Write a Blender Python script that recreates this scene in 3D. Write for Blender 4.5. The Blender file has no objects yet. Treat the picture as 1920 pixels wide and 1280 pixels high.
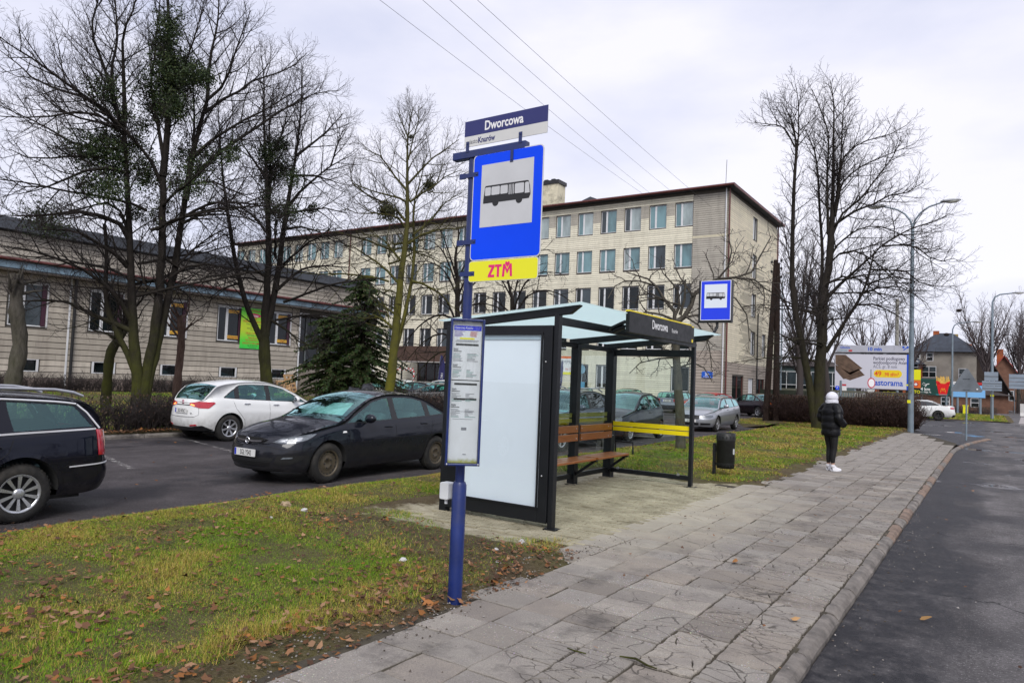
import bpy, bmesh, math, random
import numpy as np
from mathutils import Vector, Matrix
from mathutils.geometry import delaunay_2d_cdt

random.seed(7); np.random.seed(7)
SC = bpy.context.scene
COL = SC.collection
PI = math.pi
R = math.radians

# ------------------------------------------------------------------ camera
cam_d = bpy.data.cameras.new('camera')
cam = bpy.data.objects.new('camera', cam_d); COL.objects.link(cam)
cam_d.sensor_width = 36.0; cam_d.lens = 24.935
cam_d.clip_start = 0.1; cam_d.clip_end = 3000
_yaw, _pitch, _roll = 0.59560998, 0.0528701652, 0.0400467975
_f = Vector((-math.sin(_yaw)*math.cos(_pitch), math.cos(_yaw)*math.cos(_pitch), math.sin(_pitch)))
_r = Vector((math.cos(_yaw), math.sin(_yaw), 0)); _u = _r.cross(_f)
_r2 = _r*math.cos(_roll) + _u*math.sin(_roll); _u2 = _u*math.cos(_roll) - _r*math.sin(_roll)
_m = Matrix((( _r2.x, _u2.x, -_f.x, 0), (_r2.y, _u2.y, -_f.y, 0), (_r2.z, _u2.z, -_f.z, 1.65), (0, 0, 0, 1)))
cam.matrix_world = _m
SC.camera = cam

# ------------------------------------------------------------------ sky and sun (overcast winter day)
SUN_EL, SUN_AZ = R(42), R(142)
world = bpy.data.worlds.new('World'); SC.world = world; world.use_nodes = True
wn = world.node_tree; wn.nodes.clear()
w_out = wn.nodes.new('ShaderNodeOutputWorld'); w_bg = wn.nodes.new('ShaderNodeBackground')
w_sky = wn.nodes.new('ShaderNodeTexSky'); w_sky.sky_type = 'NISHITA'; w_sky.sun_disc = False
w_sky.sun_elevation = SUN_EL; w_sky.sun_rotation = SUN_AZ
w_tc = wn.nodes.new('ShaderNodeTexCoord')
w_map = wn.nodes.new('ShaderNodeMapping'); w_map.inputs['Scale'].default_value = (1.0, 1.0, 2.6)
w_no = wn.nodes.new('ShaderNodeTexNoise'); w_no.inputs['Scale'].default_value = 1.7; w_no.inputs['Detail'].default_value = 7; w_no.inputs['Roughness'].default_value = .52
w_cr = wn.nodes.new('ShaderNodeValToRGB')
w_cr.color_ramp.elements[0].position = .36; w_cr.color_ramp.elements[0].color = (4.15, 4.35, 5.55, 1)
w_cr.color_ramp.elements[1].position = .62; w_cr.color_ramp.elements[1].color = (6.15, 6.05, 6.65, 1)
w_mix = wn.nodes.new('ShaderNodeMix'); w_mix.data_type = 'RGBA'; w_mix.inputs[0].default_value = .93
wn.links.new(w_tc.outputs['Generated'], w_map.inputs[0]); wn.links.new(w_map.outputs[0], w_no.inputs['Vector'])
wn.links.new(w_no.outputs['Fac'], w_cr.inputs[0]); wn.links.new(w_sky.outputs[0], w_mix.inputs[6]); wn.links.new(w_cr.outputs[0], w_mix.inputs[7])
wn.links.new(w_mix.outputs[2], w_bg.inputs[0]); wn.links.new(w_bg.outputs[0], w_out.inputs[0])
w_bg.inputs[1].default_value = 0.1
sun_d = bpy.data.lights.new('sun', 'SUN'); sun_d.energy = 1.5; sun_d.angle = R(30); sun_d.color = (1.0, .97, .93)
sun = bpy.data.objects.new('sun', sun_d); COL.objects.link(sun)
sun.rotation_euler = (PI/2 - SUN_EL, 0, PI - SUN_AZ)
sun.location = (0, 0, 60)
vs = SC.view_settings
vs.view_transform = 'Standard'; vs.look = 'None'; vs.exposure = 0.74; vs.gamma = 1.0; vs.use_curve_mapping = False

# ------------------------------------------------------------------ materials
class NT:
    def __init__(s, name):
        s.m = bpy.data.materials.new(name); s.m.use_nodes = True
        s.t = s.m.node_tree; s.t.nodes.clear()
        s.out = s.t.nodes.new('ShaderNodeOutputMaterial')
        s.p = s.t.nodes.new('ShaderNodeBsdfPrincipled'); s.t.links.new(s.p.outputs[0], s.out.inputs[0])
    def n(s, typ, **kw):
        nd = s.t.nodes.new(typ)
        for k, v in kw.items():
            if k.startswith('i_'): nd.inputs[k[2:].replace('_', ' ')].default_value = v
            else: setattr(nd, k, v)
        return nd
    def l(s, a, b): s.t.links.new(a, b)
    def pos(s): return s.n('ShaderNodeNewGeometry').outputs['Position']
    def obj(s): return s.n('ShaderNodeTexCoord').outputs['Object']
    def mapping(s, vec, scale=(1, 1, 1), rot=(0, 0, 0), loc=(0, 0, 0)):
        nd = s.n('ShaderNodeMapping'); nd.inputs['Scale'].default_value = scale; nd.inputs['Rotation'].default_value = rot; nd.inputs['Location'].default_value = loc
        s.l(vec, nd.inputs[0]); return nd.outputs[0]
    def noise(s, vec, scale, detail=4, rough=.55, out='Fac'):
        nd = s.n('ShaderNodeTexNoise'); nd.inputs['Scale'].default_value = scale; nd.inputs['Detail'].default_value = detail; nd.inputs['Roughness'].default_value = rough
        s.l(vec, nd.inputs['Vector']); return nd.outputs[out]
    def vor(s, vec, scale, feature='F1', out='Distance', rnd=1.0):
        nd = s.n('ShaderNodeTexVoronoi'); nd.feature = feature; nd.inputs['Scale'].default_value = scale; nd.inputs['Randomness'].default_value = rnd
        s.l(vec, nd.inputs['Vector']); return nd.outputs[out]
    def ramp(s, fac, stops, interp='LINEAR'):
        nd = s.n('ShaderNodeValToRGB'); nd.color_ramp.interpolation = interp
        e = nd.color_ramp.elements
        while len(e) < len(stops): e.new(.5)
        for el, (p, c) in zip(e, stops):
            el.position = p; el.color = (c, c, c, 1) if isinstance(c, (int, float)) else (*c, 1)
        s.l(fac, nd.inputs[0]); return nd.outputs[0]
    def mix(s, fac, a, b, mode='MIX'):
        nd = s.n('ShaderNodeMix'); nd.data_type = 'RGBA'; nd.blend_type = mode
        for i, v in ((0, fac), (6, a), (7, b)):
            if isinstance(v, bpy.types.NodeSocket): s.l(v, nd.inputs[i])
            elif i == 0: nd.inputs[0].default_value = v
            else: nd.inputs[i].default_value = (*v, 1) if len(v) == 3 else v
        return nd.outputs[2]
    def math(s, op, a, b=0.0):
        nd = s.n('ShaderNodeMath'); nd.operation = op
        for i, v in enumerate((a, b)):
            if isinstance(v, bpy.types.NodeSocket): s.l(v, nd.inputs[i])
            else: nd.inputs[i].default_value = v
        return nd.outputs[0]
    def bump(s, h, strength=.3, dist=.01):
        nd = s.n('ShaderNodeBump'); nd.inputs['Strength'].default_value = strength; nd.inputs['Distance'].default_value = dist
        s.l(h, nd.inputs['Height']); s.l(nd.outputs[0], s.p.inputs['Normal']); return nd
    def set(s, **kw):
        for k, v in kw.items():
            i = s.p.inputs[k.replace('_', ' ')]
            if isinstance(v, bpy.types.NodeSocket): s.l(v, i)
            elif isinstance(v, (tuple, list)): i.default_value = (*v, 1) if len(v) == 3 else v
            else: i.default_value = v
        return s

MATS = {}
def mat(name, color, rough=.6, metal=0.0, var=.12, nscale=6.0, bump=0.0, bscale=60.0, coat=0.0, spec=.5, dirt=None, world=False):
    """generic procedural surface: colour broken up by noise, optional fine relief and dirt patches"""
    if name in MATS: return MATS[name]
    t = NT(name); v = t.pos() if world else t.obj()
    n1 = t.noise(v, nscale, 5)
    lo = tuple(c*(1-var) for c in color); hi = tuple(min(1, c*(1+var)) for c in color)
    c = t.mix(t.ramp(n1, [(.3, 0.), (.7, 1.)]), lo, hi)
    if dirt:
        dcol, amt, ds = dirt
        c = t.mix(t.math('MULTIPLY', t.ramp(t.noise(v, ds, 6, .65), [(.45, 0.), (.7, 1.)]), amt), c, dcol)
    t.set(Base_Color=c, Metallic=metal, Specular_IOR_Level=spec, Coat_Weight=coat, Coat_Roughness=.05)
    t.set(Roughness=t.ramp(t.noise(v, nscale*2.3, 3), [(.3, max(.02, rough*.85)), (.7, min(1, rough*1.15))]))
    if bump: t.bump(t.noise(v, bscale, 4), bump, .01)
    MATS[name] = t.m; return t.m
def plain(name, color, rough=.5, metal=0., spec=.5, coat=0., emit=0.):
    if name in MATS: return MATS[name]
    t = NT(name); t.set(Base_Color=color, Roughness=rough, Metallic=metal, Specular_IOR_Level=spec, Coat_Weight=coat)
    if emit: t.set(Emission_Color=color, Emission_Strength=emit)
    MATS[name] = t.m; return t.m
def attr_mat(name, rough=.8, attr='tint', spec=.3, translucent=0., mul=None):
    if name in MATS: return MATS[name]
    t = NT(name); a = t.n('ShaderNodeAttribute'); a.attribute_name = attr
    t.set(Base_Color=a.outputs['Color'], Roughness=rough, Specular_IOR_Level=spec)
    MATS[name] = t.m; return t.m
def glass_mat(name, tint=(.55, .75, .70), refl=1.0, rough=.0, gloss=(.95, 1, 1)):
    """thin sheet of tinted glass: sees through, mirrors the sky at grazing angles"""
    if name in MATS: return MATS[name]
    t = NT(name)
    tr = t.n('ShaderNodeBsdfTransparent'); tr.inputs[0].default_value = (*tint, 1)
    gl = t.n('ShaderNodeBsdfGlossy'); gl.inputs['Roughness'].default_value = rough; gl.inputs[0].default_value = (*gloss, 1)
    lw = t.n('ShaderNodeLayerWeight'); lw.inputs[0].default_value = .5
    geo = t.n('ShaderNodeNewGeometry'); mx = t.n('ShaderNodeMixShader')
    fz = t.math('ADD', t.math('MULTIPLY', t.math('POWER', lw.outputs['Facing'], 4.0), .85), .055)
    fz = t.math('MULTIPLY', t.math('MULTIPLY', fz, 1.4*refl), t.math('SUBTRACT', 1.0, geo.outputs['Backfacing']))
    t.l(t.math('MINIMUM', fz, 1.0), mx.inputs[0]); t.l(tr.outputs[0], mx.inputs[1]); t.l(gl.outputs[0], mx.inputs[2])
    t.l(mx.outputs[0], t.out.inputs[0]); t.t.nodes.remove(t.p)
    MATS[name] = t.m; return t.m

# ------------------------------------------------------------------ mesh building
class MB:
    def __init__(s): s.v = []; s.f = []; s.mi = []; s.sm = []
    def add(s, vs, fs, mi=0, smooth=False):
        o = len(s.v); s.v += [tuple(p) for p in vs]
        for f in fs: s.f.append(tuple(i+o for i in f)); s.mi.append(mi); s.sm.append(smooth)
        return s
    def box(s, c, size, rot=None, mi=0):
        x, y, z = (d/2 for d in size)
        vs = [Vector(p) for p in ((-x,-y,-z),(x,-y,-z),(x,y,-z),(-x,y,-z),(-x,-y,z),(x,-y,z),(x,y,z),(-x,y,z))]
        if rot is not None: vs = [rot @ p for p in vs]
        c = Vector(c); return s.add([p+c for p in vs], [(0,3,2,1),(4,5,6,7),(0,1,5,4),(1,2,6,5),(2,3,7,6),(3,0,4,7)], mi)
    def bb(s, a, b, mi=0):
        return s.box([(i+j)/2 for i, j in zip(a, b)], [abs(j-i) for i, j in zip(a, b)], None, mi)
    def bar(s, p, q, w, h, up=(0, 0, 1), mi=0):
        p, q = Vector(p), Vector(q); d = q-p; L = d.length; d.normalize()
        u = Vector(up); x = d.cross(u)
        if x.length < 1e-4: x = d.cross(Vector((0, 1, 0)))
        x.normalize(); z = x.cross(d)
        return s.box((p+q)/2, (w, L, h), Matrix((x, d, z)).transposed(), mi)
    def tube(s, pts, rad, n=10, caps=True, mi=0, smooth=True):
        pts = [Vector(p) for p in pts]; k = len(pts)
        if isinstance(rad, (int, float)): rad = [rad]*k
        vs = []; ref = None
        for i, p in enumerate(pts):
            d = (pts[min(i+1, k-1)]-pts[max(i-1, 0)]).normalized()
            if ref is None:
                ref = Vector((0, 0, 1)) if abs(d.z) < .9 else Vector((1, 0, 0))
                a = d.cross(ref).normalized()
            else: a = (a - d*a.dot(d)).normalized()
            b = d.cross(a)
            vs += [p + (a*math.cos(2*PI*j/n)+b*math.sin(2*PI*j/n))*rad[i] for j in range(n)]
        fs = [(i*n+j, i*n+(j+1) % n, (i+1)*n+(j+1) % n, (i+1)*n+j) for i in range(k-1) for j in range(n)]
        s.add(vs, fs, mi, smooth)
        if caps:
            s.add(vs[:n], [tuple(range(n))[::-1]], mi); s.add(vs[-n:], [tuple(range(n))], mi)
        return s
    def lathe(s, prof, n=24, c=(0, 0, 0), axis='z', mi=0, smooth=True, a0=0., a1=2*PI):
        full = abs(a1-a0-2*PI) < 1e-6; m = n if full else n+1; vs = []
        for j in range(m):
            t = a0+(a1-a0)*j/n; cs, sn = math.cos(t), math.sin(t)
            for r, h in prof:
                p = (r*cs, r*sn, h) if axis == 'z' else ((r*cs, h, r*sn) if axis == 'y' else (h, r*cs, r*sn))
                vs.append((p[0]+c[0], p[1]+c[1], p[2]+c[2]))
        k = len(prof)
        fs = [(j*k+i, ((j+1) % m)*k+i, ((j+1) % m)*k+i+1, j*k+i+1) for j in range(n) for i in range(k-1)]
        return s.add(vs, fs, mi, smooth)
    def prism(s, poly, o, ux, uy, depth, mi=0):
        """flat outline (2-D points on axes ux, uy from o) with real thickness along ux x uy"""
        o, ux, uy = Vector(o), Vector(ux), Vector(uy); n = ux.cross(uy).normalized()*depth
        k = len(poly); a = [o+ux*x+uy*y for x, y in poly]; b = [p+n for p in a]
        s.add(a+b, [tuple(range(k))[::-1], tuple(range(k, 2*k))]+[(i, (i+1) % k, (i+1) % k+k, i+k) for i in range(k)], mi); return s
    def sphere(s, c, r, seg=16, rings=10, mi=0):
        if isinstance(r, (int, float)): r = (r, r, r)
        vs = [(c[0]+r[0]*math.sin(PI*i/rings)*math.cos(2*PI*j/seg), c[1]+r[1]*math.sin(PI*i/rings)*math.sin(2*PI*j/seg), c[2]+r[2]*math.cos(PI*i/rings)) for i in range(rings+1) for j in range(seg)]
        fs = [(i*seg+j, (i+1)*seg+j, (i+1)*seg+(j+1) % seg, i*seg+(j+1) % seg) for i in range(rings) for j in range(seg)]
        return s.add(vs, fs, mi, True)
    def mesh(s, name, mats):
        me = bpy.data.meshes.new(name); me.from_pydata(s.v, [], s.f)
        for m in (mats if isinstance(mats, (list, tuple)) else [mats]): me.materials.append(m)
        me.polygons.foreach_set('material_index', s.mi); me.polygons.foreach_set('use_smooth', s.sm)
        me.update(); return me
    def build(s, name, mats, parent=None, loc=None, bevel=0., rotz=None, weld=False):
        me = s.mesh(name, mats)
        if weld:
            bm = bmesh.new(); bm.from_mesh(me); bmesh.ops.remove_doubles(bm, verts=bm.verts, dist=1e-5); bmesh.ops.recalc_face_normals(bm, faces=bm.faces); bm.to_mesh(me); bm.free()
        return link(name, me, parent, loc, bevel, rotz)

def link(name, me, parent=None, loc=None, bevel=0., rotz=None):
    o = bpy.data.objects.new(name, me); COL.objects.link(o)
    if parent: o.parent = parent
    if loc is not None: o.location = loc
    if rotz is not None: o.rotation_euler = (0, 0, rotz)
    if bevel:
        b = o.modifiers.new('bevel', 'BEVEL'); b.width = bevel; b.segments = 2; b.limit_method = 'ANGLE'; b.angle_limit = R(40)
    return o
def tag(o, label=None, cat=None, group=None, kind=None):
    for k, v in (('label', label), ('category', cat), ('group', group), ('kind', kind)):
        if v: o[k] = v
    return o
def thing(name, label, cat, loc=(0, 0, 0), rotz=0., group=None):
    o = bpy.data.objects.new(name, None); COL.objects.link(o); o.location = loc; o.rotation_euler = (0, 0, rotz)
    o.empty_display_size = .2
    return tag(o, label, cat, group)
def copy_tree(o, parent=None):
    c = o.copy(); COL.objects.link(c); c.parent = parent
    for ch in KIDS(o): copy_tree(ch, c)
    return c
def KIDS(o): return [x for x in COL.objects if x.parent is o]
def dup(o, loc, rotz, label=None):
    c = copy_tree(o); c.location = loc; c.rotation_euler = (0, 0, rotz)
    if label: c['label'] = label
    return c
def np_mesh(name, V, F, mats, smooth=False, tint=None):
    """fast mesh from arrays; all faces of one size. tint = one colour per vertex"""
    V = np.asarray(V, np.float32); F = np.asarray(F, np.int32); k = F.shape[1]
    me = bpy.data.meshes.new(name); me.vertices.add(len(V)); me.vertices.foreach_set('co', V.ravel())
    me.loops.add(F.size); me.loops.foreach_set('vertex_index', F.ravel())
    me.polygons.add(len(F)); me.polygons.foreach_set('loop_start', np.arange(0, F.size, k, dtype=np.int32))
    me.polygons.foreach_set('loop_total', np.full(len(F), k, np.int32))
    me.polygons.foreach_set('use_smooth', np.full(len(F), smooth, bool))
    for m in (mats if isinstance(mats, (list, tuple)) else [mats]): me.materials.append(m)
    me.update(calc_edges=True)
    if tint is not None:
        a = me.color_attributes.new('tint', 'FLOAT_COLOR', 'POINT')
        c = np.ones((len(V), 4), np.float32); c[:, :3] = tint; a.data.foreach_set('color', c.ravel())
    return me
FONT = None
def text(name, s, size, mats, parent, origin, ux, uy, align='LEFT', bold=0., squeeze=1., depth=.001, valign='BOTTOM_BASELINE', italic=0.):
    """lettering as a thin mesh; ux = reading direction, uy = up"""
    cu = bpy.data.curves.new(name, 'FONT'); cu.body = s; cu.size = size; cu.align_x = align; cu.align_y = valign
    cu.extrude = depth/2; cu.offset = bold; cu.resolution_u = 3; cu.shear = italic
    tmp = bpy.data.objects.new(name, cu); COL.objects.link(tmp)
    bpy.context.view_layer.update()
    me = bpy.data.meshes.new_from_object(tmp.evaluated_get(bpy.context.evaluated_depsgraph_get()))
    bpy.data.objects.remove(tmp); bpy.data.curves.remove(cu)
    me.materials.clear(); me.materials.append(mats)
    ux, uy = Vector(ux).normalized(), Vector(uy).normalized(); n = ux.cross(uy)
    M = Matrix((ux*squeeze, uy, n)).transposed().to_4x4(); M.translation = Vector(origin)
    me.transform(M); o = link(name, me, parent); return o
# ------------------------------------------------------------------ ground materials
def soil_mat():
    t = NT('soil'); p = t.pos(); n1 = t.noise(p, 2.2, 8, .6); n2 = t.noise(p, 45, 4, .6); n3 = t.noise(p, .55, 4)
    c = t.ramp(n1, [(.3, (.045, .030, .018)), (.5, (.085, .062, .033)), (.7, (.13, .105, .05))])
    c = t.mix(t.ramp(n3, [(.42, 0.), (.6, .8)]), c, (.075, .072, .022))
    c = t.mix(t.ramp(n2, [(.4, 0.), (.75, .6)]), c, (.16, .13, .085))
    # sand spread round the new shelter paving
    sx = t.n('ShaderNodeSeparateXYZ'); t.l(p, sx.inputs[0])
    ax = t.math('SUBTRACT', t.math('ABSOLUTE', t.math('ADD', sx.outputs['X'], 4.72)), 1.30); ay = t.math('SUBTRACT', t.math('ABSOLUTE', t.math('SUBTRACT', sx.outputs['Y'], 9.15)), 3.0)
    dd = t.math('ADD', t.math('MAXIMUM', ax, ay), t.math('MULTIPLY', t.math('SUBTRACT', t.noise(p, 2.0, 6, .7), .5), 1.5))
    sc = t.mix(t.ramp(t.noise(p, 5, 6, .7), [(.35, 0.), (.65, 1.)]), (.28, .245, .16), (.46, .42, .31))
    mr = t.n('ShaderNodeMapRange'); mr.inputs[1].default_value = .12; mr.inputs[2].default_value = -.10; t.l(dd, mr.inputs[0])
    c = t.mix(mr.outputs[0], c, sc)
    t.set(Base_Color=c, Roughness=.95, Specular_IOR_Level=.15); t.bump(n2, .9, .03); return t.m
def asphalt_mat(name, base, wet, scale=.55, gutter=False):
    t = NT(name); p = t.pos(); n1 = t.noise(p, scale, 6, .6); gr = t.noise(p, 170, 3, .7); n2 = t.noise(p, 4., 5, .65)
    agg = t.vor(p, 75)
    streak = t.noise(t.mapping(p, (1.6, .10, 1)), 1.2, 5, .6); patch = t.noise(p, 1.3, 7, .72); grit = t.vor(p, 42)
    c = t.mix(t.ramp(gr, [(.3, 0.), (.75, 1.)]), tuple(b*.55 for b in base), tuple(b*1.5 for b in base))
    c = t.mix(t.ramp(agg, [(.08, .8), (.3, 0.)]), c, tuple(b*2.4 for b in base)); c = t.mix(t.ramp(t.noise(p, 38, 4, .7), [(.42, .75), (.56, 0.)]), c, tuple(b*.35 for b in base))
    c = t.mix(t.ramp(n2, [(.35, 0.), (.7, .5)]), c, tuple(b*.6 for b in base))
    c = t.mix(t.ramp(streak, [(.4, 0.), (.66, .45)]), c, tuple(b*1.55 for b in base))
    c = t.mix(t.ramp(patch, [(.40, .65), (.60, 0.)]), c, tuple(b*.42 for b in base)); c = t.mix(t.ramp(grit, [(.10, .75), (.24, 0.)]), c, tuple(min(.5, b*2.3) for b in base))
    w = t.ramp(n1, [(.50, 0.), (.58, 1.)]); w = t.math('MULTIPLY', w, wet)
    if gutter:   # silt and water gather along the kerb; old cross cracks further out
        sx = t.n('ShaderNodeSeparateXYZ'); t.l(p, sx.inputs[0])
        gd = t.math('ADD', sx.outputs['X'], t.math('MULTIPLY', t.math('SUBTRACT', t.noise(t.mapping(p, (1, .45, 1)), 1.5, 6, .65), .5), 1.9))
        mr = t.n('ShaderNodeMapRange'); mr.inputs[1].default_value = .10; mr.inputs[2].default_value = -.42; t.l(gd, mr.inputs[0])
        w = t.math('MAXIMUM', t.math('MULTIPLY', w, .55), t.math('MULTIPLY', t.math('MULTIPLY', mr.outputs[0], .95), t.ramp(t.noise(p, 7., 6, .75), [(.34, .45), (.55, 1.)])))
        wob = t.math('ADD', sx.outputs['Y'], t.math('MULTIPLY', t.noise(p, 1.1, 5, .6), .9))
        cr_ = t.math('ABSOLUTE', t.math('SUBTRACT', t.math('FRACT', t.math('DIVIDE', wob, 3.1)), .5))
        c = t.mix(t.ramp(cr_, [(.0, .9), (.006, .0)]), c, (.010, .010, .011))
    c = t.mix(w, c, (.010, .010, .014))
    sy_ = t.n('ShaderNodeSeparateXYZ'); t.l(p, sy_.inputs[0]); far = t.n('ShaderNodeMapRange'); far.inputs[1].default_value = 15.; far.inputs[2].default_value = 17.; t.l(sy_.outputs['Y'], far.inputs[0])
    pud = t.math('MULTIPLY', t.math('MULTIPLY', t.ramp(t.noise(p, .55, 4, .5), [(.60, 0.), (.63, 1.)]), wet), far.outputs[0])
    t.set(Base_Color=c, Specular_IOR_Level=.22)
    r = t.mix(w, (.9,)*3, (.5,)*3); r = t.mix(pud, r, (.03,)*3); t.set(Roughness=r)
    h = t.mix(pud, gr, (.5, .5, .5)); t.bump(h, .9, .012)
    return t.m
def slab_mat():
    t = NT('slab_concrete'); p = t.pos(); oi = t.n('ShaderNodeObjectInfo').outputs['Random']
    n1 = t.noise(p, 3.0, 7, .62); gr = t.noise(p, 130, 4, .7); big = t.noise(p, .8, 4)
    c = t.ramp(oi, [(0., (.22, .195, .16)), (.3, (.35, .305, .25)), (.5, (.28, .255, .215)), (.75, (.335, .31, .27)), (1., (.42, .38, .32))])
    c = t.mix(t.ramp(n1, [(.3, .75), (.7, 0.)]), c, (.20, .178, .162))
    c = t.mix(t.ramp(gr, [(.35, .55), (.62, 0.)]), c, (.11, .10, .095))
    ag = t.vor(p, 46); agc = t.vor(p, 46, out='Color')
    expose = t.ramp(t.noise(p, 1.3, 4, .6), [(.45, 0.), (.6, 1.)])
    c = t.mix(t.math('MULTIPLY', t.ramp(ag, [(.12, .8), (.26, 0.)]), expose), c, t.mix(.75, agc, (.55, .5, .46), 'MIX'))
    # dark damp dirt patches
    c = t.mix(t.ramp(t.noise(p, 1.9, 8, .7), [(.54, 0.), (.68, .72)]), c, (.075, .068, .062))
    # hairline cracks in the worn kerbside rows
    sx = t.n('ShaderNodeSeparateXYZ'); t.l(p, sx.inputs[0])
    wp = t.n('ShaderNodeVectorMath'); wp.operation = 'ADD'; ofs = t.n('ShaderNodeCombineXYZ'); t.l(t.math('MULTIPLY', oi, 37.), ofs.inputs[0]); t.l(t.math('MULTIPLY', oi, 91.), ofs.inputs[2]); wq = t.n('ShaderNodeVectorMath'); wq.operation = 'ADD'; t.l(t.mapping(p, (.7, 1.25, 1)), wq.inputs[0]); t.l(ofs.outputs[0], wq.inputs[1]); t.l(wq.outputs[0], wp.inputs[0]); t.l(t.mapping(t.noise(p, 3.5, 4, .6, 'Color'), (.10, .14, 0)), wp.inputs[1])
    ck = t.vor(wp.outputs[0], 3.6, 'DISTANCE_TO_EDGE'); ck2 = t.vor(wp.outputs[0], 8.5, 'DISTANCE_TO_EDGE')
    mk = t.n('ShaderNodeMapRange'); mk.inputs[1].default_value = -2.75; mk.inputs[2].default_value = -1.5; t.l(sx.outputs['X'], mk.inputs[0])
    zone = t.ramp(t.math('ADD', t.noise(p, .9, 4, .6), t.math('MULTIPLY', mk.outputs[0], .26)), [(.56, 0.), (.64, 1.)])
    cl_ = t.math('MAXIMUM', t.ramp(ck, [(.005, 1.), (.014, 0.)]), t.math('MULTIPLY', t.ramp(ck2, [(.010, 1.), (.026, 0.)]), t.ramp(t.noise(p, 2.2, 3), [(.52, 0.), (.58, 1.)])))
    cf = t.math('MULTIPLY', cl_, zone)
    c = t.mix(t.math('MULTIPLY', cf, .8), c, (.060, .052, .044))
    # sand trodden out of the new shelter paving
    d = t.n('ShaderNodeVectorMath'); d.operation = 'DISTANCE'
    t.l(t.mapping(p, (1, .52, 0)), d.inputs[0]); d.inputs[1].default_value = (-4.35, 4.9, 0)
    sd = t.math('ADD', d.outputs['Value'], t.math('MULTIPLY', t.math('SUBTRACT', t.noise(p, 2.6, 6, .65), .5), 1.5))
    c = t.mix(t.ramp(t.math('DIVIDE', sd, 4.), [(.12, .9), (.62, 0.)]), c, (.47, .425, .33))
    t.set(Base_Color=c, Roughness=.88, Specular_IOR_Level=.25); t.bump(t.mix(t.math('MULTIPLY', cf, .9), t.mix(.5, gr, ag), (0, 0, 0)), .6, .008); return t.m
def sand_mat(name, a, b):
    t = NT(name); p = t.pos(); n = t.noise(p, 2.2, 7, .65); g = t.noise(p, 150, 3, .7)
    c = t.mix(t.ramp(n, [(.35, 0.), (.65, 1.)]), a, b); c = t.mix(t.ramp(g, [(.3, .5), (.6, 0.)]), c, tuple(x*.6 for x in a))
    t.set(Base_Color=c, Roughness=.95, Specular_IOR_Level=.15); t.bump(g, .6, .008); return t.m
M_SOIL = soil_mat()
M_LOT = asphalt_mat('lot_asphalt', (.090, .080, .082), .62, .42)
M_ROAD = asphalt_mat('road_asphalt', (.165, .155, .155), 1.0, .38, True)
M_SLAB = slab_mat()
M_SAND = sand_mat('sand', (.36, .32, .20), (.50, .46, .34))
M_JOINT = sand_mat('joint_grit', (.050, .043, .033), (.105, .092, .068))
M_PAVER = sand_mat('sandy_paver', (.25, .225, .155), (.46, .42, .30))
M_KERB = mat('kerb_concrete', (.185, .165, .145), .9, 0, .3, 4., .8, 90, dirt=((.05, .045, .042), .85, 5.), world=True)
M_KERBR = mat('kerb_rusty', (.22, .155, .115), .9, 0, .3, 4., .8, 90, dirt=((.07, .058, .05), .8, 5.), world=True)
M_DIRT = mat('bank_dirt', (.11, .09, .065), .95, 0, .35, 6., .6, 60, world=True)

def grid(name, xs, ys, zf, m, smooth=True, kind='structure'):
    X, Y = np.meshgrid(xs, ys, indexing='ij'); Z = zf(X, Y)
    V = np.stack([X, Y, Z], -1).reshape(-1, 3); nx, ny = len(xs), len(ys)
    i = (np.arange(nx-1)[:, None]*ny+np.arange(ny-1)[None]).ravel()
    F = np.stack([i, i+ny, i+ny+1, i+1], -1)
    o = link(name, np_mesh(name, V, F, m, smooth)); return tag(o, kind=kind)
def sheet(name, poly, z, m):
    bm = bmesh.new(); vs = [bm.verts.new((x, y, z)) for x, y in poly]; f = bm.faces.new(vs); f.normal_update()
    if f.normal.z < 0: f.normal_flip()
    bmesh.ops.triangulate(bm, faces=bm.faces)
    me = bpy.data.meshes.new(name); bm.to_mesh(me); bm.free(); me.materials.append(m)
    return tag(link(name, me), kind='structure')
def wave(x, y, s=1., seed=0):
    return (np.sin(x*1.7*s+seed)+np.sin(y*1.3*s+1.3*seed)+np.sin((x+y)*2.9*s+seed*.7)*.6+np.sin((x-y*1.4)*4.7*s)*.35)/2.95

LOTZ, ROADZ = -.15, -.075
sheet('ground', [(-900, -300), (900, -300), (900, 1500), (-900, 1500)], -.30, M_SOIL)
sheet('parking_lot', [(-17.3, -20), (-8.2, -20), (-8.2, 41.2), (-10.8, 41.2), (-10.8, 44.5), (-9, 52), (-16.2, 53), (-46, 53), (-46, 24), (-17.3, 24)], LOTZ, M_LOT)
sheet('road', [(-.93, -20), (40, -20), (40, 300), (-30, 300), (-30, 52.2), (-9, 52.0), (-10.6, 44.2), (-10.6, 41.1), (-3.5, 41.1), (-3.5, 34.4), (-.93, 30.2)], ROADZ, M_ROAD)
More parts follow.
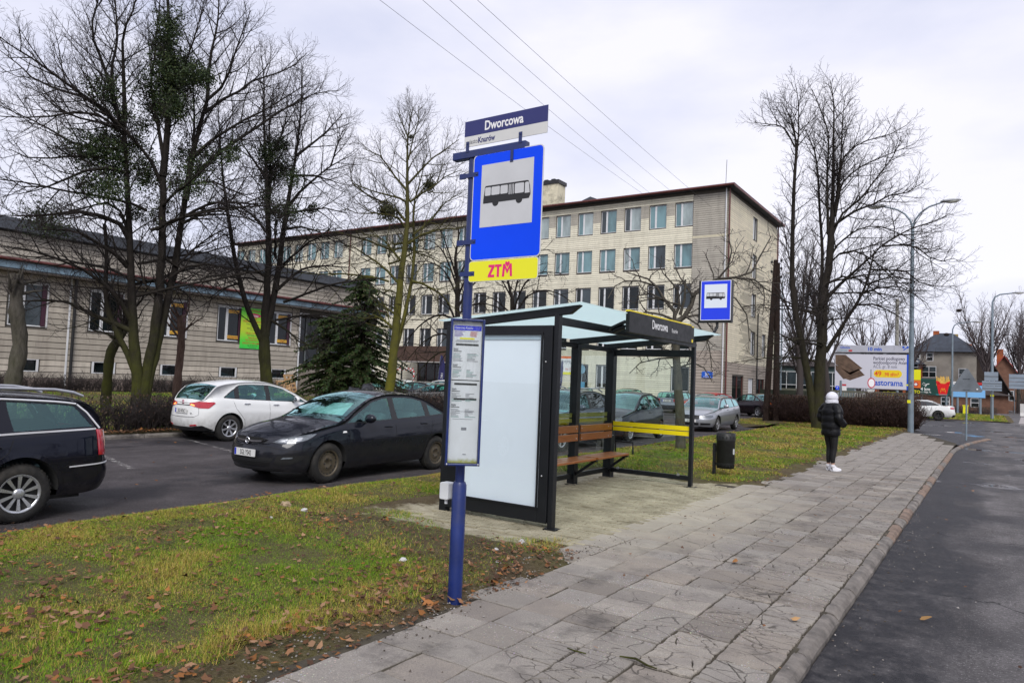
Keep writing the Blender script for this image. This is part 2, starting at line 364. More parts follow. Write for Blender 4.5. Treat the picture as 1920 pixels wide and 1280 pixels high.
# ---- verge between pavement and parking lot
def verge_edge(y):   # ragged pavement-side edge of the grass
    return -3.32 + .10*np.sin(y*1.9)+.06*np.sin(y*5.3+1)+.05*np.sin(y*11.)+np.where((y > 5.9) & (y < 12.9), -0.0, 0)
def verge_z(x, y):
    t = np.clip((-3.3-x)/5.1, 0, 1)
    z = .03-.02*t-.20*np.clip((t-.86)/.14, 0, 1)**1.5*np.clip((36-y)/2, 0, 1)+.022*wave(x, y, 1.)+.05*np.clip((t-.3), 0, 1)*np.clip((y-20)/10, 0, 1)
    pad = np.clip(1-np.maximum(np.abs(x+4.6)-1.25, np.abs(y-9.25)-2.95)/.55, 0, 1)    # sunk flat under the shelter floor
    z = z*(1-pad)+(-.016)*pad
    z = z-.06*np.clip((x+3.5)/.35, 0, 1)
    return z
grid('verge', np.linspace(-8.55, -3.05, 56), np.linspace(-3, 40.5, 330), verge_z, M_SOIL)
grid('verge_spur', np.linspace(-11.2, -8.5, 28), np.linspace(33.5, 41, 60), lambda x, y: .04+.03*wave(x, y, .8)-.19*np.clip((-9.0-x+(y-36)*-.35)/1.5, 0, 1), M_SOIL)
grid('lawn', np.linspace(-36.2, -17.25, 60), np.linspace(-20, 27, 120), lambda x, y: -.13+np.clip((-17.6-x)/1.2, 0, 1)*.16+np.clip((-19-x)/16, 0, 1)*.28+.03*wave(x, y, .7), M_SOIL)
# ---- pavement bed, slabs
sheet('pavement_bed', [(-3.9, -3), (-1.02, -3), (-1.02, 30.0), (-2.2, 34.8), (-3.25, 36.5), (-3.9, 36.5)], -.012, M_JOINT)
SL = .355
def rough_poly(pts, amp=.004, n=3):
    out = []
    for a, b in zip(pts, pts[1:]+pts[:1]):
        for i in range(n): t = i/n; j = amp if 0 < i else amp*1.6; out.append((a[0]+(b[0]-a[0])*t+random.uniform(-j, j), a[1]+(b[1]-a[1])*t+random.uniform(-j, j)))
    return out
def slab_prism(mb, poly, z0, z1, ch=.006, tilt=(0, 0)):
    k = len(poly); cx = sum(p[0] for p in poly)/k; cy = sum(p[1] for p in poly)/k
    zt = lambda x, y: z1+tilt[0]*(x-cx)+tilt[1]*(y-cy)
    a = [(x, y, z0) for x, y in poly]; b = [(x, y, zt(x, y)-ch) for x, y in poly]
    c = []
    for x, y in poly:
        d = math.hypot(x-cx, y-cy) or 1; c.append((x-(x-cx)/d*ch, y-(y-cy)/d*ch, zt(x, y)))
    mb.add(a+b+c, [tuple(range(2*k, 3*k))]+[(i, (i+1) % k, k+(i+1) % k, k+i) for i in range(k)]+[(k+i, k+(i+1) % k, 2*k+(i+1) % k, 2*k+i) for i in range(k)])
def cut_poly(poly, p, d):
    """split a convex outline by a line through p along d"""
    n = (-d[1], d[0]); A, B = [], []
    for a, b in zip(poly, poly[1:]+poly[:1]):
        sa = (a[0]-p[0])*n[0]+(a[1]-p[1])*n[1]; sb = (b[0]-p[0])*n[0]+(b[1]-p[1])*n[1]
        (A if sa >= 0 else B).append(a)
        if sa*sb < 0: t = sa/(sa-sb); q = (a[0]+(b[0]-a[0])*t, a[1]+(b[1]-a[1])*t); A.append(q); B.append(q)
    return A, B
def shrink(poly, g):
    cx = sum(p[0] for p in poly)/len(poly); cy = sum(p[1] for p in poly)/len(poly)
    return [(x-(x-cx)/max(.02, math.hypot(x-cx, y-cy))*g, y-(y-cy)/max(.02, math.hypot(x-cx, y-cy))*g) for x, y in poly]
def slab_mesh(cracks, chip=False):
    mb = MB(); h = SL/2-.0055; sq = [(-h, -h), (h, -h), (h, h), (-h, h)]; polys = [sq]
    for _ in range(cracks):
        polys.sort(key=lambda q: -abs(sum(q[i][0]*q[(i+1) % len(q)][1]-q[(i+1) % len(q)][0]*q[i][1] for i in range(len(q)))))
        big = polys.pop(0); a = random.gauss(0, .35) if random.random() < .72 else random.uniform(0, PI); cx = sum(p[0] for p in big)/len(big)+random.uniform(-.05, .05); cy = sum(p[1] for p in big)/len(big)+random.uniform(-.05, .05)
        A, B = cut_poly(big, (cx, cy), (math.cos(a), math.sin(a))); polys += [q for q in (A, B) if len(q) > 2]
    for q in polys:
        slab_prism(mb, rough_poly(shrink(q, .005 if cracks else 0.0), .006 if cracks else .004, 5), -.05, random.uniform(-.002, .002), .005, (random.uniform(-.012, .012), random.uniform(-.012, .012)))
    return mb.mesh('slab', M_SLAB)
whole = [slab_mesh(0) for _ in range(10)]; broken = [slab_mesh(random.choice([1, 1, 2, 3])) for _ in range(14)]; shattered = [slab_mesh(random.choice([3, 4, 5, 7])) for _ in range(12)]
pavement = tag(thing('pavement', None, None), kind='structure')
far_mb = MB(); n_slab = 0
rows = []
for j in range(-6, 98):
    for i in range(7):
        x = -1.225-SL*i; y = 1.0+SL*j+(.02*math.sin(i*3.1)+ (SL*.0 if i % 2 else 0.03))
        rows.append((y, x, i))
rows.sort(key=lambda r: (max(r[0], .5), r[2]))
for y, x, i in rows:
    if i == 6 and random.random() < (.45 if y > 4.3 else .75) and not (5.9 < y < 12.6): continue
    if y > 28.5 and x > -1.225-SL*(y-28.5)*.55: continue
    if y > 33 and i > 5: continue
    p = (.62, .34, .13, .10, .05, .04, .25)[i]; q = (.48, .2, .05, .03, .02, .02, .2)[i]
    r = random.random(); me = random.choice(shattered if r < q else broken if r < q+p*.55 else whole)
    zz = random.uniform(-.006, .004); rz = random.choice([0, PI])+random.gauss(0, .009); dx, dy = random.gauss(0, .003), random.gauss(0, .003)
    if y > .9 and n_slab < 300:
        n_slab += 1; o = link('slab', me, pavement, (x+dx, y+dy, zz), rotz=rz)
    elif y <= .9 and y < -1.2: continue
    else:
        c, s = math.cos(rz), math.sin(rz); o0 = len(far_mb.v)
        far_mb.v += [(x+dx+v.co.x*c-v.co.y*s, y+dy+v.co.x*s+v.co.y*c, zz+v.co.z) for v in me.vertices]
        for f in me.polygons: far_mb.f.append(tuple(k+o0 for k in f.vertices)); far_mb.mi.append(0); far_mb.sm.append(False)
tag(far_mb.build('far_slabs', M_SLAB, pavement), kind='stuff')
# ---- kerb stones
kerb = tag(thing('kerb', None, None), kind='structure')
def kerb_mesh(L):
    mb = MB(); n = 9; h = .05
    prof = [(-h, -.2), (h, -.2), (h, -.045), (h-.03, -.012), (h-.055, -.002), (-h, .0)]
    vs = []
    for k in range(n):
        yy = -L/2+L*k/(n-1); e = .012 if k in (0, n-1) else 0
        vs += [(px+random.uniform(-.003, .003), yy, pz-(e if pz > -.1 else 0)+random.uniform(-.003, .003)*(pz > -.1)) for px, pz in prof]
    m = len(prof)
    fs = [(k*m+i, k*m+(i+1) % m, (k+1)*m+(i+1) % m, (k+1)*m+i) for k in range(n-1) for i in range(m)]+[tuple(range(m)), tuple(range((n-1)*m, n*m))[::-1]]
    mb.add(vs, fs); return mb
kms = [(L, kerb_mesh(L).mesh('kerb_stone', M_KERB), None) for L in (.98, .98, .98, .78, .5)]
kmr = [(L, kerb_mesh(L).mesh('kerb_stone', M_KERBR), None) for L in (.98, .98, .6)]
y = -1.5; px = -.985
while y < 35.2:
    red = (y > 7.2 and random.random() < .45); L, me, _ = random.choice(kmr if red else kms)
    a = 0
    if y > 24:  # the kerb swings right towards the junction
        t = (y-24)/11; a = -math.atan(.17*t*1.2); px = -.985+.9*t*t*1.0
    link('kerb_stone', me, kerb, (px+random.gauss(0, .004), y+L/2, random.uniform(-.012, .004)+.0), rotz=a+random.gauss(0, .006)); y += L+.020
# shelter floor: sand-dusted concrete pavers laid on the grass side
pad = tag(thing('shelter_paving', None, None), kind='structure')
pv = []
for _ in range(8):
    mb = MB(); slab_prism(mb, rough_poly([(-.092, -.043), (.092, -.043), (.092, .043), (-.092, .043)], .003, 1), -.04, 0, .006, (random.uniform(-.02, .02), random.uniform(-.03, .03))); pv.append(mb.mesh('paver', M_PAVER))
k = 0; cells = []
for iy in range(int(5.6/.102)):
    for ix in range(11):
        cells.append((6.45+iy*.102, -5.62+ix*.2+(.1 if iy % 2 else 0)))
fm = MB()
for (y, x) in cells:
    if x > -3.45: continue
    me = random.choice(pv); z = .004+random.gauss(0, .0035)
    if k < 300: link('paver', me, pad, (x, y, z), rotz=random.gauss(0, .012)); k += 1
    else:
        o0 = len(fm.v); fm.v += [(x+v.co.x, y+v.co.y, z+v.co.z) for v in me.vertices]
        for f in me.polygons: fm.f.append(tuple(q+o0 for q in f.vertices)); fm.mi.append(0); fm.sm.append(False)
tag(fm.build('far_pavers', M_PAVER, pad), kind='stuff')
# ---- lot kerb along the hedge, worn parking lines
lk = tag(thing('lot_kerb', None, None), kind='structure')
for i in range(34): link('kerb_stone', kms[i % 3][1], lk, (-17.25+random.gauss(0, .01), -8+i*1.0, -.05), rotz=random.gauss(0, .01))
def worn_paint():
    t = NT('worn_paint'); p = t.pos()
    tr = t.n('ShaderNodeBsdfTransparent'); mx = t.n('ShaderNodeMixShader')
    t.set(Base_Color=(.42, .40, .38), Roughness=.8); t.l(t.ramp(t.noise(p, 9, 6, .75), [(.50, 0.), (.60, .75)]), mx.inputs[0]); t.l(tr.outputs[0], mx.inputs[1]); t.l(t.p.outputs[0], mx.inputs[2]); t.l(mx.outputs[0], t.out.inputs[0]); return t.m
M_WORN = worn_paint()
for i, yy in enumerate((1.5, 4.0, 6.5, 9.0, 11.5, 14.0, 16.5, 19.0)):
    sheet('parking_line', [(-16.9, yy+1.2), (-16.9, yy+1.32), (-12.2, yy+.12), (-12.2, yy)], LOTZ+.004, M_WORN)
# traffic islands and verges at the junction
island = grid('traffic_island', np.linspace(-7.5, 1.4, 30), np.linspace(62.0, 86, 40), lambda x, y: -.02+.05*wave(x, y, .6)-.3*np.clip((np.abs(x+3.0)-4.2+(y-62)*-.03)/.4, 0, 1), M_SOIL)
sheet('side_path', [(1.6, 62), (9, 62), (5, 86), (2.4, 86)], ROADZ+.004, mat('side_path_paving', (.32, .29, .28), .85, 0, .2, .8, world=True))
# ------------------------------------------------------------------ bus stop post with signs
M_BLUEP = mat('blue_paint', (.003, .017, .120), .4, 0, .18, 5., .12, 40, dirt=((.02, .03, .09), .6, 9.), coat=.15)
M_NAVY = plain('navy_film', (.018, .022, .135), .35)
M_SIGNB = mat('sign_blue', (.0, .062, .86), .45, 0, .05, 2., 0, spec=.2)
M_SIGNW = mat('sign_white', (.62, .62, .60), .4, 0, .07, 3., 0)
M_SIGNG = mat('sign_grey', (.55, .56, .57), .45, 0, .06, 4., 0)
M_ALU = mat('aluminium', (.55, .56, .58), .35, .9, .08, 8.)
M_YEL = plain('sign_yellow', (.80, .78, .01), .4)
M_MAG = plain('sign_magenta', (.72, .012, .16), .4)
M_BLACK = plain('sign_black', (.012, .012, .012), .45)
M_WHT = plain('print_white', (.80, .80, .80), .45)
M_WPL = mat('white_plastic', (.62, .64, .65), .45, 0, .06, 6.)
def rrect(w, h, r, n=5):
    out = []
    for cx, cy, a0 in ((w-r, r, -PI/2), (w-r, h-r, 0), (r, h-r, PI/2), (r, r, PI)):
        for k in range(n+1): a = a0+PI/2*k/n; out.append((cx+r*math.cos(a), cy+r*math.sin(a)))
    return out
def bus_picto(parent, o, ux, uy, s, n_off=.0016, mirror=False):
    """bus pictogram about 1 wide; s = width"""
    ux, uy = Vector(ux), Vector(uy); n = ux.cross(uy); o = Vector(o)
    P = lambda pts: [(x*s, y*s) for x, y in pts]
    body = [(0, .03), (.0, .10), (.015, .20), (.03, .33), (.05, .345), (.93, .345), (.955, .335), (.985, .25), (1, .13), (1, .09), (.985, .06), (.97, .03)]
    mb = MB(); mb.prism(P(body), o+n*n_off, ux, uy, .0012)
    for cx in (.27, .77): mb.prism(P([(cx+.068*math.cos(a*PI/12), .03+.068*math.sin(a*PI/12)) for a in range(24)]), o+n*(n_off-.0002), ux, uy, .0011)
    mb.build('pictogram', M_BLACK, parent)
    wb = MB()
    for x0, x1, y0, y1 in ((.035, .16, .165, .315), (.175, .355, .165, .315), (.37, .525, .165, .315), (.675, .865, .14, .315)):
        wb.prism([(x*s, y*s) for x, y in [(a+x0, b+y0) for a, b in rrect(x1-x0, y1-y0, .018, 2)]], o+n*(n_off+.0012), ux, uy, .0006)
    wb.prism(P([(.885, .125), (.985, .125), (.965, .30), (.95, .315), (.90, .315), (.885, .30)]), o+n*(n_off+.0012), ux, uy, .0006)
    for x0 in (.548, .573, .608, .64): wb.prism(P([(x0, .14), (x0+.014, .14), (x0+.014, .315), (x0, .315)]), o+n*(n_off+.0012), ux, uy, .0006)
    wb.build('pictogram_windows', M_SIGNG, parent)
st = thing('bus_stop_post', 'tall blue bus stop post with name plate, bus sign and timetable', 'bus stop sign', (0, 0, 0))
PX, PY = -3.272, 4.21
MB().tube([(PX, PY, -.2), (PX, PY, .85), (PX, PY, .875)], [.053, .053, .042], 24).build('lower_pole', M_BLUEP, st)
MB().tube([(PX, PY, .8), (PX, PY, 3.31)], .035, 24).build('upper_pole', M_BLUEP, st)
MB().bb((-3.445, PY-.045, 3.305), (-2.775, PY+.015, 3.365)).build('cross_arm', M_BLUEP, st, bevel=.006)
F = PY-.05   # front plane of the signs
X, Z = (1, 0, 0), (0, 0, 1)
npl = MB().prism([(0, 0), (.74, 0), (.74, .2), (0, .2)], (-3.335, F+.012, 3.39), X, Z, .004).build('name_plate', M_ALU, st)
MB().prism([(0, 0), (.74, 0), (.74, .118), (0, .118)], (-3.335, F+.0075, 3.472), X, Z, .0008).build('navy_band', M_NAVY, npl)
MB().prism([(0, 0), (.74, 0), (.74, .081), (0, .081)], (-3.335, F+.0075, 3.3905), X, Z, .0008).build('white_band', M_SIGNW, npl)
text('lettering', 'Dworcowa', .098, M_WHT, npl, (-2.975, F+.006, 3.498), X, Z, 'CENTER', .0022, .78)
text('lettering', 'miasto:', .05, plain('grey_print', (.12, .12, .14), .5), npl, (-3.315, F+.006, 3.412), X, Z, 'LEFT', 0, .8)
text('lettering', 'Knurów', .060, M_NAVY, npl, (-3.205, F+.006, 3.410), X, Z, 'LEFT', .0016, .78)
for x in (-2.82, -3.3): MB().bb((x-.014, F+.0015, 3.35), (x+.014, F+.006, 3.43)).sphere((x, F+.002, 3.415), .007, 8, 6).build('bracket', M_BLUEP, st)
bs = MB().prism(rrect(.62, .80, .035), (-3.235, F+.012, 2.515), X, Z, .006).build('bus_sign', M_SIGNW, st)
MB().prism(rrect(.606, .786, .03), (-3.228, F+.006, 2.522), X, Z, .0008).build('blue_field', M_SIGNB, bs)
MB().prism([(0, 0), (.46, 0), (.46, .47), (0, .47)], (-3.155, F+.0050, 2.76), X, Z, .0008).build('grey_field', M_SIGNG, bs)
bus_picto(bs, (-3.13, F+.0042, 2.925), X, Z, .415, .0)
zt = MB().prism(rrect(.61, .155, .022), (-3.24, F+.012, 2.357), X, Z, .005).build('operator_plate', M_SIGNW, st)
MB().prism(rrect(.602, .147, .019), (-3.236, F+.007, 2.361), X, Z, .0008).build('yellow_field', M_YEL, zt)
def glyph(parent, polys, o, s):
    mb = MB()
    for p in polys: mb.prism([(x*s, y*s) for x, y in p], o, X, Z, .0012)
    return mb.build('lettering', M_MAG, parent)
s0 = .092
glyph(zt, [[(0, 0), (.62, 0), (.62, .2), (.28, .2), (.62, .82), (.62, 1), (.03, 1), (.03, .8), (.34, .8), (0, .18)],
           [(.86, 0), (1.08, 0), (1.08, .8), (1.3, .8), (1.3, 1), (.66, 1), (.66, .8), (.86, .8)],
           [(1.36, 0), (1.58, 0), (1.62, .62), (1.64, .62), (1.85, .2), (2.06, .62), (2.08, .62), (2.12, 0), (2.33, 0), (2.26, 1), (2.08, 1), (1.85, .55), (1.62, 1), (1.44, 1)],
           [(1.85, .72), (2.06, 1.0), (2.06, 1.14), (1.96, 1.2), (1.85, 1.1), (1.74, 1.2), (1.64, 1.14), (1.64, 1.0)]], (-3.235+.175, F+.0061, 2.385), s0)
for z, w in ((3.17, 1), (2.66, 1), (2.42, 0)):
    b = MB().bb((PX-.05, F+.004, z-.017), (PX+.085, F+.012, z+.017)).sphere((PX+.07, F+.004, z), .008, 8, 6)
    if w: b.bb((PX-.095, PY-.045, z-.02), (PX-.04, PY-.030, z+.02))
    b.lathe([(.038, -.017), (.039, .017)], 18, (PX, PY, z)).build('clamp', M_BLUEP, st)
MB().bb((-2.90, F+.0, 3.22), (-2.874, F+.004, 3.31)).sphere((-2.887, F, 3.24), .006, 8, 6).build('hanger', M_BLUEP, st)
# timetable case, turned towards the kerb
CX, CY = -3.185, 4.115
tc = MB(); TX0, TX1, TZ0, TZ1, TY = -.125, .125, 1.01, 2.075, -.035
tc.bb((TX0, TY, TZ0), (TX0+.016, TY+.065, TZ1)).bb((TX1-.016, TY, TZ0), (TX1, TY+.065, TZ1)).bb((TX0+.016, TY, TZ0), (TX1-.016, TY+.065, TZ0+.016)).bb((TX0+.016, TY, TZ1-.016), (TX1-.016, TY+.065, TZ1)).bb((TX0+.016, TY+.045, TZ0+.016), (TX1-.016, TY+.065, TZ1-.016))
case = tc.build('timetable_case', M_BLUEP, st, bevel=.004); case.location = (CX, CY, 0); case.rotation_euler = (0, 0, R(43))
def paper_mat():
    t = NT('timetable_paper'); p = t.pos(); n = t.noise(p, 9, 5, .6); sx = t.n('ShaderNodeSeparateXYZ'); t.l(p, sx.inputs[0])
    low = t.ramp(t.math('ADD', sx.outputs['Z'], t.math('MULTIPLY', t.math('SUBTRACT', t.noise(p, 28, 4), .5), .05)), [(0., 0.), (1., 1.)])
    c = t.mix(t.ramp(n, [(.35, 0.), (.7, .5)]), (.66, .66, .68), (.56, .55, .55))
    nd = t.n('ShaderNodeMapRange'); nd.inputs[1].default_value = 1.035; nd.inputs[2].default_value = 1.065
    t.l(t.math('ADD', sx.outputs['Z'], t.math('MULTIPLY', t.math('SUBTRACT', t.noise(p, 30, 4), .5), .05)), nd.inputs[0])
    c = t.mix(nd.outputs[0], (.30, .30, .08), c); t.set(Base_Color=c, Roughness=.7); return t.m
pap = MB().bb((TX0+.018, TY+.040, TZ0+.018), (TX1-.018, TY+.044, TZ1-.018)).build('timetable', paper_mat(), case)
yp = TY+.0385
def strip(mb, x0, x1, z, h): mb.bb((TX0+.018+x0*.214, yp-.0006, z-h/2), (TX0+.018+x1*.214, yp, z+h/2))
hb = MB(); strip(hb, .04, .98, 2.01, .035); hb.build('print', plain('print_blue', (.03, .04, .55), .6), case)
text('lettering', 'Dworcowa Knurów', .020, M_WHT, case, (TX0+.035, yp-.0012, 2.004), X, Z, 'LEFT', 0, .8)
bk, rd, vi, ye, gy, gn = MB(), MB(), MB(), MB(), MB(), MB()
for k in range(5): strip(rd, .58+.03*random.random(), .8+.12*random.random(), 1.985-.008*k-.002, .003); strip(vi, .06, .3+.12*random.random(), 1.985-.009*k, .003)
strip(ye, .25, .75, 1.933, .012); strip(gy, .14, .9, 1.918, .004); strip(gy, .1, .85, 1.909, .003)
for z in (1.888, 1.60, 1.49): strip(bk, .12, .9, z, .014)
strip(bk, .02, .98, 1.628, .006)
for zc in (1.862, 1.745, 1.57, 1.455):
    for q in range(10): strip(gy, .05+.016*q, .05+.016*q+.012, zc-.012+random.random()*.006, .010+.008*random.random())
    strip(bk, .05, .33, zc-.024, .004)
    for q in range(7):
        m = random.choice([gy, gy, gn]); strip(m, .05, .2+.2*random.random(), zc-.04-q*.009, .0028); strip(m, .52, .62+.3*random.random(), zc-.04-q*.009, .0028)
strip(gy, .42, .6, 1.275, .02); strip(gy, .2, .85, 1.40, .002); strip(gy, .12, .8, 1.345, .002); strip(gy, .5, .62, 1.09, .006)
for m, c in ((bk, (.03, .03, .03)), (rd, (.5, .06, .06)), (vi, (.2, .12, .45)), (ye, (.75, .7, .02)), (gy, (.20, .20, .22)), (gn, (.12, .3, .26))): tag(m.build('print', plain('print_%d_%d' % (int(1000*c[0]), int(1000*c[1])), c, .6), case), kind='stuff')
MB().bb((TX0+.016, TY+.006, TZ0+.016), (TX1-.016, TY+.010, TZ1-.016)).build('case_glass', glass_mat('clear_sheet', (.96, .98, .98), .55), case)
for x in (TX0+.012, TX1-.012): MB().sphere((x, TY-.001, TZ0+.012), .007, 8, 6).build('lock', M_ALU, case)
bx = MB().prism(rrect(.082, .125, .012, 3), (-3.425, PY+.03, .735), X, Z, .075).build('meter_box', M_WPL, st, bevel=.004)
MB().tube([(-3.385, PY-.01, .735), (-3.385, PY-.01, .70)], .012, 10).build('cable_gland', M_WPL, bx)

# ------------------------------------------------------------------ bus shelter
M_ANTH = mat('anthracite_steel', (.0065, .0078, .0098), .45, 0, .2, 3., .06, 60, spec=.35)
M_GLASS = glass_mat('shelter_glass', (.90, .95, .93), .8)
def frosted():
    t = NT('roof_glass'); t.set(Base_Color=(.66, .80, .80), Roughness=.25, Specular_IOR_Level=.6)
    tr = t.n('ShaderNodeBsdfTranslucent'); tr.inputs[0].default_value = (.88, .99, .985, 1)
    mx = t.n('ShaderNodeMixShader'); mx.inputs[0].default_value = .72
    t.l(t.p.outputs[0], mx.inputs[1]); t.l(tr.outputs[0], mx.inputs[2]); t.l(mx.outputs[0], t.out.inputs[0]); return t.m
M_ROOFG = frosted()
def wood_mat(name, a, b):
    t = NT(name); p = t.mapping(t.obj(), (6, .9, 14)); n = t.noise(p, 6, 7, .65); n2 = t.noise(p, 30, 3, .6)
    c = t.mix(t.ramp(n, [(.3, 0.), (.7, 1.)]), a, b); c = t.mix(t.ramp(n2, [(.5, 0.), (.7, .5)]), c, tuple(x*.5 for x in a))
    t.set(Base_Color=c, Roughness=.38, Coat_Weight=.25); t.bump(n, .2, .004); return t.m
M_BENCH = wood_mat('varnished_bench_wood', (.25, .070, .012), (.42, .145, .030))
M_LIT = mat('blank_poster', (.80, .845, .875), .5, 0, .03, 1.2)
M_BRY = plain('bright_yellow', (.86, .68, .0), .45)
sh = thing('bus_shelter', 'black steel bus shelter with blank white advert panel and glass roof', 'bus shelter')
XR, XF = -5.60, -4.10; Y0, Y1 = 6.92, 11.44; YM = 10.15
def post(x, y, top, w=.085, d=.085, lean=0): return MB().bb((x-w/2, y-d/2, -.04), (x+w/2, y+d/2, top)).build('post', M_ANTH, sh, bevel=.006)
post(-4.065, Y0, 2.40, .06, .085); post(XF, Y1, 2.40, .06, .085)
post(XR, Y0, 2.28, .10, .10); post(XR, YM, 2.28, .13, .13); post(XR, Y1, 2.28, .15, .15)
for x, y in ((-4.065, Y0), (XF, Y1), (XR, YM), (XR, Y1)): MB().bb((x-.09, y-.07, -.006), (x+.09, y+.07, .006)).build('foot_plate', M_ANTH, sh)
def roof_z(x): return 2.335+(x-XR)*(.155/(1.83))
# gable beams rise towards the kerb and stick out past the posts
for y in (Y0, YM, Y1):
    e = -3.78; zo = .05 if y == Y0 else 0
    MB().prism([(-5.72, roof_z(-5.72)-.085), (-3.90, roof_z(-3.9)-.075), (e, roof_z(e)+.0), (e, roof_z(e)+.014), (-5.72, roof_z(-5.72)+.012)], (0, y+.035, 0), (1, 0, 0), (0, 0, 1), .07).build('roof_beam', M_ANTH, sh, bevel=.004)
MB().bb((XR-.045, Y0+.06, 2.20), (XR+.045, Y1-.07, 2.275)).build('rear_beam', M_ANTH, sh, bevel=.004)
MB().bar((-4.09, Y0+.05, 2.335), (-4.09, Y1-.05, 2.335), .05, .09).build('front_beam', M_ANTH, sh, bevel=.004)
MB().bb((XR+.06, Y1-.03, 2.13), (XF-.03, Y1+.03, 2.245)).build('end_beam', M_ANTH, sh, bevel=.004)
for ya, yb in ((Y0-.10, YM-.015), (YM+.015, Y1+.24)):
    MB().add([(-5.74, ya, roof_z(-5.74)+.02), (-3.73, ya, roof_z(-3.73)+.022), (-3.73, yb, roof_z(-3.73)+.022), (-5.74, yb, roof_z(-5.74)+.02),
              (-5.74, ya, roof_z(-5.74)+.032), (-3.73, ya, roof_z(-3.73)+.034), (-3.73, yb, roof_z(-3.73)+.034), (-5.74, yb, roof_z(-5.74)+.032)],
             [(0,3,2,1),(4,5,6,7),(0,1,5,4),(1,2,6,5),(2,3,7,6),(3,0,4,7)]).build('roof_pane', M_ROOFG, sh)
# advert panel in the end wall
ad = MB(); ax0, ax1, az0, az1, ay = -5.55, -4.10, .06, 2.275, Y0
ad.bb((ax0, ay-.06, az0), (ax0+.17, ay+.06, az1)).bb((ax1-.12, ay-.06, az0), (ax1, ay+.06, az1)).bb((ax0+.17, ay-.06, az0), (ax1-.12, ay+.06, az0+.15)).bb((ax0+.17, ay-.06, az1-.09), (ax1-.12, ay+.06, az1))
adp = ad.build('advert_frame', M_ANTH, sh, bevel=.006)
ir = MB()
for a, b in (((-5.385, .205), (-5.36, 2.19)), ((-4.245, .205), (-4.22, 2.19)), ((-5.36, .205), (-4.245, .23)), ((-5.36, 2.165), (-4.245, 2.19))): ir.bb((a[0], ay-.072, a[1]), (b[0], ay-.058, b[1]))
ir.build('door_frame', M_ANTH, adp, bevel=.003)
MB().bb((-5.37, ay-.03, .22), (-4.235, ay+.03, 2.18)).build('poster', M_LIT, adp)
MB().bb((-5.36, ay-.045, 2.115), (-4.245, ay-.031, 2.165)).build('top_strip', mat('poster_edge', (.42, .52, .57), .5, 0, .04), adp)
MB().bb((-5.362, ay-.064, .228), (-4.243, ay-.060, 2.167)).build('panel_glass', glass_mat('panel_sheet', (.97, .99, 1.), .7), adp)
for z in (.58, 1.86): MB().sphere((-4.175, ay-.062, z), .011, 10, 6).build('lock', M_ALU, adp)
# rear and end glazing
MB().bb((XR-.005, Y0+.07, .18), (XR+.005, YM-.07, 2.19)).build('rear_pane', M_GLASS, sh)
MB().bb((XR-.005, YM+.07, .18), (XR+.005, Y1-.07, 2.19)).build('rear_pane', M_GLASS, sh)
MB().bb((XR+.07, Y1-.005, .18), (XF-.04, Y1+.005, 2.12)).build('end_pane', M_GLASS, sh)
MB().bb((XR-.03, Y0+.06, .10), (XR+.03, Y1-.07, .175)).build('bottom_rail', M_ANTH, sh, bevel=.004)
MB().bb((XR+.07, Y1-.03, .10), (XF-.03, Y1+.03, .175)).build('bottom_rail', M_ANTH, sh, bevel=.004)
for z0, z1 in ((.825, .895), (.91, .985)): MB().bb((XR+.07, Y1-.0095, z0), (XF-.035, Y1-.006, z1)).build('warning_stripe', M_BRY, sh)
for z0, z1 in ((.99, 1.05), (1.07, 1.14)): MB().bb((XR-.0095, Y0+.4, z0), (XR-.006, Y1-.09, z1)).build('warning_stripe', mat('faded_yellow_film', (.34, .30, .06), .6), sh)
for x in (XR+.2, XF-.2): MB().bb((x-.02, Y1-.045, .165), (x+.02, Y1-.02, .20)).build('glass_clip', M_ALU, sh)
# bench: four seat planks and two pairs of back boards
for ya, yb in ((7.02, YM-.04), (YM+.04, 11.34)):
    for k in range(3): MB().bb((-5.52+k*.125, ya, .425), (-5.41+k*.125, yb, .46)).build('seat_plank', M_BENCH, sh, bevel=.006)
    for z in (.70, .835): MB().bb((-5.535, ya+.03, z), (-5.505, yb+.02, z+.115)).build('back_plank', M_BENCH, sh, bevel=.006)
for y in (7.12, YM, 11.30):
    MB().bar((XR+.04, y, .40), (-5.16, y, .41), .05, .03).bar((XR+.05, y, .16), (-5.22, y, .395), .04, .04).build('bench_bracket', M_ANTH, sh)
    for z in (.74, .90):
        if y > 8: MB().sphere((-5.503, y-.09, z), .009, 8, 6).sphere((-5.503, y+.09, z), .009, 8, 6).build('bolt', M_ALU, sh)
MB().tube([(-5.46, 11.42, .46), (-5.46, 11.42, .64), (-5.13, 11.42, .64), (-5.13, 11.42, .44)], .017, 8).build('armrest', M_ANTH, sh)
# name board on the roof edge
fx, fy0, fy1, fz0, fz1 = -3.70, 8.02, 10.32, 2.285, 2.545
fb = MB().bb((fx-.05, fy0, fz0), (fx, fy1, fz1)).build('name_board', mat('board_black', (.009, .010, .011), .45, 0, .1, 4, spec=.3), sh, bevel=.003)
MB().bb((fx-.054, fy0, fz1), (fx+.003, fy1-.13, fz1+.016)).build('yellow_edge', M_BRY, fb)
text('lettering', 'Dworcowa', .165, M_WHT, fb, (fx+.0015, 9.0, 2.385), (0, 1, 0), (0, 0, 1), 'CENTER', .002, .72)
text('lettering', 'Knurów', .085, plain('board_grey', (.6, .6, .6), .5), fb, (fx+.0015, 9.42, 2.385), (0, 1, 0), (0, 0, 1), 'LEFT', .001, .8)
MB().bb((fx, fy1-.10, 2.30), (fx+.002, fy1-.05, 2.345)).build('emblem', M_BRY, fb)
MB().bb((fx, fy1-.10, 2.525), (fx+.002, fy1-.02, 2.54)).build('emblem', M_BRY, fb)
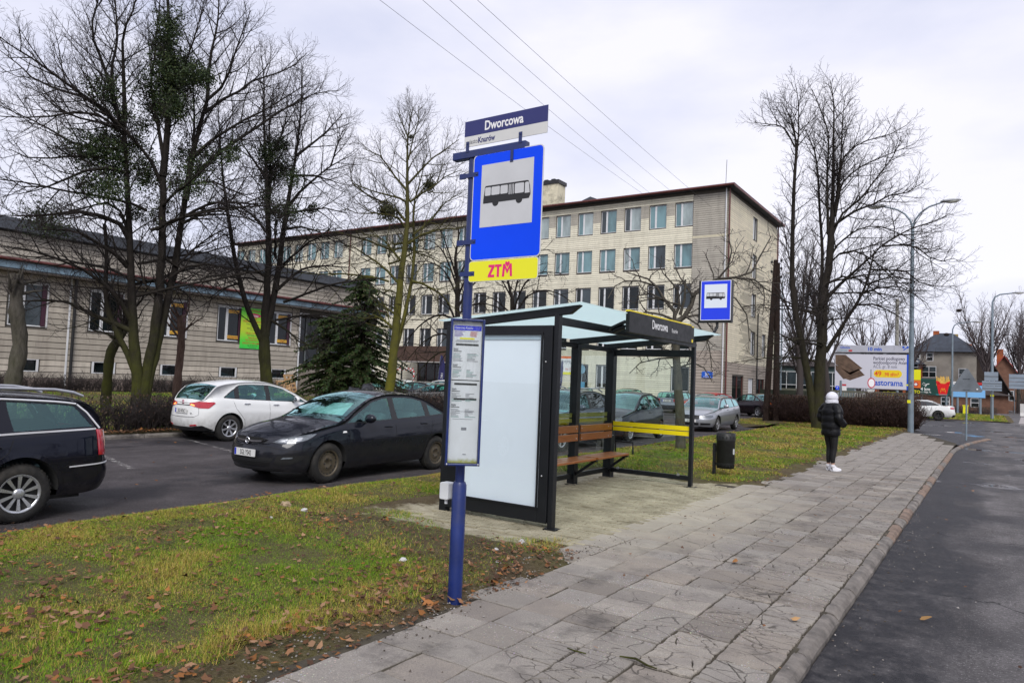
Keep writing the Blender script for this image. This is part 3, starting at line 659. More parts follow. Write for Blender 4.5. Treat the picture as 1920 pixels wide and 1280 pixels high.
for y in (8.3, 10.1): MB().bar((-4.07, y, 2.36), (fx-.05, y, 2.40), .03, .03).build('board_bracket', M_ANTH, sh)
MB().bar((-4.0, 8.05, 2.32), (-3.76, 8.05, 2.42), .06, .03).tube([(-3.95, 8.08, 2.30), (-3.80, 8.08, 2.36)], .035, 10).build('lamp', M_ANTH, sh)
# light box with the bus sign on a bent arm above the roof corner
lb = MB().bb((-4.16, 11.78, 2.74), (-3.60, 11.90, 3.46)).build('sign_box', M_ANTH, sh, bevel=.004)
MB().prism([(0, 0), (.515, 0), (.515, .675), (0, .675)], (-4.12, 11.776, 2.775), X, Z, .004).build('white_rim', M_WHT, lb)
MB().prism([(0, 0), (.495, 0), (.495, .655), (0, .655)], (-4.11, 11.774, 2.785), X, Z, .003).build('blue_field', plain('lightbox_blue', (.008, .04, .72), .3), lb)
MB().prism([(0, 0), (.385, 0), (.385, .40), (0, .40)], (-4.055, 11.771, 2.985), X, Z, .002).build('white_field', plain('lightbox_white', (.70, .74, .80), .35), lb)
bus_picto(lb, (-4.025, 11.7685, 3.13), X, Z, .325, 0)
MB().tube([(-3.90, 11.66, 2.50), (-3.86, 11.75, 2.58), (-3.84, 11.82, 2.66), (-3.84, 11.82, 2.75)], .022, 10).build('sign_arm', M_ANTH, sh)

# ------------------------------------------------------------------ litter bin
M_BIN = mat('bin_black', (.008, .0085, .0085), .55, 0, .2, 8., .1, 30)
lbn = thing('litter_bin', 'slim black metal litter bin on a post beside the shelter', 'litter bin', (-4.12, 13.35, 0))
MB().bb((-.235, -.03, -.1), (-.185, .03, .60)).build('bin_post', M_BIN, lbn, bevel=.004)
bb = MB(); prof = [(.145, .15), (.158, .155), (.163, .25), (.163, .258), (.166, .262), (.168, .66), (.172, .665), (.172, .672), (.174, .80), (.165, .805), (.160, .79)]
bb.lathe(prof, 28, (0, 0, 0)).lathe([(0, .15), (.145, .15)], 28).build('bin_body', M_BIN, lbn)
MB().lathe([(0, .765), (.158, .77)], 28).build('bin_bag', plain('bag_black', (.01, .01, .01), .7), lbn)
sl = MB()
for k in range(16):
    a = 2*PI*k/16; c, s = math.cos(a), math.sin(a)
    for z, h in ((.70, .05), (.19, .03)): sl.box((c*.171*(1 if z > .5 else .958), s*.171*(1 if z > .5 else .958), z+h/2), (.004, .02, h), Matrix.Rotation(a, 3, 'Z'))
sl.build('slots', plain('slot_dark', (.004, .004, .004), .8), lbn)
MB().bb((-.19, -.02, .45), (-.155, .02, .56)).bb((-.19, -.02, .2), (-.14, .02, .24)).build('bin_bracket', M_BIN, lbn)
MB().bb((.155, -.06, .42), (.172, -.02, .52)).build('sticker', M_WPL, lbn)
# ------------------------------------------------------------------ cars
def paint(name, color, rough=.22, metal=0., dirt=(.10, .088, .07), damt=.15):
    if name in MATS: return MATS[name]
    t = NT(name); p = t.obj(); n = t.noise(p, 7, 6, .65); sx = t.n('ShaderNodeSeparateXYZ'); t.l(p, sx.inputs[0])
    low = t.n('ShaderNodeMapRange'); low.inputs[1].default_value = .75; low.inputs[2].default_value = .15; t.l(sx.outputs['Z'], low.inputs[0])
    f = t.math('MULTIPLY', t.math('MULTIPLY', t.ramp(n, [(.3, .25), (.7, 1.)]), low.outputs[0]), damt*2.2)   # road grime thrown up by the wheels
    t.set(Base_Color=t.mix(f, color, dirt), Metallic=metal, Roughness=t.mix(f, (rough,)*3, (.7,)*3), Coat_Weight=.55, Coat_Roughness=.03, Specular_IOR_Level=.08)
    MATS[name] = t.m; return t.m
M_CGLASS = glass_mat('car_glass', (.55, .86, .83), 1.8, gloss=(.50, .80, .80))
M_DGLASS = glass_mat('dark_car_glass', (.12, .15, .17), 1.5)
M_TRIM = plain('car_trim', (.012, .012, .013), .4)
M_SEAM = plain('car_seam', (.004, .004, .004), .8)
M_TYRE = mat('tyre_rubber', (.011, .0105, .010), .85, 0, .3, 9, .2, 50, dirt=((.07, .062, .05), .5, 6.))
M_RIM = mat('rim_silver', (.50, .51, .53), .3, .75, .1, 9)
M_RIMD = plain('rim_black_shade', (.012, .012, .013), .6)  # black wheels' own colour, also painted shade behind spokes and in holes
M_STEEL = mat('steel_rim_brown', (.085, .068, .045), .55, .3, .25, 9)
M_CHROME = plain('chrome', (.75, .76, .78), .12, 1.)
M_LAMP = mat('headlamp', (.13, .145, .165), .3, .1, .4, 30, coat=.5)
M_LAMPC = mat('lamp_reflector', (.42, .44, .47), .25, .3, .3, 30)
M_BRIGHT = plain('bright_trim', (.72, .72, .75), .35, .3)
M_LAMPD = plain('headlamp_dark', (.10, .11, .13), .1, .6, coat=1.)
M_TAIL = mat('tail_lamp_red', (.42, .006, .02), .12, 0, .25, 30, coat=1.)
M_TAILW = plain('tail_lamp_clear', (.62, .50, .36), .15, coat=1.)
M_GLOW = plain('tail_lamp_lit', (1.0, .22, .06), .3, emit=2.2)
M_PLATE = mat('number_plate', (.66, .66, .64), .45, 0, .06, 20)
M_PLATEB = plain('plate_blue', (.01, .03, .45), .4)
M_PRINT = plain('plate_print', (.015, .015, .015), .5)
M_SEAT = mat('seat_fabric', (.07, .072, .075), .9, 0, .15, 20)
M_SEATL = mat('seat_fabric_light', (.22, .24, .25), .9, 0, .15, 20)
M_GRIME = mat('underbody', (.012, .012, .012), .9)

def lerpf(pts):
    xs = np.array([p[0] for p in pts], float); ys = np.array([p[1] for p in pts], float)
    # monotone cubic
    h = np.diff(xs); d = np.diff(ys)/h; m = np.zeros(len(xs)); m[0] = d[0]; m[-1] = d[-1]
    for i in range(1, len(xs)-1): m[i] = 0 if d[i-1]*d[i] <= 0 else 2*d[i-1]*d[i]/(d[i-1]+d[i])
    def f(x):
        x = np.clip(x, xs[0], xs[-1]); i = np.clip(np.searchsorted(xs, x, side='right')-1, 0, len(h)-1)
        t = (x-xs[i])/h[i]; a = h[i]
        return (1+2*t)*(1-t)**2*ys[i]+t*(1-t)**2*a*m[i]+t*t*(3-2*t)*ys[i+1]+t*t*(t-1)*a*m[i+1]
    return f
def memo(f):
    d = {}
    def g(x):
        if isinstance(x, np.ndarray) and x.ndim: return f(x)
        x = float(x)
        if x not in d: d[x] = float(f(x))
        return d[x]
    return g
def lin(pts):
    xs = [p[0] for p in pts]; ys = [p[1] for p in pts]; return lambda x: np.interp(x, xs, ys)
WHEELS = {}
def wheel_parts(kind, rr, w):
    key = (kind, round(rr, 3), round(w, 3))
    if key in WHEELS: return WHEELS[key]
    ri = rr*.66; h = w/2
    ty = MB().lathe([(ri-.01, -h*.9), (ri, -h), (ri+(rr-ri)*.45, -h*1.04), (rr-.018, -h*.86), (rr-.004, -h*.62), (rr, -h*.3), (rr, h*.3), (rr-.004, h*.62), (rr-.018, h*.86), (ri+(rr-ri)*.45, h*1.04), (ri, h), (ri-.012, h*.9), (ri-.03, h*.5)], 40, axis='y')
    for k in range(44):   # tread blocks
        a = 2*PI*k/44
        for yy in (-h*.45, 0, h*.45): ty.box(((rr+.001)*math.cos(a+yy*2), yy, (rr+.001)*math.sin(a+yy*2)), (.008, h*.34, .024), Matrix.Rotation(-(a+yy*2), 3, 'Y'))
    rm = MB()
    def spoke(a, r0, r1, w0, w1, y0, y1, mi=0, th=.014):
        c, s = math.cos(a), math.sin(a); t = (-s, 0, c)
        q = [(r0, -w0), (r1, -w1), (r1, w1), (r0, w0)]; vs = []
        for yy in (0, -th):
            for k, (r, t_) in enumerate(q): vs.append((c*r-s*t_, (y0 if k in (0, 3) else y1)+yy, s*r+c*t_))
        rm.add(vs, [(0, 1, 2, 3), (4, 7, 6, 5), (0, 4, 5, 1), (1, 5, 6, 2), (2, 6, 7, 3), (3, 7, 4, 0)], mi)
    # outward is +y
    rm.lathe([(0, h*.35), (ri-.02, h*.35), (ri-.012, h*.86), (ri+.004, h*.97), (ri-.002, h*1.0)], 40, axis='y', mi=1)
    rm.lathe([(ri-.028, h*.80), (ri-.018, h*.94), (ri+.004, h*1.0), (ri+.006, h*.96)], 40, axis='y', mi=0)
    yo, yc = h*.93, h*.80
    if kind == 'double':
        for k in range(10):
            a = 2*PI*k/10
            for d in (-.075, .075): spoke(a+d*.55, .06, ri-.012, .008, .0125, yc, yo)
    elif kind == 'steel':
        prof = [(.0, h*.62), (.045, h*.62), (.06, h*.74), (.09, h*.78), (.115, h*.66), (.135, h*.62), (ri-.05, h*.70), (ri-.025, h*.6), (ri-.012, h*.86)]
        rm.lathe(prof, 40, axis='y', mi=0)
        for k in range(16):
            a = 2*PI*k/16; c, s = math.cos(a), math.sin(a); rc = ri-.042
            rm.lathe([(0, .0), (.0125, .0), (.0125, -.004)], 10, (rc*c, h*.712, rc*s), axis='y', mi=1)
        for k in range(5):
            a = 2*PI*k/5+.3; rm.lathe([(0, .012), (.011, .012), (.011, -.01)], 8, (.075*math.cos(a), h*.78, .075*math.sin(a)), axis='y', mi=1)
    else:
        ns = {'seven': 7, 'five': 5, 'cap': 12, 'dark': 5}[kind]; wd = {'seven': .022, 'five': .032, 'cap': .013, 'dark': .03}[kind]
        for k in range(ns):
            a = 2*PI*k/ns; spoke(a, .05, ri-.012, wd*.8, wd*1.15, yc, yo)
    if kind != 'steel': rm.lathe([(0, yo+.004), (.035, yo+.002), (.05, yc+.012), (.062, yc-.01)], 20, axis='y', mi=0)
    m0 = M_STEEL if kind == 'steel' else (M_RIMD if kind == 'dark' else M_RIM)
    WHEELS[key] = (ty.mesh('tyre', M_TYRE), rm.mesh('rim', [m0, M_RIMD])); return WHEELS[key]

def make_car(name, label, S, loc, heading, group=None, cat='car'):
    """S = dictionary of side-view profiles in metres, x counted from the front bumper; heading = world angle the car points to"""
    L, W, fo, wb, wr = S['L'], S['W'], S['fo'], S['wb'], S['wr']; x0 = fo+wb/2
    root = thing(name, label, cat, loc, heading-PI, group)   # local -x is forward
    zt, zb, zs = memo(lerpf(S['top'])), memo(lerpf(S['belt'])), memo(lerpf(S['sill']))
    nose, tail = lin(S['nose']), lin(S['tail'])
    rf, rr, pf, pr = S.get('rf', .85), S.get('rr', .6), S.get('pf', 2.5), S.get('pr', 2.8)
    def yo(x):
        x = np.asarray(x, float)
        f = 1-np.clip(1-x/rf, 0, 1)**pf; g = 1-np.clip(1-(L-x)/rr, 0, 1)**pr
        return W/2*np.clip(f, 0, 1)**(1/pf)*np.clip(g, 0, 1)**(1/pr)*(1-.035*np.clip(1-x/(L*.35), 0, 1)-.04*np.clip((x-L*.68)/(L*.32), 0, 1))
    prof = lin([(0, .90), (.06, .93), (.18, .975), (.36, .992), (.55, 1.0), (.66, 1.0), (.72, .988), (.85, .972), (.95, .95), (1, .925)])
    def shiftx(x, z): return nose(z)*np.clip(1-x/.9, 0, 1)**1.6+tail(z)*np.clip(1-(L-x)/.7, 0, 1)**1.6
    def side(x, z):   # point on the lower body
        b = zb(x); s0 = zs(x); t = np.clip((z-s0)/(b-s0), 0, 1)
        return x+shiftx(x, z), yo(x)*prof(t), z
    xa = [fo, fo+wb]; ra = wr+S.get('gap', .045)
    def arch(x):
        z = zs(x)
        for c in xa: z = np.where(np.abs(x-c) < ra, np.maximum(z, wr+np.sqrt(np.maximum(ra*ra-(x-c)**2, 0))*1.02), z)
        return z
    st = list(rf*.75*(1-np.cos(np.linspace(0, PI/2, 15))))+list(L-rr*.8*(1-np.cos(np.linspace(0, PI/2, 15))))+list(np.arange(.5, L-.4, .085))
    for c in xa: st += list(c+ra*np.cos(np.linspace(0, PI, 19)))+[c-ra-.004, c+ra+.004]
    for q in ('ws', 'rw'):
        if q in S: st += list(S[q])
    st = sorted(st); xs = [0.0]
    for x in st:
        if x-xs[-1] > .006: xs.append(x)
    xs[-1] = L; xs = np.array(xs)
    fr = np.array([0, .07, .2, .34, .48, .58, .66, .72, .80, .88, .95, 1.0])
    P = MB(); lx = lambda x: x-x0
    # lower shell, both sides
    for sg in (1, -1):
        V = []; nz = len(fr)
        for x in xs:
            zl = float(arch(x)); b = float(zb(x)); zl = min(zl, b-.05)
            for f in fr:
                px, py, pz = side(x, zl+(b-zl)*f); V.append((lx(px), sg*py, pz))
        F, M2 = [], []
        for i in range(len(xs)-1):
            for j in range(nz-1):
                q = (i*nz+j, (i+1)*nz+j, (i+1)*nz+j+1, i*nz+j+1); F.append(q if sg > 0 else q[::-1])
        P.add(V, [f[::-1] for f in F], 0, True)
    # hood, roof and tail: rows from the glass edge to the middle
    crown = S.get('crown', .055); tum = S.get('tum', .42)
    ecache = {}
    def edge(x):
        x = float(x)
        if x not in ecache: ecache[x] = edge0(x)
        return ecache[x]
    def edge0(x):
        b = float(zb(x)); g = max(0., float(zt(x))-crown-b); yb = float(yo(x))*.925
        return b, g, yb, max(0, yb-tum*g*min(1, yb/.6)), b+g
    ss = [0, .07, .2, .4, .65, 1.0]; ns = len(ss)
    bowc, bowr = S.get('ws', (1.2, 2))[0], S.get('rw', (L-.5, L))[-1]
    def top(x, s):
        b, g, yb, ye, ze = edge(x); c = float(zt(x))
        fx = float(x+shiftx(x, b)); w = .15*math.exp(-((x-bowc)/.55)**2)-(.09*math.exp(-((x-bowr)/.35)**2) if 'rw' in S else 0)
        return Vector((lx(fx)-w*(1-(1-s)**2)*min(1, g/.1+.35 if g < .1 else 1), ye*(1-s), ze+(c-ze)*(1-(1-s)**2.3)))
    glassV = {'windscreen': S.get('ws'), 'rear_window': S.get('rw')}; gm = {k: MB() for k in glassV}; blk = MB()
    T = [[top(x, s) for s in ss] for x in xs]
    for sg in (1, -1):
        for i in range(len(xs)-1):
            for j in range(ns-1):
                q = [T[i][j], T[i+1][j], T[i+1][j+1], T[i][j+1]]
                q = [Vector((p.x, p.y*sg, p.z)) for p in q]
                if sg < 0: q = q[::-1]
                xm = (xs[i]+xs[i+1])/2; hit = None
                for k, rg in glassV.items():
                    if rg and rg[0]-1e-4 <= xm <= rg[1]+1e-4 and j >= 1: hit = k
                (gm[hit] if hit else P).add(q, [(0, 1, 2, 3)], 0, True)
    # side greenhouse: outline with window openings, triangulated
    sel = [x for x in xs if edge(x)[1] > .012]
    xa0, xa1 = sel[0], sel[-1]; dlo = S['dlo']; panes = {'glass': MB(), 'quarter': MB()}; frame = MB()
    def at(x, z): b, g, yb, ye, ze = edge(x); return (lx(x+float(shiftx(x, b))), max(0, yb-tum*(z-b)*min(1, yb/.6)), z)
    lowz = lambda x: float(zb(x))+.022; hiz = lambda x: edge(x)[4]-S.get('roofrail', .05)
    def band(la, lb):   # outline between two slanted lines (x at belt, x at roof)
        def xl(l, z, zz0, zz1): return l[0]+(l[1]-l[0])*min(1, max(0, (z-zz0)/max(.01, zz1-zz0)))
        pts = []; n = 26
        A = np.linspace(min(la), max(lb), 60); bot = []; topp = []
        for x in A:
            zl, zh = lowz(x), hiz(x)
            if zh-zl < .012: continue
            # z interval where the slanted lines allow this x
            ok = [z for z in np.linspace(zl, zh, 24) if xl(la, z, lowz(la[0]), hiz(la[1])) <= x <= xl(lb, z, lowz(lb[0]), hiz(lb[1]))]
            if len(ok) > 1: bot.append((x, ok[0])); topp.append((x, ok[-1]))
        return bot+topp[::-1]
    DL = band(dlo[0], dlo[1]); PN = []
    pil = [dlo[0]]+[l for pr_ in S['pillars'] for l in pr_]+[dlo[1]]
    for k in range(0, len(pil), 2):
        a, b = pil[k], pil[k+1]; a = (a[0]+.018, a[1]+.018); b = (b[0]-.018, b[1]-.018)
        pb = band(a, b)
        if len(pb) > 4:
            n = len(pb)//2; pb = [(x, z+.014) for x, z in pb[:n]]+[(x, max(z-.012, lowz(x)+.016)) for x, z in pb[n:]]; PN.append(pb)
    bot = [(x, edge(x)[0]) for x in sel]; tp = [(x, edge(x)[4]) for x in sel]; OUT = bot+tp[::-1]
    pts, edges = [], []
    def loop(pl):
        o = len(pts); pts.extend(Vector(p) for p in pl); edges.extend((o+i, o+(i+1) % len(pl)) for i in range(len(pl)))
    loop(OUT); loop(DL)
    for p in PN: loop(p)
    vv, ee, ff, *_ = delaunay_2d_cdt(pts, edges, [], 1, 1e-5)
    def inside(p, pl):
        c = False; n = len(pl)
        for i in range(n):
            x1, y1 = pl[i]; x2, y2 = pl[(i+1) % n]
            if (y1 > p[1]) != (y2 > p[1]) and p[0] < (x2-x1)*(p[1]-y1)/(y2-y1)+x1: c = not c
        return c
    for f in ff:
        cx = sum(vv[i].x for i in f)/len(f); cz = sum(vv[i].y for i in f)/len(f)
        if not inside((cx, cz), OUT): continue
        k = next((n for n, p in enumerate(PN) if inside((cx, cz), p)), None)
        for sg in (1, -1):
            q = [at(vv[i].x, vv[i].y) for i in f]; q = [(p[0], sg*p[1], p[2]) for p in q]
            nrm = (Vector(q[1])-Vector(q[0])).cross(Vector(q[2])-Vector(q[0]))
            if nrm.y*sg < 0: q = q[::-1]
            if k is not None: panes.setdefault((k, sg), MB()).add([(p[0], p[1]-sg*.004, p[2]) for p in q], [tuple(range(len(q)))], 0, True)
            elif inside((cx, cz), DL): frame.add([(p[0], p[1]-sg*.001, p[2]) for p in q], [tuple(range(len(q)))], 0, True)
            else: P.add(q, [tuple(range(len(q)))], 0, True)
    body = P.build('body', S['paint'], root, weld=False)
    bm = bmesh.new(); bm.from_mesh(body.data); bmesh.ops.remove_doubles(bm, verts=bm.verts, dist=4e-4); bm.to_mesh(body.data); bm.free()
    frame.build('window_frame', S.get('frame_mat', M_TRIM), root)
    sg_m = S.get('side_glass', M_CGLASS)
    for k, m in panes.items():
        if m.v:
            back = k[0] > 0 and S.get('dark_rear')
            m.build('side_window', M_DGLASS if back else sg_m, root)
    for k, m in gm.items():
        if m.v: m.build(k, M_DGLASS if (k == 'rear_window' and S.get('dark_rear')) else M_CGLASS, root, weld=True)
    # plan outline as arc length from the middle of the nose
    xd = np.concatenate([rf*(1-np.cos(np.linspace(0, PI/2, 120))), np.linspace(rf, L-rr, 150)[1:-1], (L-rr*(1-np.cos(np.linspace(0, PI/2, 120))))[::-1]])
    yd = yo(xd); arc = np.concatenate([[0], np.cumsum(np.hypot(np.diff(xd), np.diff(yd)))]); A = arc[-1]
    def pos(a, z, off=0.):
        sg = -1 if a < 0 else 1; a = abs(a)
        if a > A: a = 2*A-a; sg = -sg
        def raw(a_, z_):
            x = float(np.interp(a_, arc, xd)); b = float(zb(x))
            px, py, pz = side(x, min(z_, b)); return Vector((lx(float(px)), float(py), z_))
        p = raw(a, z)
        if off:
            e = .006; a1, a2 = max(0, a-e), min(A, a+e)
            ta = raw(a2, z)-raw(a1, z)
            if a < .01: ta = Vector((0, 1, 0))
            if a > A-.01: ta = Vector((0, -1, 0))
            tz = raw(a, z+e)-raw(a, z-e); n = tz.cross(ta)
            if n.length > 1e-9: n.normalize()
            c = Vector((0, 0, p.z)); 
            if n.dot(Vector((p.x*.25, p.y, 0))) < 0: n = -n
            p = p+n*off
        return Vector((p.x, p.y*sg, p.z))
    def a_at(x): return float(np.interp(x, xd, arc))
    def patch(name_, poly, m, off=.004, step=.035, parent=root, both=True):
        """panel lying on the body shell: outline in (arc length, height)"""
        for sg in ((1, -1) if both else (1,)):
            pl = []
            for a, b in zip(poly, poly[1:]+poly[:1]):
                n = max(1, int(math.hypot(b[0]-a[0], b[1]-a[1])/step))
                pl += [(a[0]+(b[0]-a[0])*t/n, a[1]+(b[1]-a[1])*t/n) for t in range(n)]
            pts = [Vector(p) for p in pl]; ed = [(i, (i+1) % len(pl)) for i in range(len(pl))]
            ax = [p[0] for p in pl]; az = [p[1] for p in pl]
            for ga in np.arange(min(ax)+step*.5, max(ax), step):
                for gz in np.arange(min(az)+step*.5, max(az), step):
                    if inside((ga, gz), pl): pts.append(Vector((float(ga), float(gz))))
            vv, _, ff, *_ = delaunay_2d_cdt(pts, ed, [], 1, 1e-6)
            mb = MB(); vs = [pos(v.x, v.y, off) for v in vv]; vs = [Vector((p.x, p.y*sg, p.z)) for p in vs]
            fs = [f for f in ff if inside((sum(vv[i].x for i in f)/len(f), sum(vv[i].y for i in f)/len(f)), pl)]
            if sg < 0: fs = [tuple(f)[::-1] for f in fs]
            # rim so that the panel has an edge
            base = [pos(p[0], p[1], 0) for p in pl]; base = [Vector((p.x, p.y*sg, p.z)) for p in base]; up = [pos(p[0], p[1], off) for p in pl]; up = [Vector((p.x, p.y*sg, p.z)) for p in up]
            mb.add(vs, fs, 0, True); k = len(pl); mb.add(base+up, [(i, (i+1) % k, k+(i+1) % k, k+i) for i in range(k)], 0)
            mb.build(name_, m, parent)
    def seam(pts, w=.007, name_='seam', m=M_SEAM, off=.0015, both=True):
        out = []
        for (a, z), (a2, z2) in zip(pts, pts[1:]):
            n = max(1, int(math.hypot(a2-a, z2-z)/.05)); out += [(a+(a2-a)*t/n, z+(z2-z)*t/n) for t in range(n)]
        out.append(pts[-1])
        for sg in ((1, -1) if both else (1,)):
            mb = MB(); vs = []
            for i, (a, z) in enumerate(out):
                p, q = out[max(0, i-1)], out[min(len(out)-1, i+1)]; dx, dz = q[0]-p[0], q[1]-p[1]; l = math.hypot(dx, dz) or 1
                for s in (-1, 1): v = pos(a-dz/l*w/2*s, z+dx/l*w/2*s, off); vs.append((v.x, v.y*sg, v.z))
            mb.add(vs, [(2*i, 2*i+1, 2*i+3, 2*i+2) for i in range(len(out)-1)]).build(name_, m, root)
    # wheel arches
    for c in xa:
        for sg in (1, -1):
            mb = MB(); vs = []; n = 22; lip = S.get('lip', 0)
            for k in range(n+1):
                th = PI*k/n; x = c+ra*math.cos(th)*.999; z = wr+ra*1.02*math.sin(th)
                if z < float(zs(x)): z = float(zs(x))
                _, y, _ = side(x, z); y = float(y)
                vs += [(lx(x), sg*(y+.002), z), (lx(c+ra*.985*math.cos(th)), sg*(y-.02), wr+(z-wr)*.985), (lx(c+ra*.985*math.cos(th)), sg*(y-.30), wr+(z-wr)*.985)]
            mb.add(vs, [(3*i+j, 3*i+3+j, 3*i+4+j, 3*i+1+j) for i in range(n) for j in range(2)])
            mb.build('wheel_arch', M_GRIME, root)
            if lip:
                mb = MB(); vs = []
                for k in range(n+1):
                    th = PI*k/n
                    for r in (ra*1.0, ra+lip):
                        x = c+r*math.cos(th); z = wr+r*1.02*math.sin(th); z = max(z, float(zs(x))+.0)
                        _, y, _ = side(x, min(z, float(zb(x)))); vs.append((lx(x), sg*(float(y)+.010), z))
                mb.add(vs, [(2*i, 2*i+1, 2*i+3, 2*i+2) for i in range(n)], 0, True).build('arch_flare', S.get('lip_mat', S['paint']), root)
    P2 = MB(); zf = float(zs(L/2))
    P2.bb((lx(.45), -W*.40, zf-.02), (lx(L-.4), W*.40, zf+.02)).build('underbody', M_GRIME, root)
    # wheels
    tw = S.get('tw', .205); ty, rm = wheel_parts(S['wheel'], wr, tw)
    for c in xa:
        for sg in (1, -1):
            y = W/2*.985-tw/2-S.get('inset', .02); w = link('wheel', ty, root, (lx(c), sg*y, wr))
            w.rotation_euler = (0, random.uniform(0, 6), 0 if sg > 0 else PI)
            link('rim', rm, w)
    # interior
    bz = float(zb(L*.5))-.02; wx0, wx1 = S['ws']
    cab = MB(); cab.bb((lx(wx0+.1), -W*.40, bz-.55), (lx(S.get('cab_end', L-.5)), W*.40, bz-.5)).build('cabin_floor', M_GRIME, root)
    ds = MB(); ds.bb((lx(wx0+.12), -W*.41, bz-.25), (lx(wx0+.62), W*.41, bz-.03)).build('dashboard', M_TRIM, root, bevel=.05)
    sm = S.get('seat', M_SEAT); fx = wx1+.15
    for row, xx in enumerate((fx, fx+.85)):
        if xx > S.get('cab_end', L-.6)-.2: continue
        for yy in (-.36, .36):
            m = MB(); rot = Matrix.Rotation(R(14), 3, 'Y')
            m.box((lx(xx+.05), yy, bz-.18), (.14, .46, .66), rot).box((lx(xx+.16), yy, bz+.24), (.09, .26, .17), rot).box((lx(xx-.25), yy, bz-.46), (.5, .46, .14)).build('seat', sm, root, bevel=.04)
    stw = MB(); stw.lathe([(.175+.014*math.cos(a), .014*math.sin(a)) for a in np.linspace(0, 2*PI, 9)], 24, axis='x').build('steering_wheel', M_TRIM, root, (lx(wx0+.78), -.36 if S.get('lhd', True) else .36, bz-.03))
    # mirrors and handles
    for sg in (1, -1):
        xm, zm = S.get('mirror', (wx0+.42, float(zb(wx0+.4))+.07)); _, ym, _ = side(xm, float(zb(xm)))
        m = MB().sphere((lx(xm), sg*(float(ym)+.13), zm), (.075, .115, .078), 14, 10); mir = m.build('mirror', S.get('mirror_mat', S['paint']), root)
        MB().bar((lx(xm), sg*(float(ym)-.03), zm-.07), (lx(xm), sg*(float(ym)+.08), zm-.05), .06, .04).build('mirror_arm', M_TRIM, mir)
        MB().sphere((lx(xm)+.045, sg*(float(ym)+.13), zm), (.032, .095, .062), 12, 8).build('mirror_glass', M_LAMPD, mir)
        for hx, hz in S.get('handles', ()):
            p = pos(a_at(hx), hz, .022); p0 = pos(a_at(hx-.085), hz, .002); p1 = pos(a_at(hx+.085), hz, .002)
            MB().tube([(p0.x, p0.y*sg, p0.z), (p.x-.05, p.y*sg, p.z+.004), (p.x+.05, p.y*sg, p.z+.004), (p1.x, p1.y*sg, p1.z)], .013, 8).build('handle', S.get('handle_mat', S['paint']), root)
    for ln in S.get('seams', ()): seam([(a_at(x), z) for x, z in ln])
    for ln, w, m in S.get('strips', ()): seam([(a_at(x), z) for x, z in ln], w, 'trim_strip', m, .006)
    S2 = dict(root=root, pos=pos, patch=patch, seam=seam, A=A, a_at=a_at, lx=lx, top=top, edge=edge, zb=zb, zt=zt, L=L, W=W)
    return S2
def plate(c, front, z, s, w=.52, h=.114):
    """Polish number plate on the nose or the tail"""
    p = c['pos'](0 if front else c['A'], z, .012); d = -1 if front else 1
    ux = (0, -d*-1, 0) if not front else (0, -1, 0); ux = (0, 1, 0) if not front else (0, -1, 0)
    x = p.x+d*.012
    pl = MB().prism(rrect(w, h, .01, 2), (x, -w/2 if not front else w/2, z-h/2), ux, (0, 0, 1), -.02 if False else .006).build('number_plate', M_PLATE, c['root'])
    n = Vector(ux).cross(Vector((0, 0, 1))); o = Vector((x, 0, z))+n*.0065
    MB().prism(rrect(.042, h-.008, .006, 2), Vector((x, 0, z-h/2+.004))+Vector(ux)*(-w/2+.004)+n*.006, ux, (0, 0, 1), .0012).build('plate_band', M_PLATEB, pl)
    if s: text('lettering', s, h*.98, M_PRINT, pl, o+Vector(ux)*.022+Vector((0, 0, -h*.335)), ux, (0, 0, 1), 'CENTER', .0015, .62)
    return pl

def spec(L, W, H, fo, wb, wr, **k):
    k.update(L=L, W=W, H=H, fo=fo, wb=wb, wr=wr); return k
SILL = lambda L: [(0, .22), (.5, .20), (L*.5, .23), (L-.5, .25), (L, .30)]
NOSE = [(.2, .07), (.36, .0), (.5, .0), (.62, .03), (.75, .13), (.9, .26)]
TAIL = [(.2, -.10), (.38, -.01), (.55, 0.), (.65, -.03), (.8, -.05), (1.0, -.07)]
def sedan(L, W, H, paint_, **k):
    d = spec(L, W, H, .93, 2.69, .325, paint=paint_, sill=SILL(L), nose=NOSE, tail=TAIL,
        top=[(0, .66), (.25, .80), (.7, .92), (1.22, 1.02), (1.6, 1.22), (2.05, H-.07), (2.45, H-.005), (2.85, H), (3.3, H-.07), (3.7, H-.24), (4.05, H-.385), (4.2, 1.085), (L-.12, 1.06), (L, .99)],
        belt=[(0, .62), (.3, .73), (.8, .83), (1.3, .92), (2.4, .965), (3.6, 1.02), (4.1, 1.045), (L-.15, 1.02), (L, .95)],
        ws=(1.22, 2.16), rw=(3.28, 4.08), dlo=((1.25, 1.9), (4.02, 3.5)), pillars=[((2.42, 2.44), (2.52, 2.50)), ((3.34, 3.30), (3.42, 3.40))],
        wheel='five', cab_end=4.0, handles=((2.27, .87), (3.22, .90)),
        seams=([(1.36, .90), (1.34, .5), (1.38, .27)], [(2.46, .96), (2.46, .5), (2.44, .27)], [(3.5, 1.0), (3.44, .78), (3.25, .55), (3.2, .30)]), mirror=(1.72, 1.03))
    d.update(k); return d
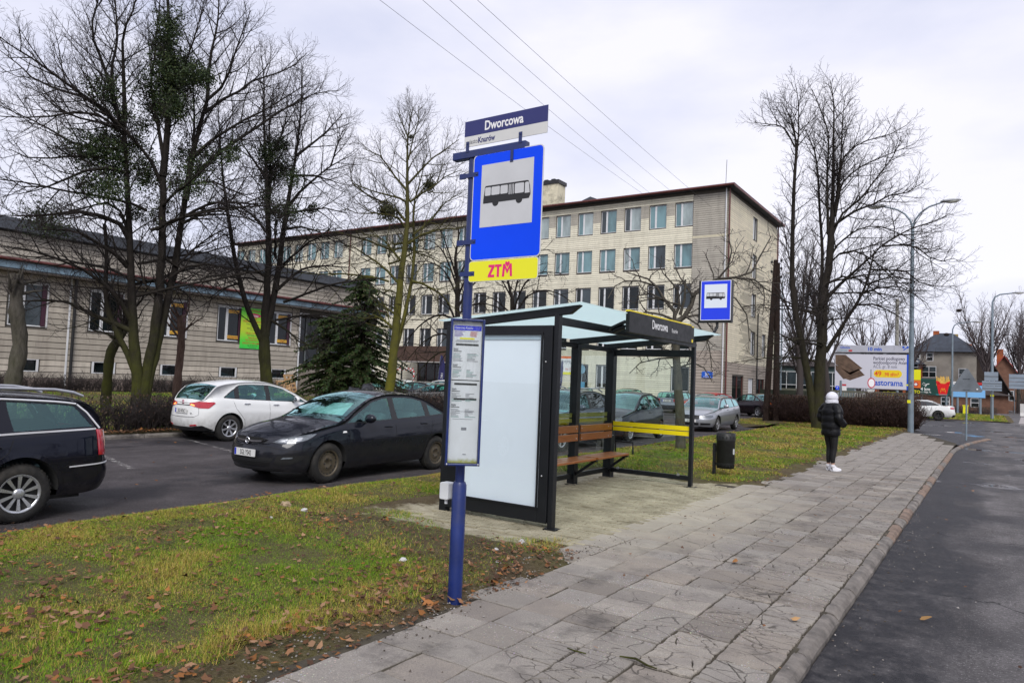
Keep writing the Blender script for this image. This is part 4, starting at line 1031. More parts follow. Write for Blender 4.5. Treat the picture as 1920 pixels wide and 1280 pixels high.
def hatch(L, W, H, paint_, **k):
    d = sedan(L, W, H, paint_)
    e = L-4.37
    d.update(top=[(0, .66), (.25, .80), (.7, .92), (1.18, 1.02), (1.6, 1.23), (2.05, H-.08), (2.5, H-.005), (2.95, H), (3.5+e, H-.05), (3.85+e, H-.12), (4.1+e, H-.33), (4.25+e, 1.0), (L, .93)],
        belt=[(0, .62), (.3, .73), (.8, .83), (1.3, .92), (2.4, .965), (3.4+e, 1.01), (3.9+e, 1.04), (L-.12, .98), (L, .90)],
        ws=(1.18, 2.12), rw=(3.84+e, 4.24+e), dlo=((1.25, 1.9), (3.78+e, 3.3+e)), cab_end=3.9+e)
    d.update(k); return d
def wagon(L, W, H, paint_, **k):
    d = sedan(L, W, H, paint_)
    d.update(top=[(0, .66), (.25, .79), (.7, .89), (1.22, .97), (1.6, 1.19), (2.0, H-.07), (2.45, H-.005), (3.0, H), (3.9, H-.035), (L-.33, H-.10), (L-.14, 1.14), (L-.05, .98), (L, .93)],
        belt=[(0, .62), (.3, .72), (.8, .80), (1.3, .88), (2.4, .92), (3.6, .97), (L-.25, 1.0), (L, .92)],
        ws=(1.22, 2.1), rw=(L-.31, L-.06), dlo=((1.25, 1.85), (L-.26, L-.48)), pillars=[((2.42, 2.44), (2.51, 2.50)), ((3.40, 3.36), (3.50, 3.44))], cab_end=L-.35, rr=.42, pr=3.2,
        tail=[(.2, -.10), (.38, -.01), (.55, 0.), (.64, -.05), (.8, -.06), (1.0, -.07)])
    d.update(k); return d

# --- dark grey saloon parked nose towards the stop
P_DARK = paint('paint_dark_grey', (.010, .012, .019), .25, .2)
c = make_car('parked_car', 'dark grey saloon with brown steel wheels parked nose towards the bus stop', sedan(4.66, 1.80, 1.49, P_DARK, wheel='steel', tw=.21, frame_mat=M_TRIM), (-9.74, 9.30, LOTZ), -PI/2)
a = c['a_at']; pt = c['patch']
pt('grille', [(-.44, .70), (-.36, .655), (0, .635), (.36, .655), (.44, .70), (.30, .735), (0, .74), (-.30, .735)], M_SEAM, .003, both=False)
pt('grille_bar', [(-.47, .71), (-.3, .665), (0, .65), (.3, .665), (.47, .71), (.3, .69), (0, .682), (-.3, .69)], M_CHROME, .012, .03, both=False)
bdg = c['pos'](0, .675, .02)
MB().lathe([(.046+.009*math.cos(t), .009*math.sin(t)) for t in np.linspace(0, 2*PI, 9)], 24, axis='x').bar((0, -.06, .004), (0, .06, -.004), .010, .012).build('emblem', M_CHROME, c['root'], (bdg.x, 0, .675))
pt('lower_grille', [(-.55, .43), (-.47, .31), (0, .285), (.47, .31), (.55, .43), (0, .42)], M_SEAM, .003, both=False)
for z in (.315, .34, .365, .39): c['seam']([(-.5+(.39-z)*.3, z), (.5-(.39-z)*.3, z)], .006, 'grille_slat', M_TRIM, .007, both=False)
pt('headlamp', [(a(.02)*0+.50, .665), (.66, .645), (.86, .655), (1.06, .715), (1.24, .80), (1.12, .80), (.86, .772), (.64, .735)], M_LAMP, .006)
pt('lamp_lens', [(.60, .675), (.72, .665), (.74, .725), (.64, .72)], M_LAMPC, .010)
pt('lamp_lens', [(.82, .685), (.95, .695), (.98, .745), (.85, .74)], M_LAMPC, .010)
pt('lamp_shade', [(.52, .668), (.66, .648), (.86, .657), (1.0, .70), (.84, .672), (.66, .664)], M_LAMPD, .009)
pt('fog_recess', [(.60, .46), (1.05, .47), (.98, .40), (.82, .33), (.62, .31), (.56, .36)], M_SEAM, .003)
pt('fog_lamp', [(.66, .415), (.84, .43), (.84, .45), (.70, .445)], M_LAMP, .012)
pt('lower_lip', [(-.7, .235), (.7, .235), (.95, .28), (.95, .30), (.7, .27), (-.7, .27)], M_TRIM, .006, both=False)
c['seam']([(.0, .60), (.45, .60), (.60, .57), (.95, .54), (1.1, .60)], .006)
c['seam']([(a(1.24), .86), (a(1.3), .90)], .006)
pt('side_repeater', [(a(1.20), .80), (a(1.29), .805), (a(1.28), .83), (a(1.22), .83)], M_WHT, .006)
plate(c, True, .49, 'SGL·YS42')
for k in range(14): q = 0
c['seam']([(c['A']-.05, .75), (c['A'], .75)], .01)
pt('tail_lamp', [(c['A']-.62, .80), (c['A']-.92, .88), (c['A']-.88, .97), (c['A']-.62, .95)], M_TAIL, .006)
# wiper blades at the foot of the windscreen, silver sun shield behind it
for yy in (.45, -.25):
    p, q = c['top'](1.27, .5), c['top'](1.36, .2)
    MB().bar((c['lx'](1.26), yy, 1.035), (c['lx'](1.33), yy-.55, 1.06), .018, .014).build('wiper', M_TRIM, c['root'])
MB().add([(c['lx'](1.55), -.45, 1.06), (c['lx'](1.62), .35, 1.06), (c['lx'](1.98), .25, 1.24), (c['lx'](1.95), -.3, 1.26)], [(0, 1, 2, 3)]).build('sun_shield', mat('shield_foil', (.55, .66, .60), .4, .2), c['root'])

# --- black estate, tail towards the camera on the left
P_BLUE = paint('paint_blue_black', (.0035, .0045, .011), .2, .1)
c = make_car('parked_car', 'blue-black estate car with chrome trim at the left edge', wagon(4.68, 1.75, 1.45, P_BLUE, fo=.90, wb=2.70, wr=.325, wheel='double', gap=.07, frame_mat=P_BLUE, lip=.045, seat=M_SEATL, handles=((2.3, .80), (3.3, .84)),
    strips=[([(1.5, .905), (2.4, .935), (3.6, .985), (4.42, 1.008)], .022, M_BRIGHT)], seams=([(1.36, .86), (1.34, .5), (1.38, .27)], [(2.46, .9), (2.46, .5), (2.44, .27)], [(3.52, .96), (3.46, .78), (3.22, .6), (3.15, .30)], [(4.05, .27), (4.04, .40)], [(4.68, .60), (4.1, .615), (4.02, .58)])), (-9.68, 2.18, LOTZ), -PI/2)
a, A, pt = c['a_at'], c['A'], c['patch']
pt('tail_lamp', [(a(4.44), .70), (a(4.655), .68), (a(4.672), .98), (a(4.42), 1.0)], M_TAIL, .008)
pt('reverse_lamp', [(a(4.56), .795), (a(4.645), .79), (a(4.648), .89), (a(4.56), .895)], M_TAILW, .011)
c['seam']([(a(4.08), .585), (a(4.3), .595), (a(4.62), .61), (A, .615)], .016, 'bumper_strip', M_BRIGHT, .012)
plate(c, False, .80, '')
for sg in (1, -1):
    pts = [(c['lx'](1.95), sg*.56, 1.395), (c['lx'](2.1), sg*.575, 1.47), (c['lx'](3.4), sg*.57, 1.475), (c['lx'](4.0), sg*.56, 1.462), (c['lx'](4.2), sg*.55, 1.43), (c['lx'](4.32), sg*.545, 1.385)]
    MB().tube(pts, [.016, .018, .017, .018, .02, .016], 10).build('roof_rail', mat('satin_rail', (.40, .41, .44), .35, .5), c['root'])
    # bright strips round the side glass
    def at(x, z, d=.006):
        b, g, yb, ye, ze = c['edge'](x); return Vector((c['lx'](x)+(-.0), sg*(max(0, yb-.42*(z-b))+d), z))
    up = [at(x, c['edge'](x)[4]-.03) for x in np.linspace(2.0, 4.19, 20)]
    MB().tube(up, .013, 6).build('trim_strip', M_BRIGHT, c['root'])
    MB().tube([at(4.20, c['edge'](4.20)[4]-.035), at(4.30, 1.20), at(4.43, 1.015)], .011, 6).build('trim_strip', M_BRIGHT, c['root'])

# --- white hatchback with brake lights on
P_WHITE = paint('paint_white', (.74, .75, .74), .25, 0., damt=.42)
c = make_car('moving_car', 'white hatchback with lit tail lights beside the bare hedge', hatch(4.37, 1.79, 1.50, P_WHITE, wheel='seven', wb=2.64, handles=((2.27, .88), (3.12, .91)), handle_mat=M_CHROME,
    seams=([(1.36, .90), (1.34, .5), (1.38, .27)], [(2.46, .96), (2.46, .5), (2.44, .27)], [(3.5, 1.0), (3.42, .80), (3.18, .52), (3.14, .30)])), (-16.30, 12.0, LOTZ), PI/2-.03)
a, A, pt = c['a_at'], c['A'], c['patch']
pt('tail_lamp', [(A-.30, .865), (A-.62, .80), (A-.86, .80), (A-1.02, .93), (A-.98, .955), (A-.60, .955), (A-.30, .915)], M_TAIL, .010)
pt('lit_lamp', [(A-.34, .868), (A-.48, .845), (A-.48, .87), (A-.36, .895)], M_GLOW, .014)
c['seam']([(A-.30, .86), (A, .86)], .02, 'tailgate_seam')
c['seam']([(A, .575), (A-.50, .585), (A-.62, .64), (A-.60, .80)], .008)
pt('lower_bumper', [(A-1.05, .27), (A-.75, .39), (A-.45, .345), (A, .34), (A+.45, .345), (A+.75, .39), (A+1.05, .27), (A, .25)], M_TRIM, .006, both=False)
pt('reflector', [(A-.62, .385), (A-.40, .36), (A-.40, .39), (A-.58, .415)], M_TAIL, .009)
pt('fuel_flap', [(a(3.62), .82), (a(3.80), .83), (a(3.80), .97), (a(3.62), .965)], P_WHITE, .003)
plate(c, False, .72, 'SG 147AC')
e = c['pos'](A, .92, .01); MB().lathe([(0, .006), (.045, .004), (.05, -.004)], 16, axis='x').build('emblem', mat('emblem_red', (.35, .06, .12), .3), c['root'], (e.x, 0, .93))
text('lettering', 'TIPO', .045, M_CHROME, c['root'], (c['pos'](A-.45, .67, .0).x+.03, .40, .655), (0, 1, 0), (0, 0, 1), 'CENTER', .001)
MB().tube([(c['lx'](3.5), 0, 1.45), (c['lx'](3.68), .0, 1.66)], .006, 6).build('antenna', M_TRIM, c['root'])
MB().bar((c['lx'](4.24), .05, 1.03), (c['lx'](4.07), -.42, 1.20), .02, .016).build('wiper', M_TRIM, c['root'])

# --- cars behind the shelter
P_GREY = paint('paint_blue_grey', (.085, .105, .135), .28, .4)
c = make_car('parked_car', 'blue-grey crossover with roof rails parked behind the shelter bench', hatch(4.18, 1.78, 1.60, P_GREY, fo=.85, wb=2.50, wr=.345, wheel='five', gap=.06, lip=.05, lip_mat=M_TRIM, dark_rear=True, sill=[(0, .28), (2, .30), (4.18, .36)],
    belt=[(0, .72), (.3, .85), (.8, .96), (1.3, 1.02), (2.4, 1.05), (3.3, 1.09), (3.8, 1.12), (4.05, 1.06), (4.18, .96)], handles=((2.2, .95), (3.0, .98)), handle_mat=M_CHROME, mirror=(1.66, 1.12)), (-9.9, 17.05, LOTZ), -PI/2)
A, pt = c['A'], c['patch']
pt('tail_lamp', [(A-.60, .86), (A-.92, .88), (A-.98, 1.03), (A-.80, 1.05), (A-.60, 1.0)], M_TAIL, .010)
pt('headlamp', [(.45, .70), (.75, .70), (1.0, .80), (.95, .84), (.5, .80)], M_LAMP, .006)
for sg in (1, -1): MB().tube([(c['lx'](1.95), sg*.55, 1.53), (c['lx'](2.1), sg*.56, 1.62), (c['lx'](3.3), sg*.56, 1.63), (c['lx'](3.6), sg*.55, 1.53)], .02, 8).build('roof_rail', MATS['satin_rail'], c['root'])
P_FOX = paint('paint_slate', (.026, .032, .044), .28, .2)
c = make_car('parked_car', 'dark slate small hatchback with finned hubcaps seen through the shelter', hatch(3.82, 1.66, 1.54, P_FOX, fo=.78, wb=2.465, wr=.30, wheel='cap', mirror_mat=M_TRIM, mirror=(1.55, 1.06),
    dlo=((1.2, 1.8), (3.35, 2.95)), pillars=[((2.40, 2.36), (2.48, 2.44))], handles=((2.25, .88),), handle_mat=M_TRIM, seams=([(1.25, .90), (1.22, .5), (1.26, .27)], [(2.46, .96), (2.46, .5), (2.4, .27)])), (-10.1, 21.75, LOTZ), -PI/2)
A, pt = c['A'], c['patch']
pt('headlamp', [(.40, .62), (.62, .60), (.82, .64), (.84, .76), (.62, .80), (.42, .74)], M_LAMP, .012)
pt('grille', [(-.30, .60), (.30, .60), (.36, .70), (-.36, .70)], M_TRIM, .004, both=False)
pt('lower_grille', [(-.5, .30), (.5, .30), (.55, .44), (-.55, .44)], M_TRIM, .004, both=False)
pt('tail_lamp', [(A-.52, .80), (A-.70, .80), (A-.70, 1.0), (A-.55, .98)], M_TAIL, .008)
plate(c, True, .52, '')
P_SILV = paint('paint_silver', (.40, .42, .45), .28, .65)
c = make_car('parked_car', 'silver estate parked nose towards the verge behind the shelter end post', wagon(4.54, 1.77, 1.43, P_SILV, wheel='five', wr=.315, lip=.03), (-10.05, 29.95, LOTZ), -PI/2+.02)
A, pt = c['A'], c['patch']
pt('grille', [(-.36, .50), (.36, .50), (.40, .66), (-.40, .66)], M_TRIM, .006, both=False)
e = c['pos'](0, .6, .02); MB().lathe([(.04+.007*math.cos(t), .007*math.sin(t)) for t in np.linspace(0, 2*PI, 7)], 16, axis='x').build('emblem', M_CHROME, c['root'], (e.x, 0, .61))
pt('headlamp', [(.48, .56), (.80, .56), (1.0, .60), (.98, .68), (.50, .67)], M_LAMP, .006)
pt('lower_grille', [(-.35, .26), (.35, .26), (.35, .36), (-.35, .36)], M_TRIM, .004, both=False)
pt('lower_grille', [(.42, .27), (.85, .29), (.85, .36), (.42, .36)], M_TRIM, .004)
plate(c, True, .44, 'SG·426C'); c['seam']([(c['a_at'](1.5), .50), (c['a_at'](3.2), .51)], .03, 'trim_strip', P_SILV, .012)
for sg in (1, -1): MB().tube([(c['lx'](2.0), sg*.55, 1.38), (c['lx'](2.15), sg*.56, 1.45), (c['lx'](3.9), sg*.55, 1.42), (c['lx'](4.1), sg*.54, 1.34)], .014, 6).build('roof_rail', MATS['satin_rail'], c['root'])
P_SILV2 = paint('paint_grey_silver', (.26, .29, .33), .3, .5)
c = make_car('parked_car', 'grey estate with pale rear plate parked facing the cream building', wagon(4.5, 1.78, 1.44, P_SILV2, wheel='five', wr=.31), (-17.6, 46.4, LOTZ), PI/2)
A, pt = c['A'], c['patch']
pt('tail_lamp', [(A-.48, .74), (A-.80, .74), (A-.82, .92), (A-.50, .92)], M_TAIL, .008)
pt('lower_bumper', [(A-.8, .27), (A+.8, .27), (A+.8, .52), (A-.8, .52)], M_LAMPD, .006, both=False)
plate(c, False, .80, 'SK 142T4', .6, .15)
P_RED = paint('paint_red', (.42, .012, .016), .25, 0.)
c = make_car('parked_car', 'red hatchback parked behind the silver estate by the building', hatch(4.1, 1.72, 1.46, P_RED, wheel='five', wr=.305), (-14.7, 44.0, LOTZ), -PI/2-.3)
P_WINE = paint('paint_aubergine', (.012, .005, .010), .22, .2)
c = make_car('parked_car', 'black-cherry saloon with red lamps parked behind the leaning wooden pole', sedan(4.78, 1.88, 1.50, P_WINE, wb=2.85, wheel='five', wr=.335), (-13.05, 48.2, LOTZ), PI-.62)
A, pt = c['A'], c['patch']
pt('tail_lamp', [(A-.38, .82), (A-.95, .86), (A-.95, .98), (A-.42, .96)], M_TAIL, .010)
pt('lit_lamp', [(A-.55, .86), (A-.85, .88), (A-.85, .93), (A-.55, .92)], M_GLOW, .013)
plate(c, False, .70, '')
P_GRN = paint('paint_dark_green', (.022, .05, .045), .25, .2)
make_car('parked_car', 'dark green hatchback half hidden behind the blue-grey crossover', hatch(4.0, 1.7, 1.48, P_GRN, wheel='five', wr=.305), (-26.6, 48.5, LOTZ), -PI/2)
make_car('parked_car', 'green-grey hatchback under the ground floor window beside the spotted tree', hatch(4.0, 1.7, 1.45, paint('paint_grey_green', (.06, .085, .08), .28, .2), wheel='five', wr=.305), (-22.6, 48.9, LOTZ), -PI/2)
# --- cars by the main entrance, behind the hedge
P_CREAM = paint('paint_pale', (.55, .57, .53), .3, 0.)
make_car('parked_car', 'white estate with green glass parked behind the spruce tree', wagon(4.4, 1.72, 1.50, P_CREAM, wheel='five', wr=.305), (-30.4, 31.5, LOTZ+.02), R(188))
P_SK = paint('paint_graphite', (.045, .045, .055), .28, .3)
c = make_car('parked_car', 'graphite saloon with red tail lamp parked behind the hedge', sedan(4.6, 1.77, 1.46, P_SK, wheel='five', wr=.315), (-26.6, 30.0, LOTZ+.02), R(186))
A = c['A']; c['patch']('tail_lamp', [(A-.50, .78), (A-.95, .80), (A-.95, 1.0), (A-.55, 1.0)], M_TAIL, .010); c['patch']('reverse_lamp', [(A-.60, .87), (A-.80, .88), (A-.80, .94), (A-.60, .93)], M_TAILW, .014)
make_car('parked_car', 'white hatchback parked beyond the graphite saloon near the entrance', hatch(4.1, 1.72, 1.52, P_WHITE, wheel='five', wr=.305), (-31.6, 38.0, LOTZ+.05), R(190))
make_car('parked_car', 'muddy silver car with one dark wheel arch behind the hedge end', hatch(4.1, 1.72, 1.46, paint('paint_muddy_silver', (.36, .36, .35), .4, .3, damt=.45), wheel='dark', wr=.33), (-23.0, 27.6, LOTZ+.02), R(188))
# --- white coupe on the road beyond the hedge
c = make_car('moving_car', 'white fastback with black wheels driving past the end of the hedge', sedan(4.7, 1.85, 1.42, P_WHITE, wheel='dark', wr=.34, dark_rear=True, side_glass=M_DGLASS, handles=((2.4, .86),)), (-4.55, 60.0, ROADZ), PI+.08)
A = c['A']; c['patch']('tail_lamp', [(A-.40, .80), (A-.98, .84), (A-.98, .95), (A-.45, .95)], M_TAIL, .010); c['patch']('lower_bumper', [(A-.9, .26), (A+.9, .26), (A+.8, .42), (A-.8, .42)], M_TRIM, .006, both=False)
make_car('parked_car', 'dark car with a red stripe showing above the brown hedge', hatch(4.2, 1.75, 1.5, P_DARK, wheel='five'), (-10.9, 58.5, ROADZ), PI)
# ------------------------------------------------------------------ buildings
M_CREAM = attr_mat('cream_boards', .75)
def board_mat(name, base, var, dirt, dscale=.5, damt=.5):
    t = NT(name); a = t.n('ShaderNodeAttribute'); a.attribute_name = 'tint'; p = t.pos()
    c = t.mix(1.0, base, a.outputs['Color'], 'MULTIPLY')
    streak = t.noise(t.mapping(p, (1.2, 1.2, .18)), 1.6, 6, .65)
    c = t.mix(t.math('MULTIPLY', t.ramp(streak, [(.45, 0.), (.72, 1.)]), damt), c, dirt)
    c = t.mix(t.ramp(t.noise(p, 4., 5), [(.3, .25), (.7, 0.)]), c, tuple(x*.7 for x in base))
    t.set(Base_Color=c, Roughness=.72, Specular_IOR_Level=.3); return t.m
M_BCREAM = board_mat('cream_cladding', (.78, .74, .59), .1, (.36, .32, .24), damt=.35)
M_BGREY = board_mat('grey_cladding', (.44, .41, .35), .1, (.15, .14, .125), damt=.4)
M_BEND = board_mat('end_wall_cladding', (.74, .68, .52), .1, (.42, .38, .30), damt=.45)
M_BPINK = board_mat('beige_cladding', (.40, .345, .29), .1, (.22, .19, .165), damt=.5)
M_WBOARD = board_mat('wing_cladding', (.41, .37, .31), .15, (.20, .17, .145), damt=.6)
M_RED = mat('red_oxide', (.10, .022, .018), .5, 0, .25, 3.)
M_ROOF = mat('roof_felt', (.050, .055, .065), .85, 0, .3, .8, .3, 20, world=True)
M_FRAME = mat('window_white', (.66, .67, .68), .45, 0, .08, 2.)
M_WALLIN = mat('wall_core', (.10, .09, .075), .9)
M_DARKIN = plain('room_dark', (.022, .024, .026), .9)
def pane_mat(name, col, r=.05, spec=.8):
    t = NT(name); p = t.pos(); n = t.noise(t.mapping(p, (1, 1, .35)), .9, 5, .6)
    c = t.mix(t.ramp(n, [(.35, 0.), (.65, 1.)]), tuple(x*.6 for x in col), tuple(min(1, x*1.35) for x in col))
    t.set(Base_Color=c, Roughness=r, Specular_IOR_Level=spec); t.bump(t.noise(p, 1.1, 2), .05, .05); return t.m
PANES = [pane_mat('pane_dark', (.009, .013, .014), .05, .4), pane_mat('pane_teal_reflection', (.12, .22, .24)), pane_mat('pane_curtain', (.30, .36, .36), .12), pane_mat('pane_grey', (.035, .048, .055), .05, .6), pane_mat('pane_light', (.42, .45, .47), .15)]  # the teal pane colour has the upper floors' reflection painted in
def tinted(mb, name, mats, tints, parent):
    """mesh with one tint per vertex"""
    me = mb.mesh(name, mats); a = me.color_attributes.new('tint', 'FLOAT_COLOR', 'POINT')
    c = np.ones((len(mb.v), 4), np.float32); c[:, :3] = np.asarray(tints, np.float32)[:, None]; a.data.foreach_set('color', c.ravel())
    return link(name, me, parent)
def spans(a, b, holes):
    out = []; x = a
    for h0, h1 in sorted(holes):
        if h1 <= a or h0 >= b: continue
        if h0 > x: out.append((x, h0))
        x = max(x, h1)
    if x < b: out.append((x, b))
    return out
def lap_boards(P, along, out, a, b, z0, z1, pitch, holes, seed=0, proud=.02, jl=(2.2, 4.5), colf=None, individually=None, m=None, parent=None, gap=.14):
    """lapped boards on a wall. P = origin, along / out = unit axes; holes = (a0, a1, z0, z1)"""
    rnd = random.Random(seed); P, along, out = Vector(P), Vector(along), Vector(out); up = Vector((0, 0, 1))
    mb, tints = MB(), []; n = int(round((z1-z0)/pitch)); made = 0
    for k in range(n):
        za, zb_ = z0+k*pitch, z0+(k+1-gap)*pitch; zc = (za+zb_)/2
        hs = [(h[0], h[1]) for h in holes if h[2]-.02 < zc < h[3]+.02]
        for s0, s1 in spans(a, b, hs):
            x = s0
            while x < s1-.01:
                L = rnd.uniform(*jl); e = min(s1, x+L)
                if s1-e < .5: e = s1
                g = .006 if e < s1 else 0; tint = max(.55, rnd.gauss(1, .055)); bo = proud+rnd.uniform(-.003, .004)
                q = [(x, bo, za), (e-g, bo, za), (e-g, bo*.8, zb_), (x, bo*.8, zb_), (x, 0, za), (e-g, 0, za), (e-g, 0, zb_), (x, 0, zb_)]
                vs = [P+along*u+out*w+up*z for u, w, z in q]
                fs = [(0, 1, 2, 3), (4, 5, 1, 0), (3, 2, 6, 7), (0, 3, 7, 4), (1, 5, 6, 2)]
                if individually:
                    m1 = MB().add(vs, fs)
                    o = tinted(m1, individually, m, [tint*(colf(x, zc) if colf else 1)]*len(m1.v), parent)
                else: mb.add(vs, fs); tints += [tint*(colf((x+e)/2, zc) if colf else 1)]*8
                x = e
    return mb, tints
def wall_core(P, along, out, a, b, z0, z1, holes, depth=.25):
    """solid wall behind the boards with real openings and reveals"""
    P, along, out = Vector(P), Vector(along), Vector(out); up = Vector((0, 0, 1)); mb = MB()
    us = sorted({a, b, *[h[0] for h in holes], *[h[1] for h in holes]}); zs = sorted({z0, z1, *[h[2] for h in holes], *[h[3] for h in holes]})
    for i in range(len(us)-1):
        for j in range(len(zs)-1):
            uc, zc = (us[i]+us[i+1])/2, (zs[j]+zs[j+1])/2
            if any(h[0] < uc < h[1] and h[2] < zc < h[3] for h in holes): continue
            mb.add([P+along*u+up*z for u, z in ((us[i], zs[j]), (us[i+1], zs[j]), (us[i+1], zs[j+1]), (us[i], zs[j+1]))], [(0, 1, 2, 3)])
    for h in holes:
        c = [(h[0], h[2]), (h[1], h[2]), (h[1], h[3]), (h[0], h[3])]
        for k in range(4):
            (u0, w0), (u1, w1) = c[k], c[(k+1) % 4]
            mb.add([P+along*u0+up*w0, P+along*u1+up*w1, P+along*u1+up*w1-out*depth, P+along*u0+up*w0-out*depth], [(0, 1, 2, 3)])
    return mb
WFR = {}
def window(parent, P, along, out, u0, u1, z0, z1, split=.36, pane=None, sill=True, recess=.12, flip=False, label=None):
    """white two-leaf window set back in the wall; window > pane"""
    w, h = u1-u0, z1-z0; key = (round(w, 2), round(h, 2), round(split, 2), flip)
    if key not in WFR:
        fr = MB(); t = .055
        fr.bb((0, -.03, 0), (t, .03, h)).bb((w-t, -.03, 0), (w, .03, h)).bb((t, -.03, 0), (w-t, .03, t)).bb((t, -.03, h-t), (w-t, .03, h))
        m = w*(1-split if flip else split); fr.bb((m-.075, -.035, t), (m+.075, .035, h-t))
        sm = MB().bb((-.04, -recess+.0, -.05), (w+.04, .06, -.004))
        pl = MB().bb((t, -.004, t), (m-.075, .004, h-t)); pr = MB().bb((m+.075, -.004, t), (w-t, .004, h-t))
        WFR[key] = (fr.mesh('window', M_FRAME), sm.mesh('sill', M_RED), pl.mesh('pane', PANES[0]), pr.mesh('pane', PANES[0]))
    fm, sm, pl, pr = WFR[key]
    al, ou = Vector(along), Vector(out)
    # local x = along, local y = inward (away from the viewer)
    o = link('window', fm, parent); M = Matrix((al, -ou, Vector((0, 0, 1)))).transposed().to_4x4(); M.translation = Vector(P)+al*u0-ou*recess+Vector((0, 0, z0))
    o.matrix_local = M
    pm = pane or [random.choice(PANES[:4]), random.choice(PANES[:4])]
    for me, pmat in ((pl, pm[0]), (pr, pm[1])):
        q = link('pane', me, o); q.material_slots[0].link = 'OBJECT'; q.material_slots[0].material = pmat
    if sill: link('sill', sm, o)
    return o
# --- the long five-storey block
blk_b = thing('office_block', 'long cream five storey office block with grey corner panels and red eaves', 'building')
YF = 52.7; XC = -16.5; XL = -77.0; ZE = 16.75
P0, AL, OU = (0, YF, 0), (1, 0, 0), (0, -1, 0)
sills = [1.22+3.22*k for k in range(5)]; WH, WW = 1.86, 1.42
wins = []
for f, zsill in enumerate(sills):
    for k in range(27):
        x0 = -20.66-2.172*k
        if abs(x0+.7+57.1) < .8: continue
        if f == 0 and (x0 < -36 or k in (1, 2, 5)): continue
        if f == 1 and k in (9, 10): continue
        wins.append((x0, x0+WW, zsill, zsill+WH, f))
if True: wins.append((-41.9, -39.4, 4.62, 6.5, 1))
holes = [w[:4] for w in wins]+[(-46.6, -38.0, .1, 2.95)]
wall_core(P0, AL, OU, XL, XC, -.3, ZE, holes, .22).build('front_wall', M_WALLIN, blk_b)
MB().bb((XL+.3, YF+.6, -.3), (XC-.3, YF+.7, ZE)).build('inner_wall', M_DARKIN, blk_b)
mb, t = lap_boards(P0, AL, OU, XL, -19.22, .5, ZE-.25, .165, [(h[0]-.03, h[1]+.03, h[2]-.06, h[3]+.02) for h in holes], 1, .042)
tag(tinted(mb, 'cream_cladding', M_BCREAM, t, blk_b), kind='stuff')
mb, t = lap_boards(P0, AL, OU, -19.19, XC-.02, 4.4, ZE-.25, .165, [], 2, .038); tag(tinted(mb, 'grey_cladding', M_BGREY, t, blk_b), kind='stuff')
mb, t = lap_boards(P0, AL, OU, -19.19, XC-.02, .5, 4.35, .22, [], 3, .022); tag(tinted(mb, 'beige_cladding', M_BPINK, t, blk_b), kind='stuff')
# grey strips between the top-floor and the other windows
for f, zsill in enumerate(sills):
    if f != 4: continue
    for k in range(26):
        x1 = -20.66-2.172*k-.04; x0 = x1-(2.172-WW)+.08
        if abs((x0+x1)/2+57.1) < .8: continue
        mb, t = lap_boards((0, YF-.024, 0), AL, OU, x0, x1, zsill+.9, zsill+WH+.08, .165, [], 40+k, .03); tag(tinted(mb, 'grey_infill', M_BGREY, t, blk_b), kind='stuff')
MB().bb((-19.2, YF-.045, 13.05), (XC-.02, YF-.024, 13.22)).build('pale_band', M_FRAME if False else mat('pale_board', (.55, .50, .36), .7, 0, .1, 3.), blk_b)
for w in wins:
    wd = w[1]-w[0]; r = random.random()
    pan = [PANES[1] if (w[4] >= 3 and r < .75) else random.choice([PANES[0], PANES[3], PANES[0]]), PANES[1] if (w[4] >= 3 and r < .65) else random.choice([PANES[0], PANES[0], PANES[3]])]
    if w[4] >= 3: pan = [PANES[1] if q is PANES[0] else q for q in pan]
    if w[4] == 4 and random.random() < .35: pan[1] = PANES[2]
    if w[4] == 3 and random.random() < .3: pan[0] = PANES[2]
    window(blk_b, P0, AL, OU, w[0], w[1], w[2], w[3], .36 if wd < 2 else .5, pan)
# end wall along the street
PE, AE, OE = (XC, 0, 0), (0, 1, 0), (1, 0, 0); YB = 67.4
eh = [(59.4, 60.7, s, s+1.9) for s in sills[1:]]+[(62.9, 64.0, sills[1], sills[1]+1.9), (58.8, 60.0, 4.6, 6.5)]+[(54.6, 57.6, .1, 2.6), (59.0, 60.4, .2, 2.5), (61.6, 63.8, .3, 2.5)]
eh = [h for i, h in enumerate(eh) if i != 5]
wall_core(PE, AE, OE, YF, YB, -.3, ZE, eh, .22).build('end_wall', M_WALLIN, blk_b)
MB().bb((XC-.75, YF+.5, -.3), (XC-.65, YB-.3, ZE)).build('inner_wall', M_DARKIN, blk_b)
hh = [(h[0]-.03, h[1]+.03, h[2]-.06, h[3]+.02) for h in eh]
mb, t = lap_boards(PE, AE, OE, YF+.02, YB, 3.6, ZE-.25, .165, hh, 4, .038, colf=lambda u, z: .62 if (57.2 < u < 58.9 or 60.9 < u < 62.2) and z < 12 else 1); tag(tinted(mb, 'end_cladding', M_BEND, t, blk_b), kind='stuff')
mb, t = lap_boards(PE, AE, OE, YF+.02, YB, .3, 3.55, .22, hh, 5, .022); tag(tinted(mb, 'beige_cladding', M_BPINK, t, blk_b), kind='stuff')
for h in eh[:5]: window(blk_b, PE, AE, OE, h[0], h[1], h[2], h[3], .5, [PANES[4], PANES[3]])
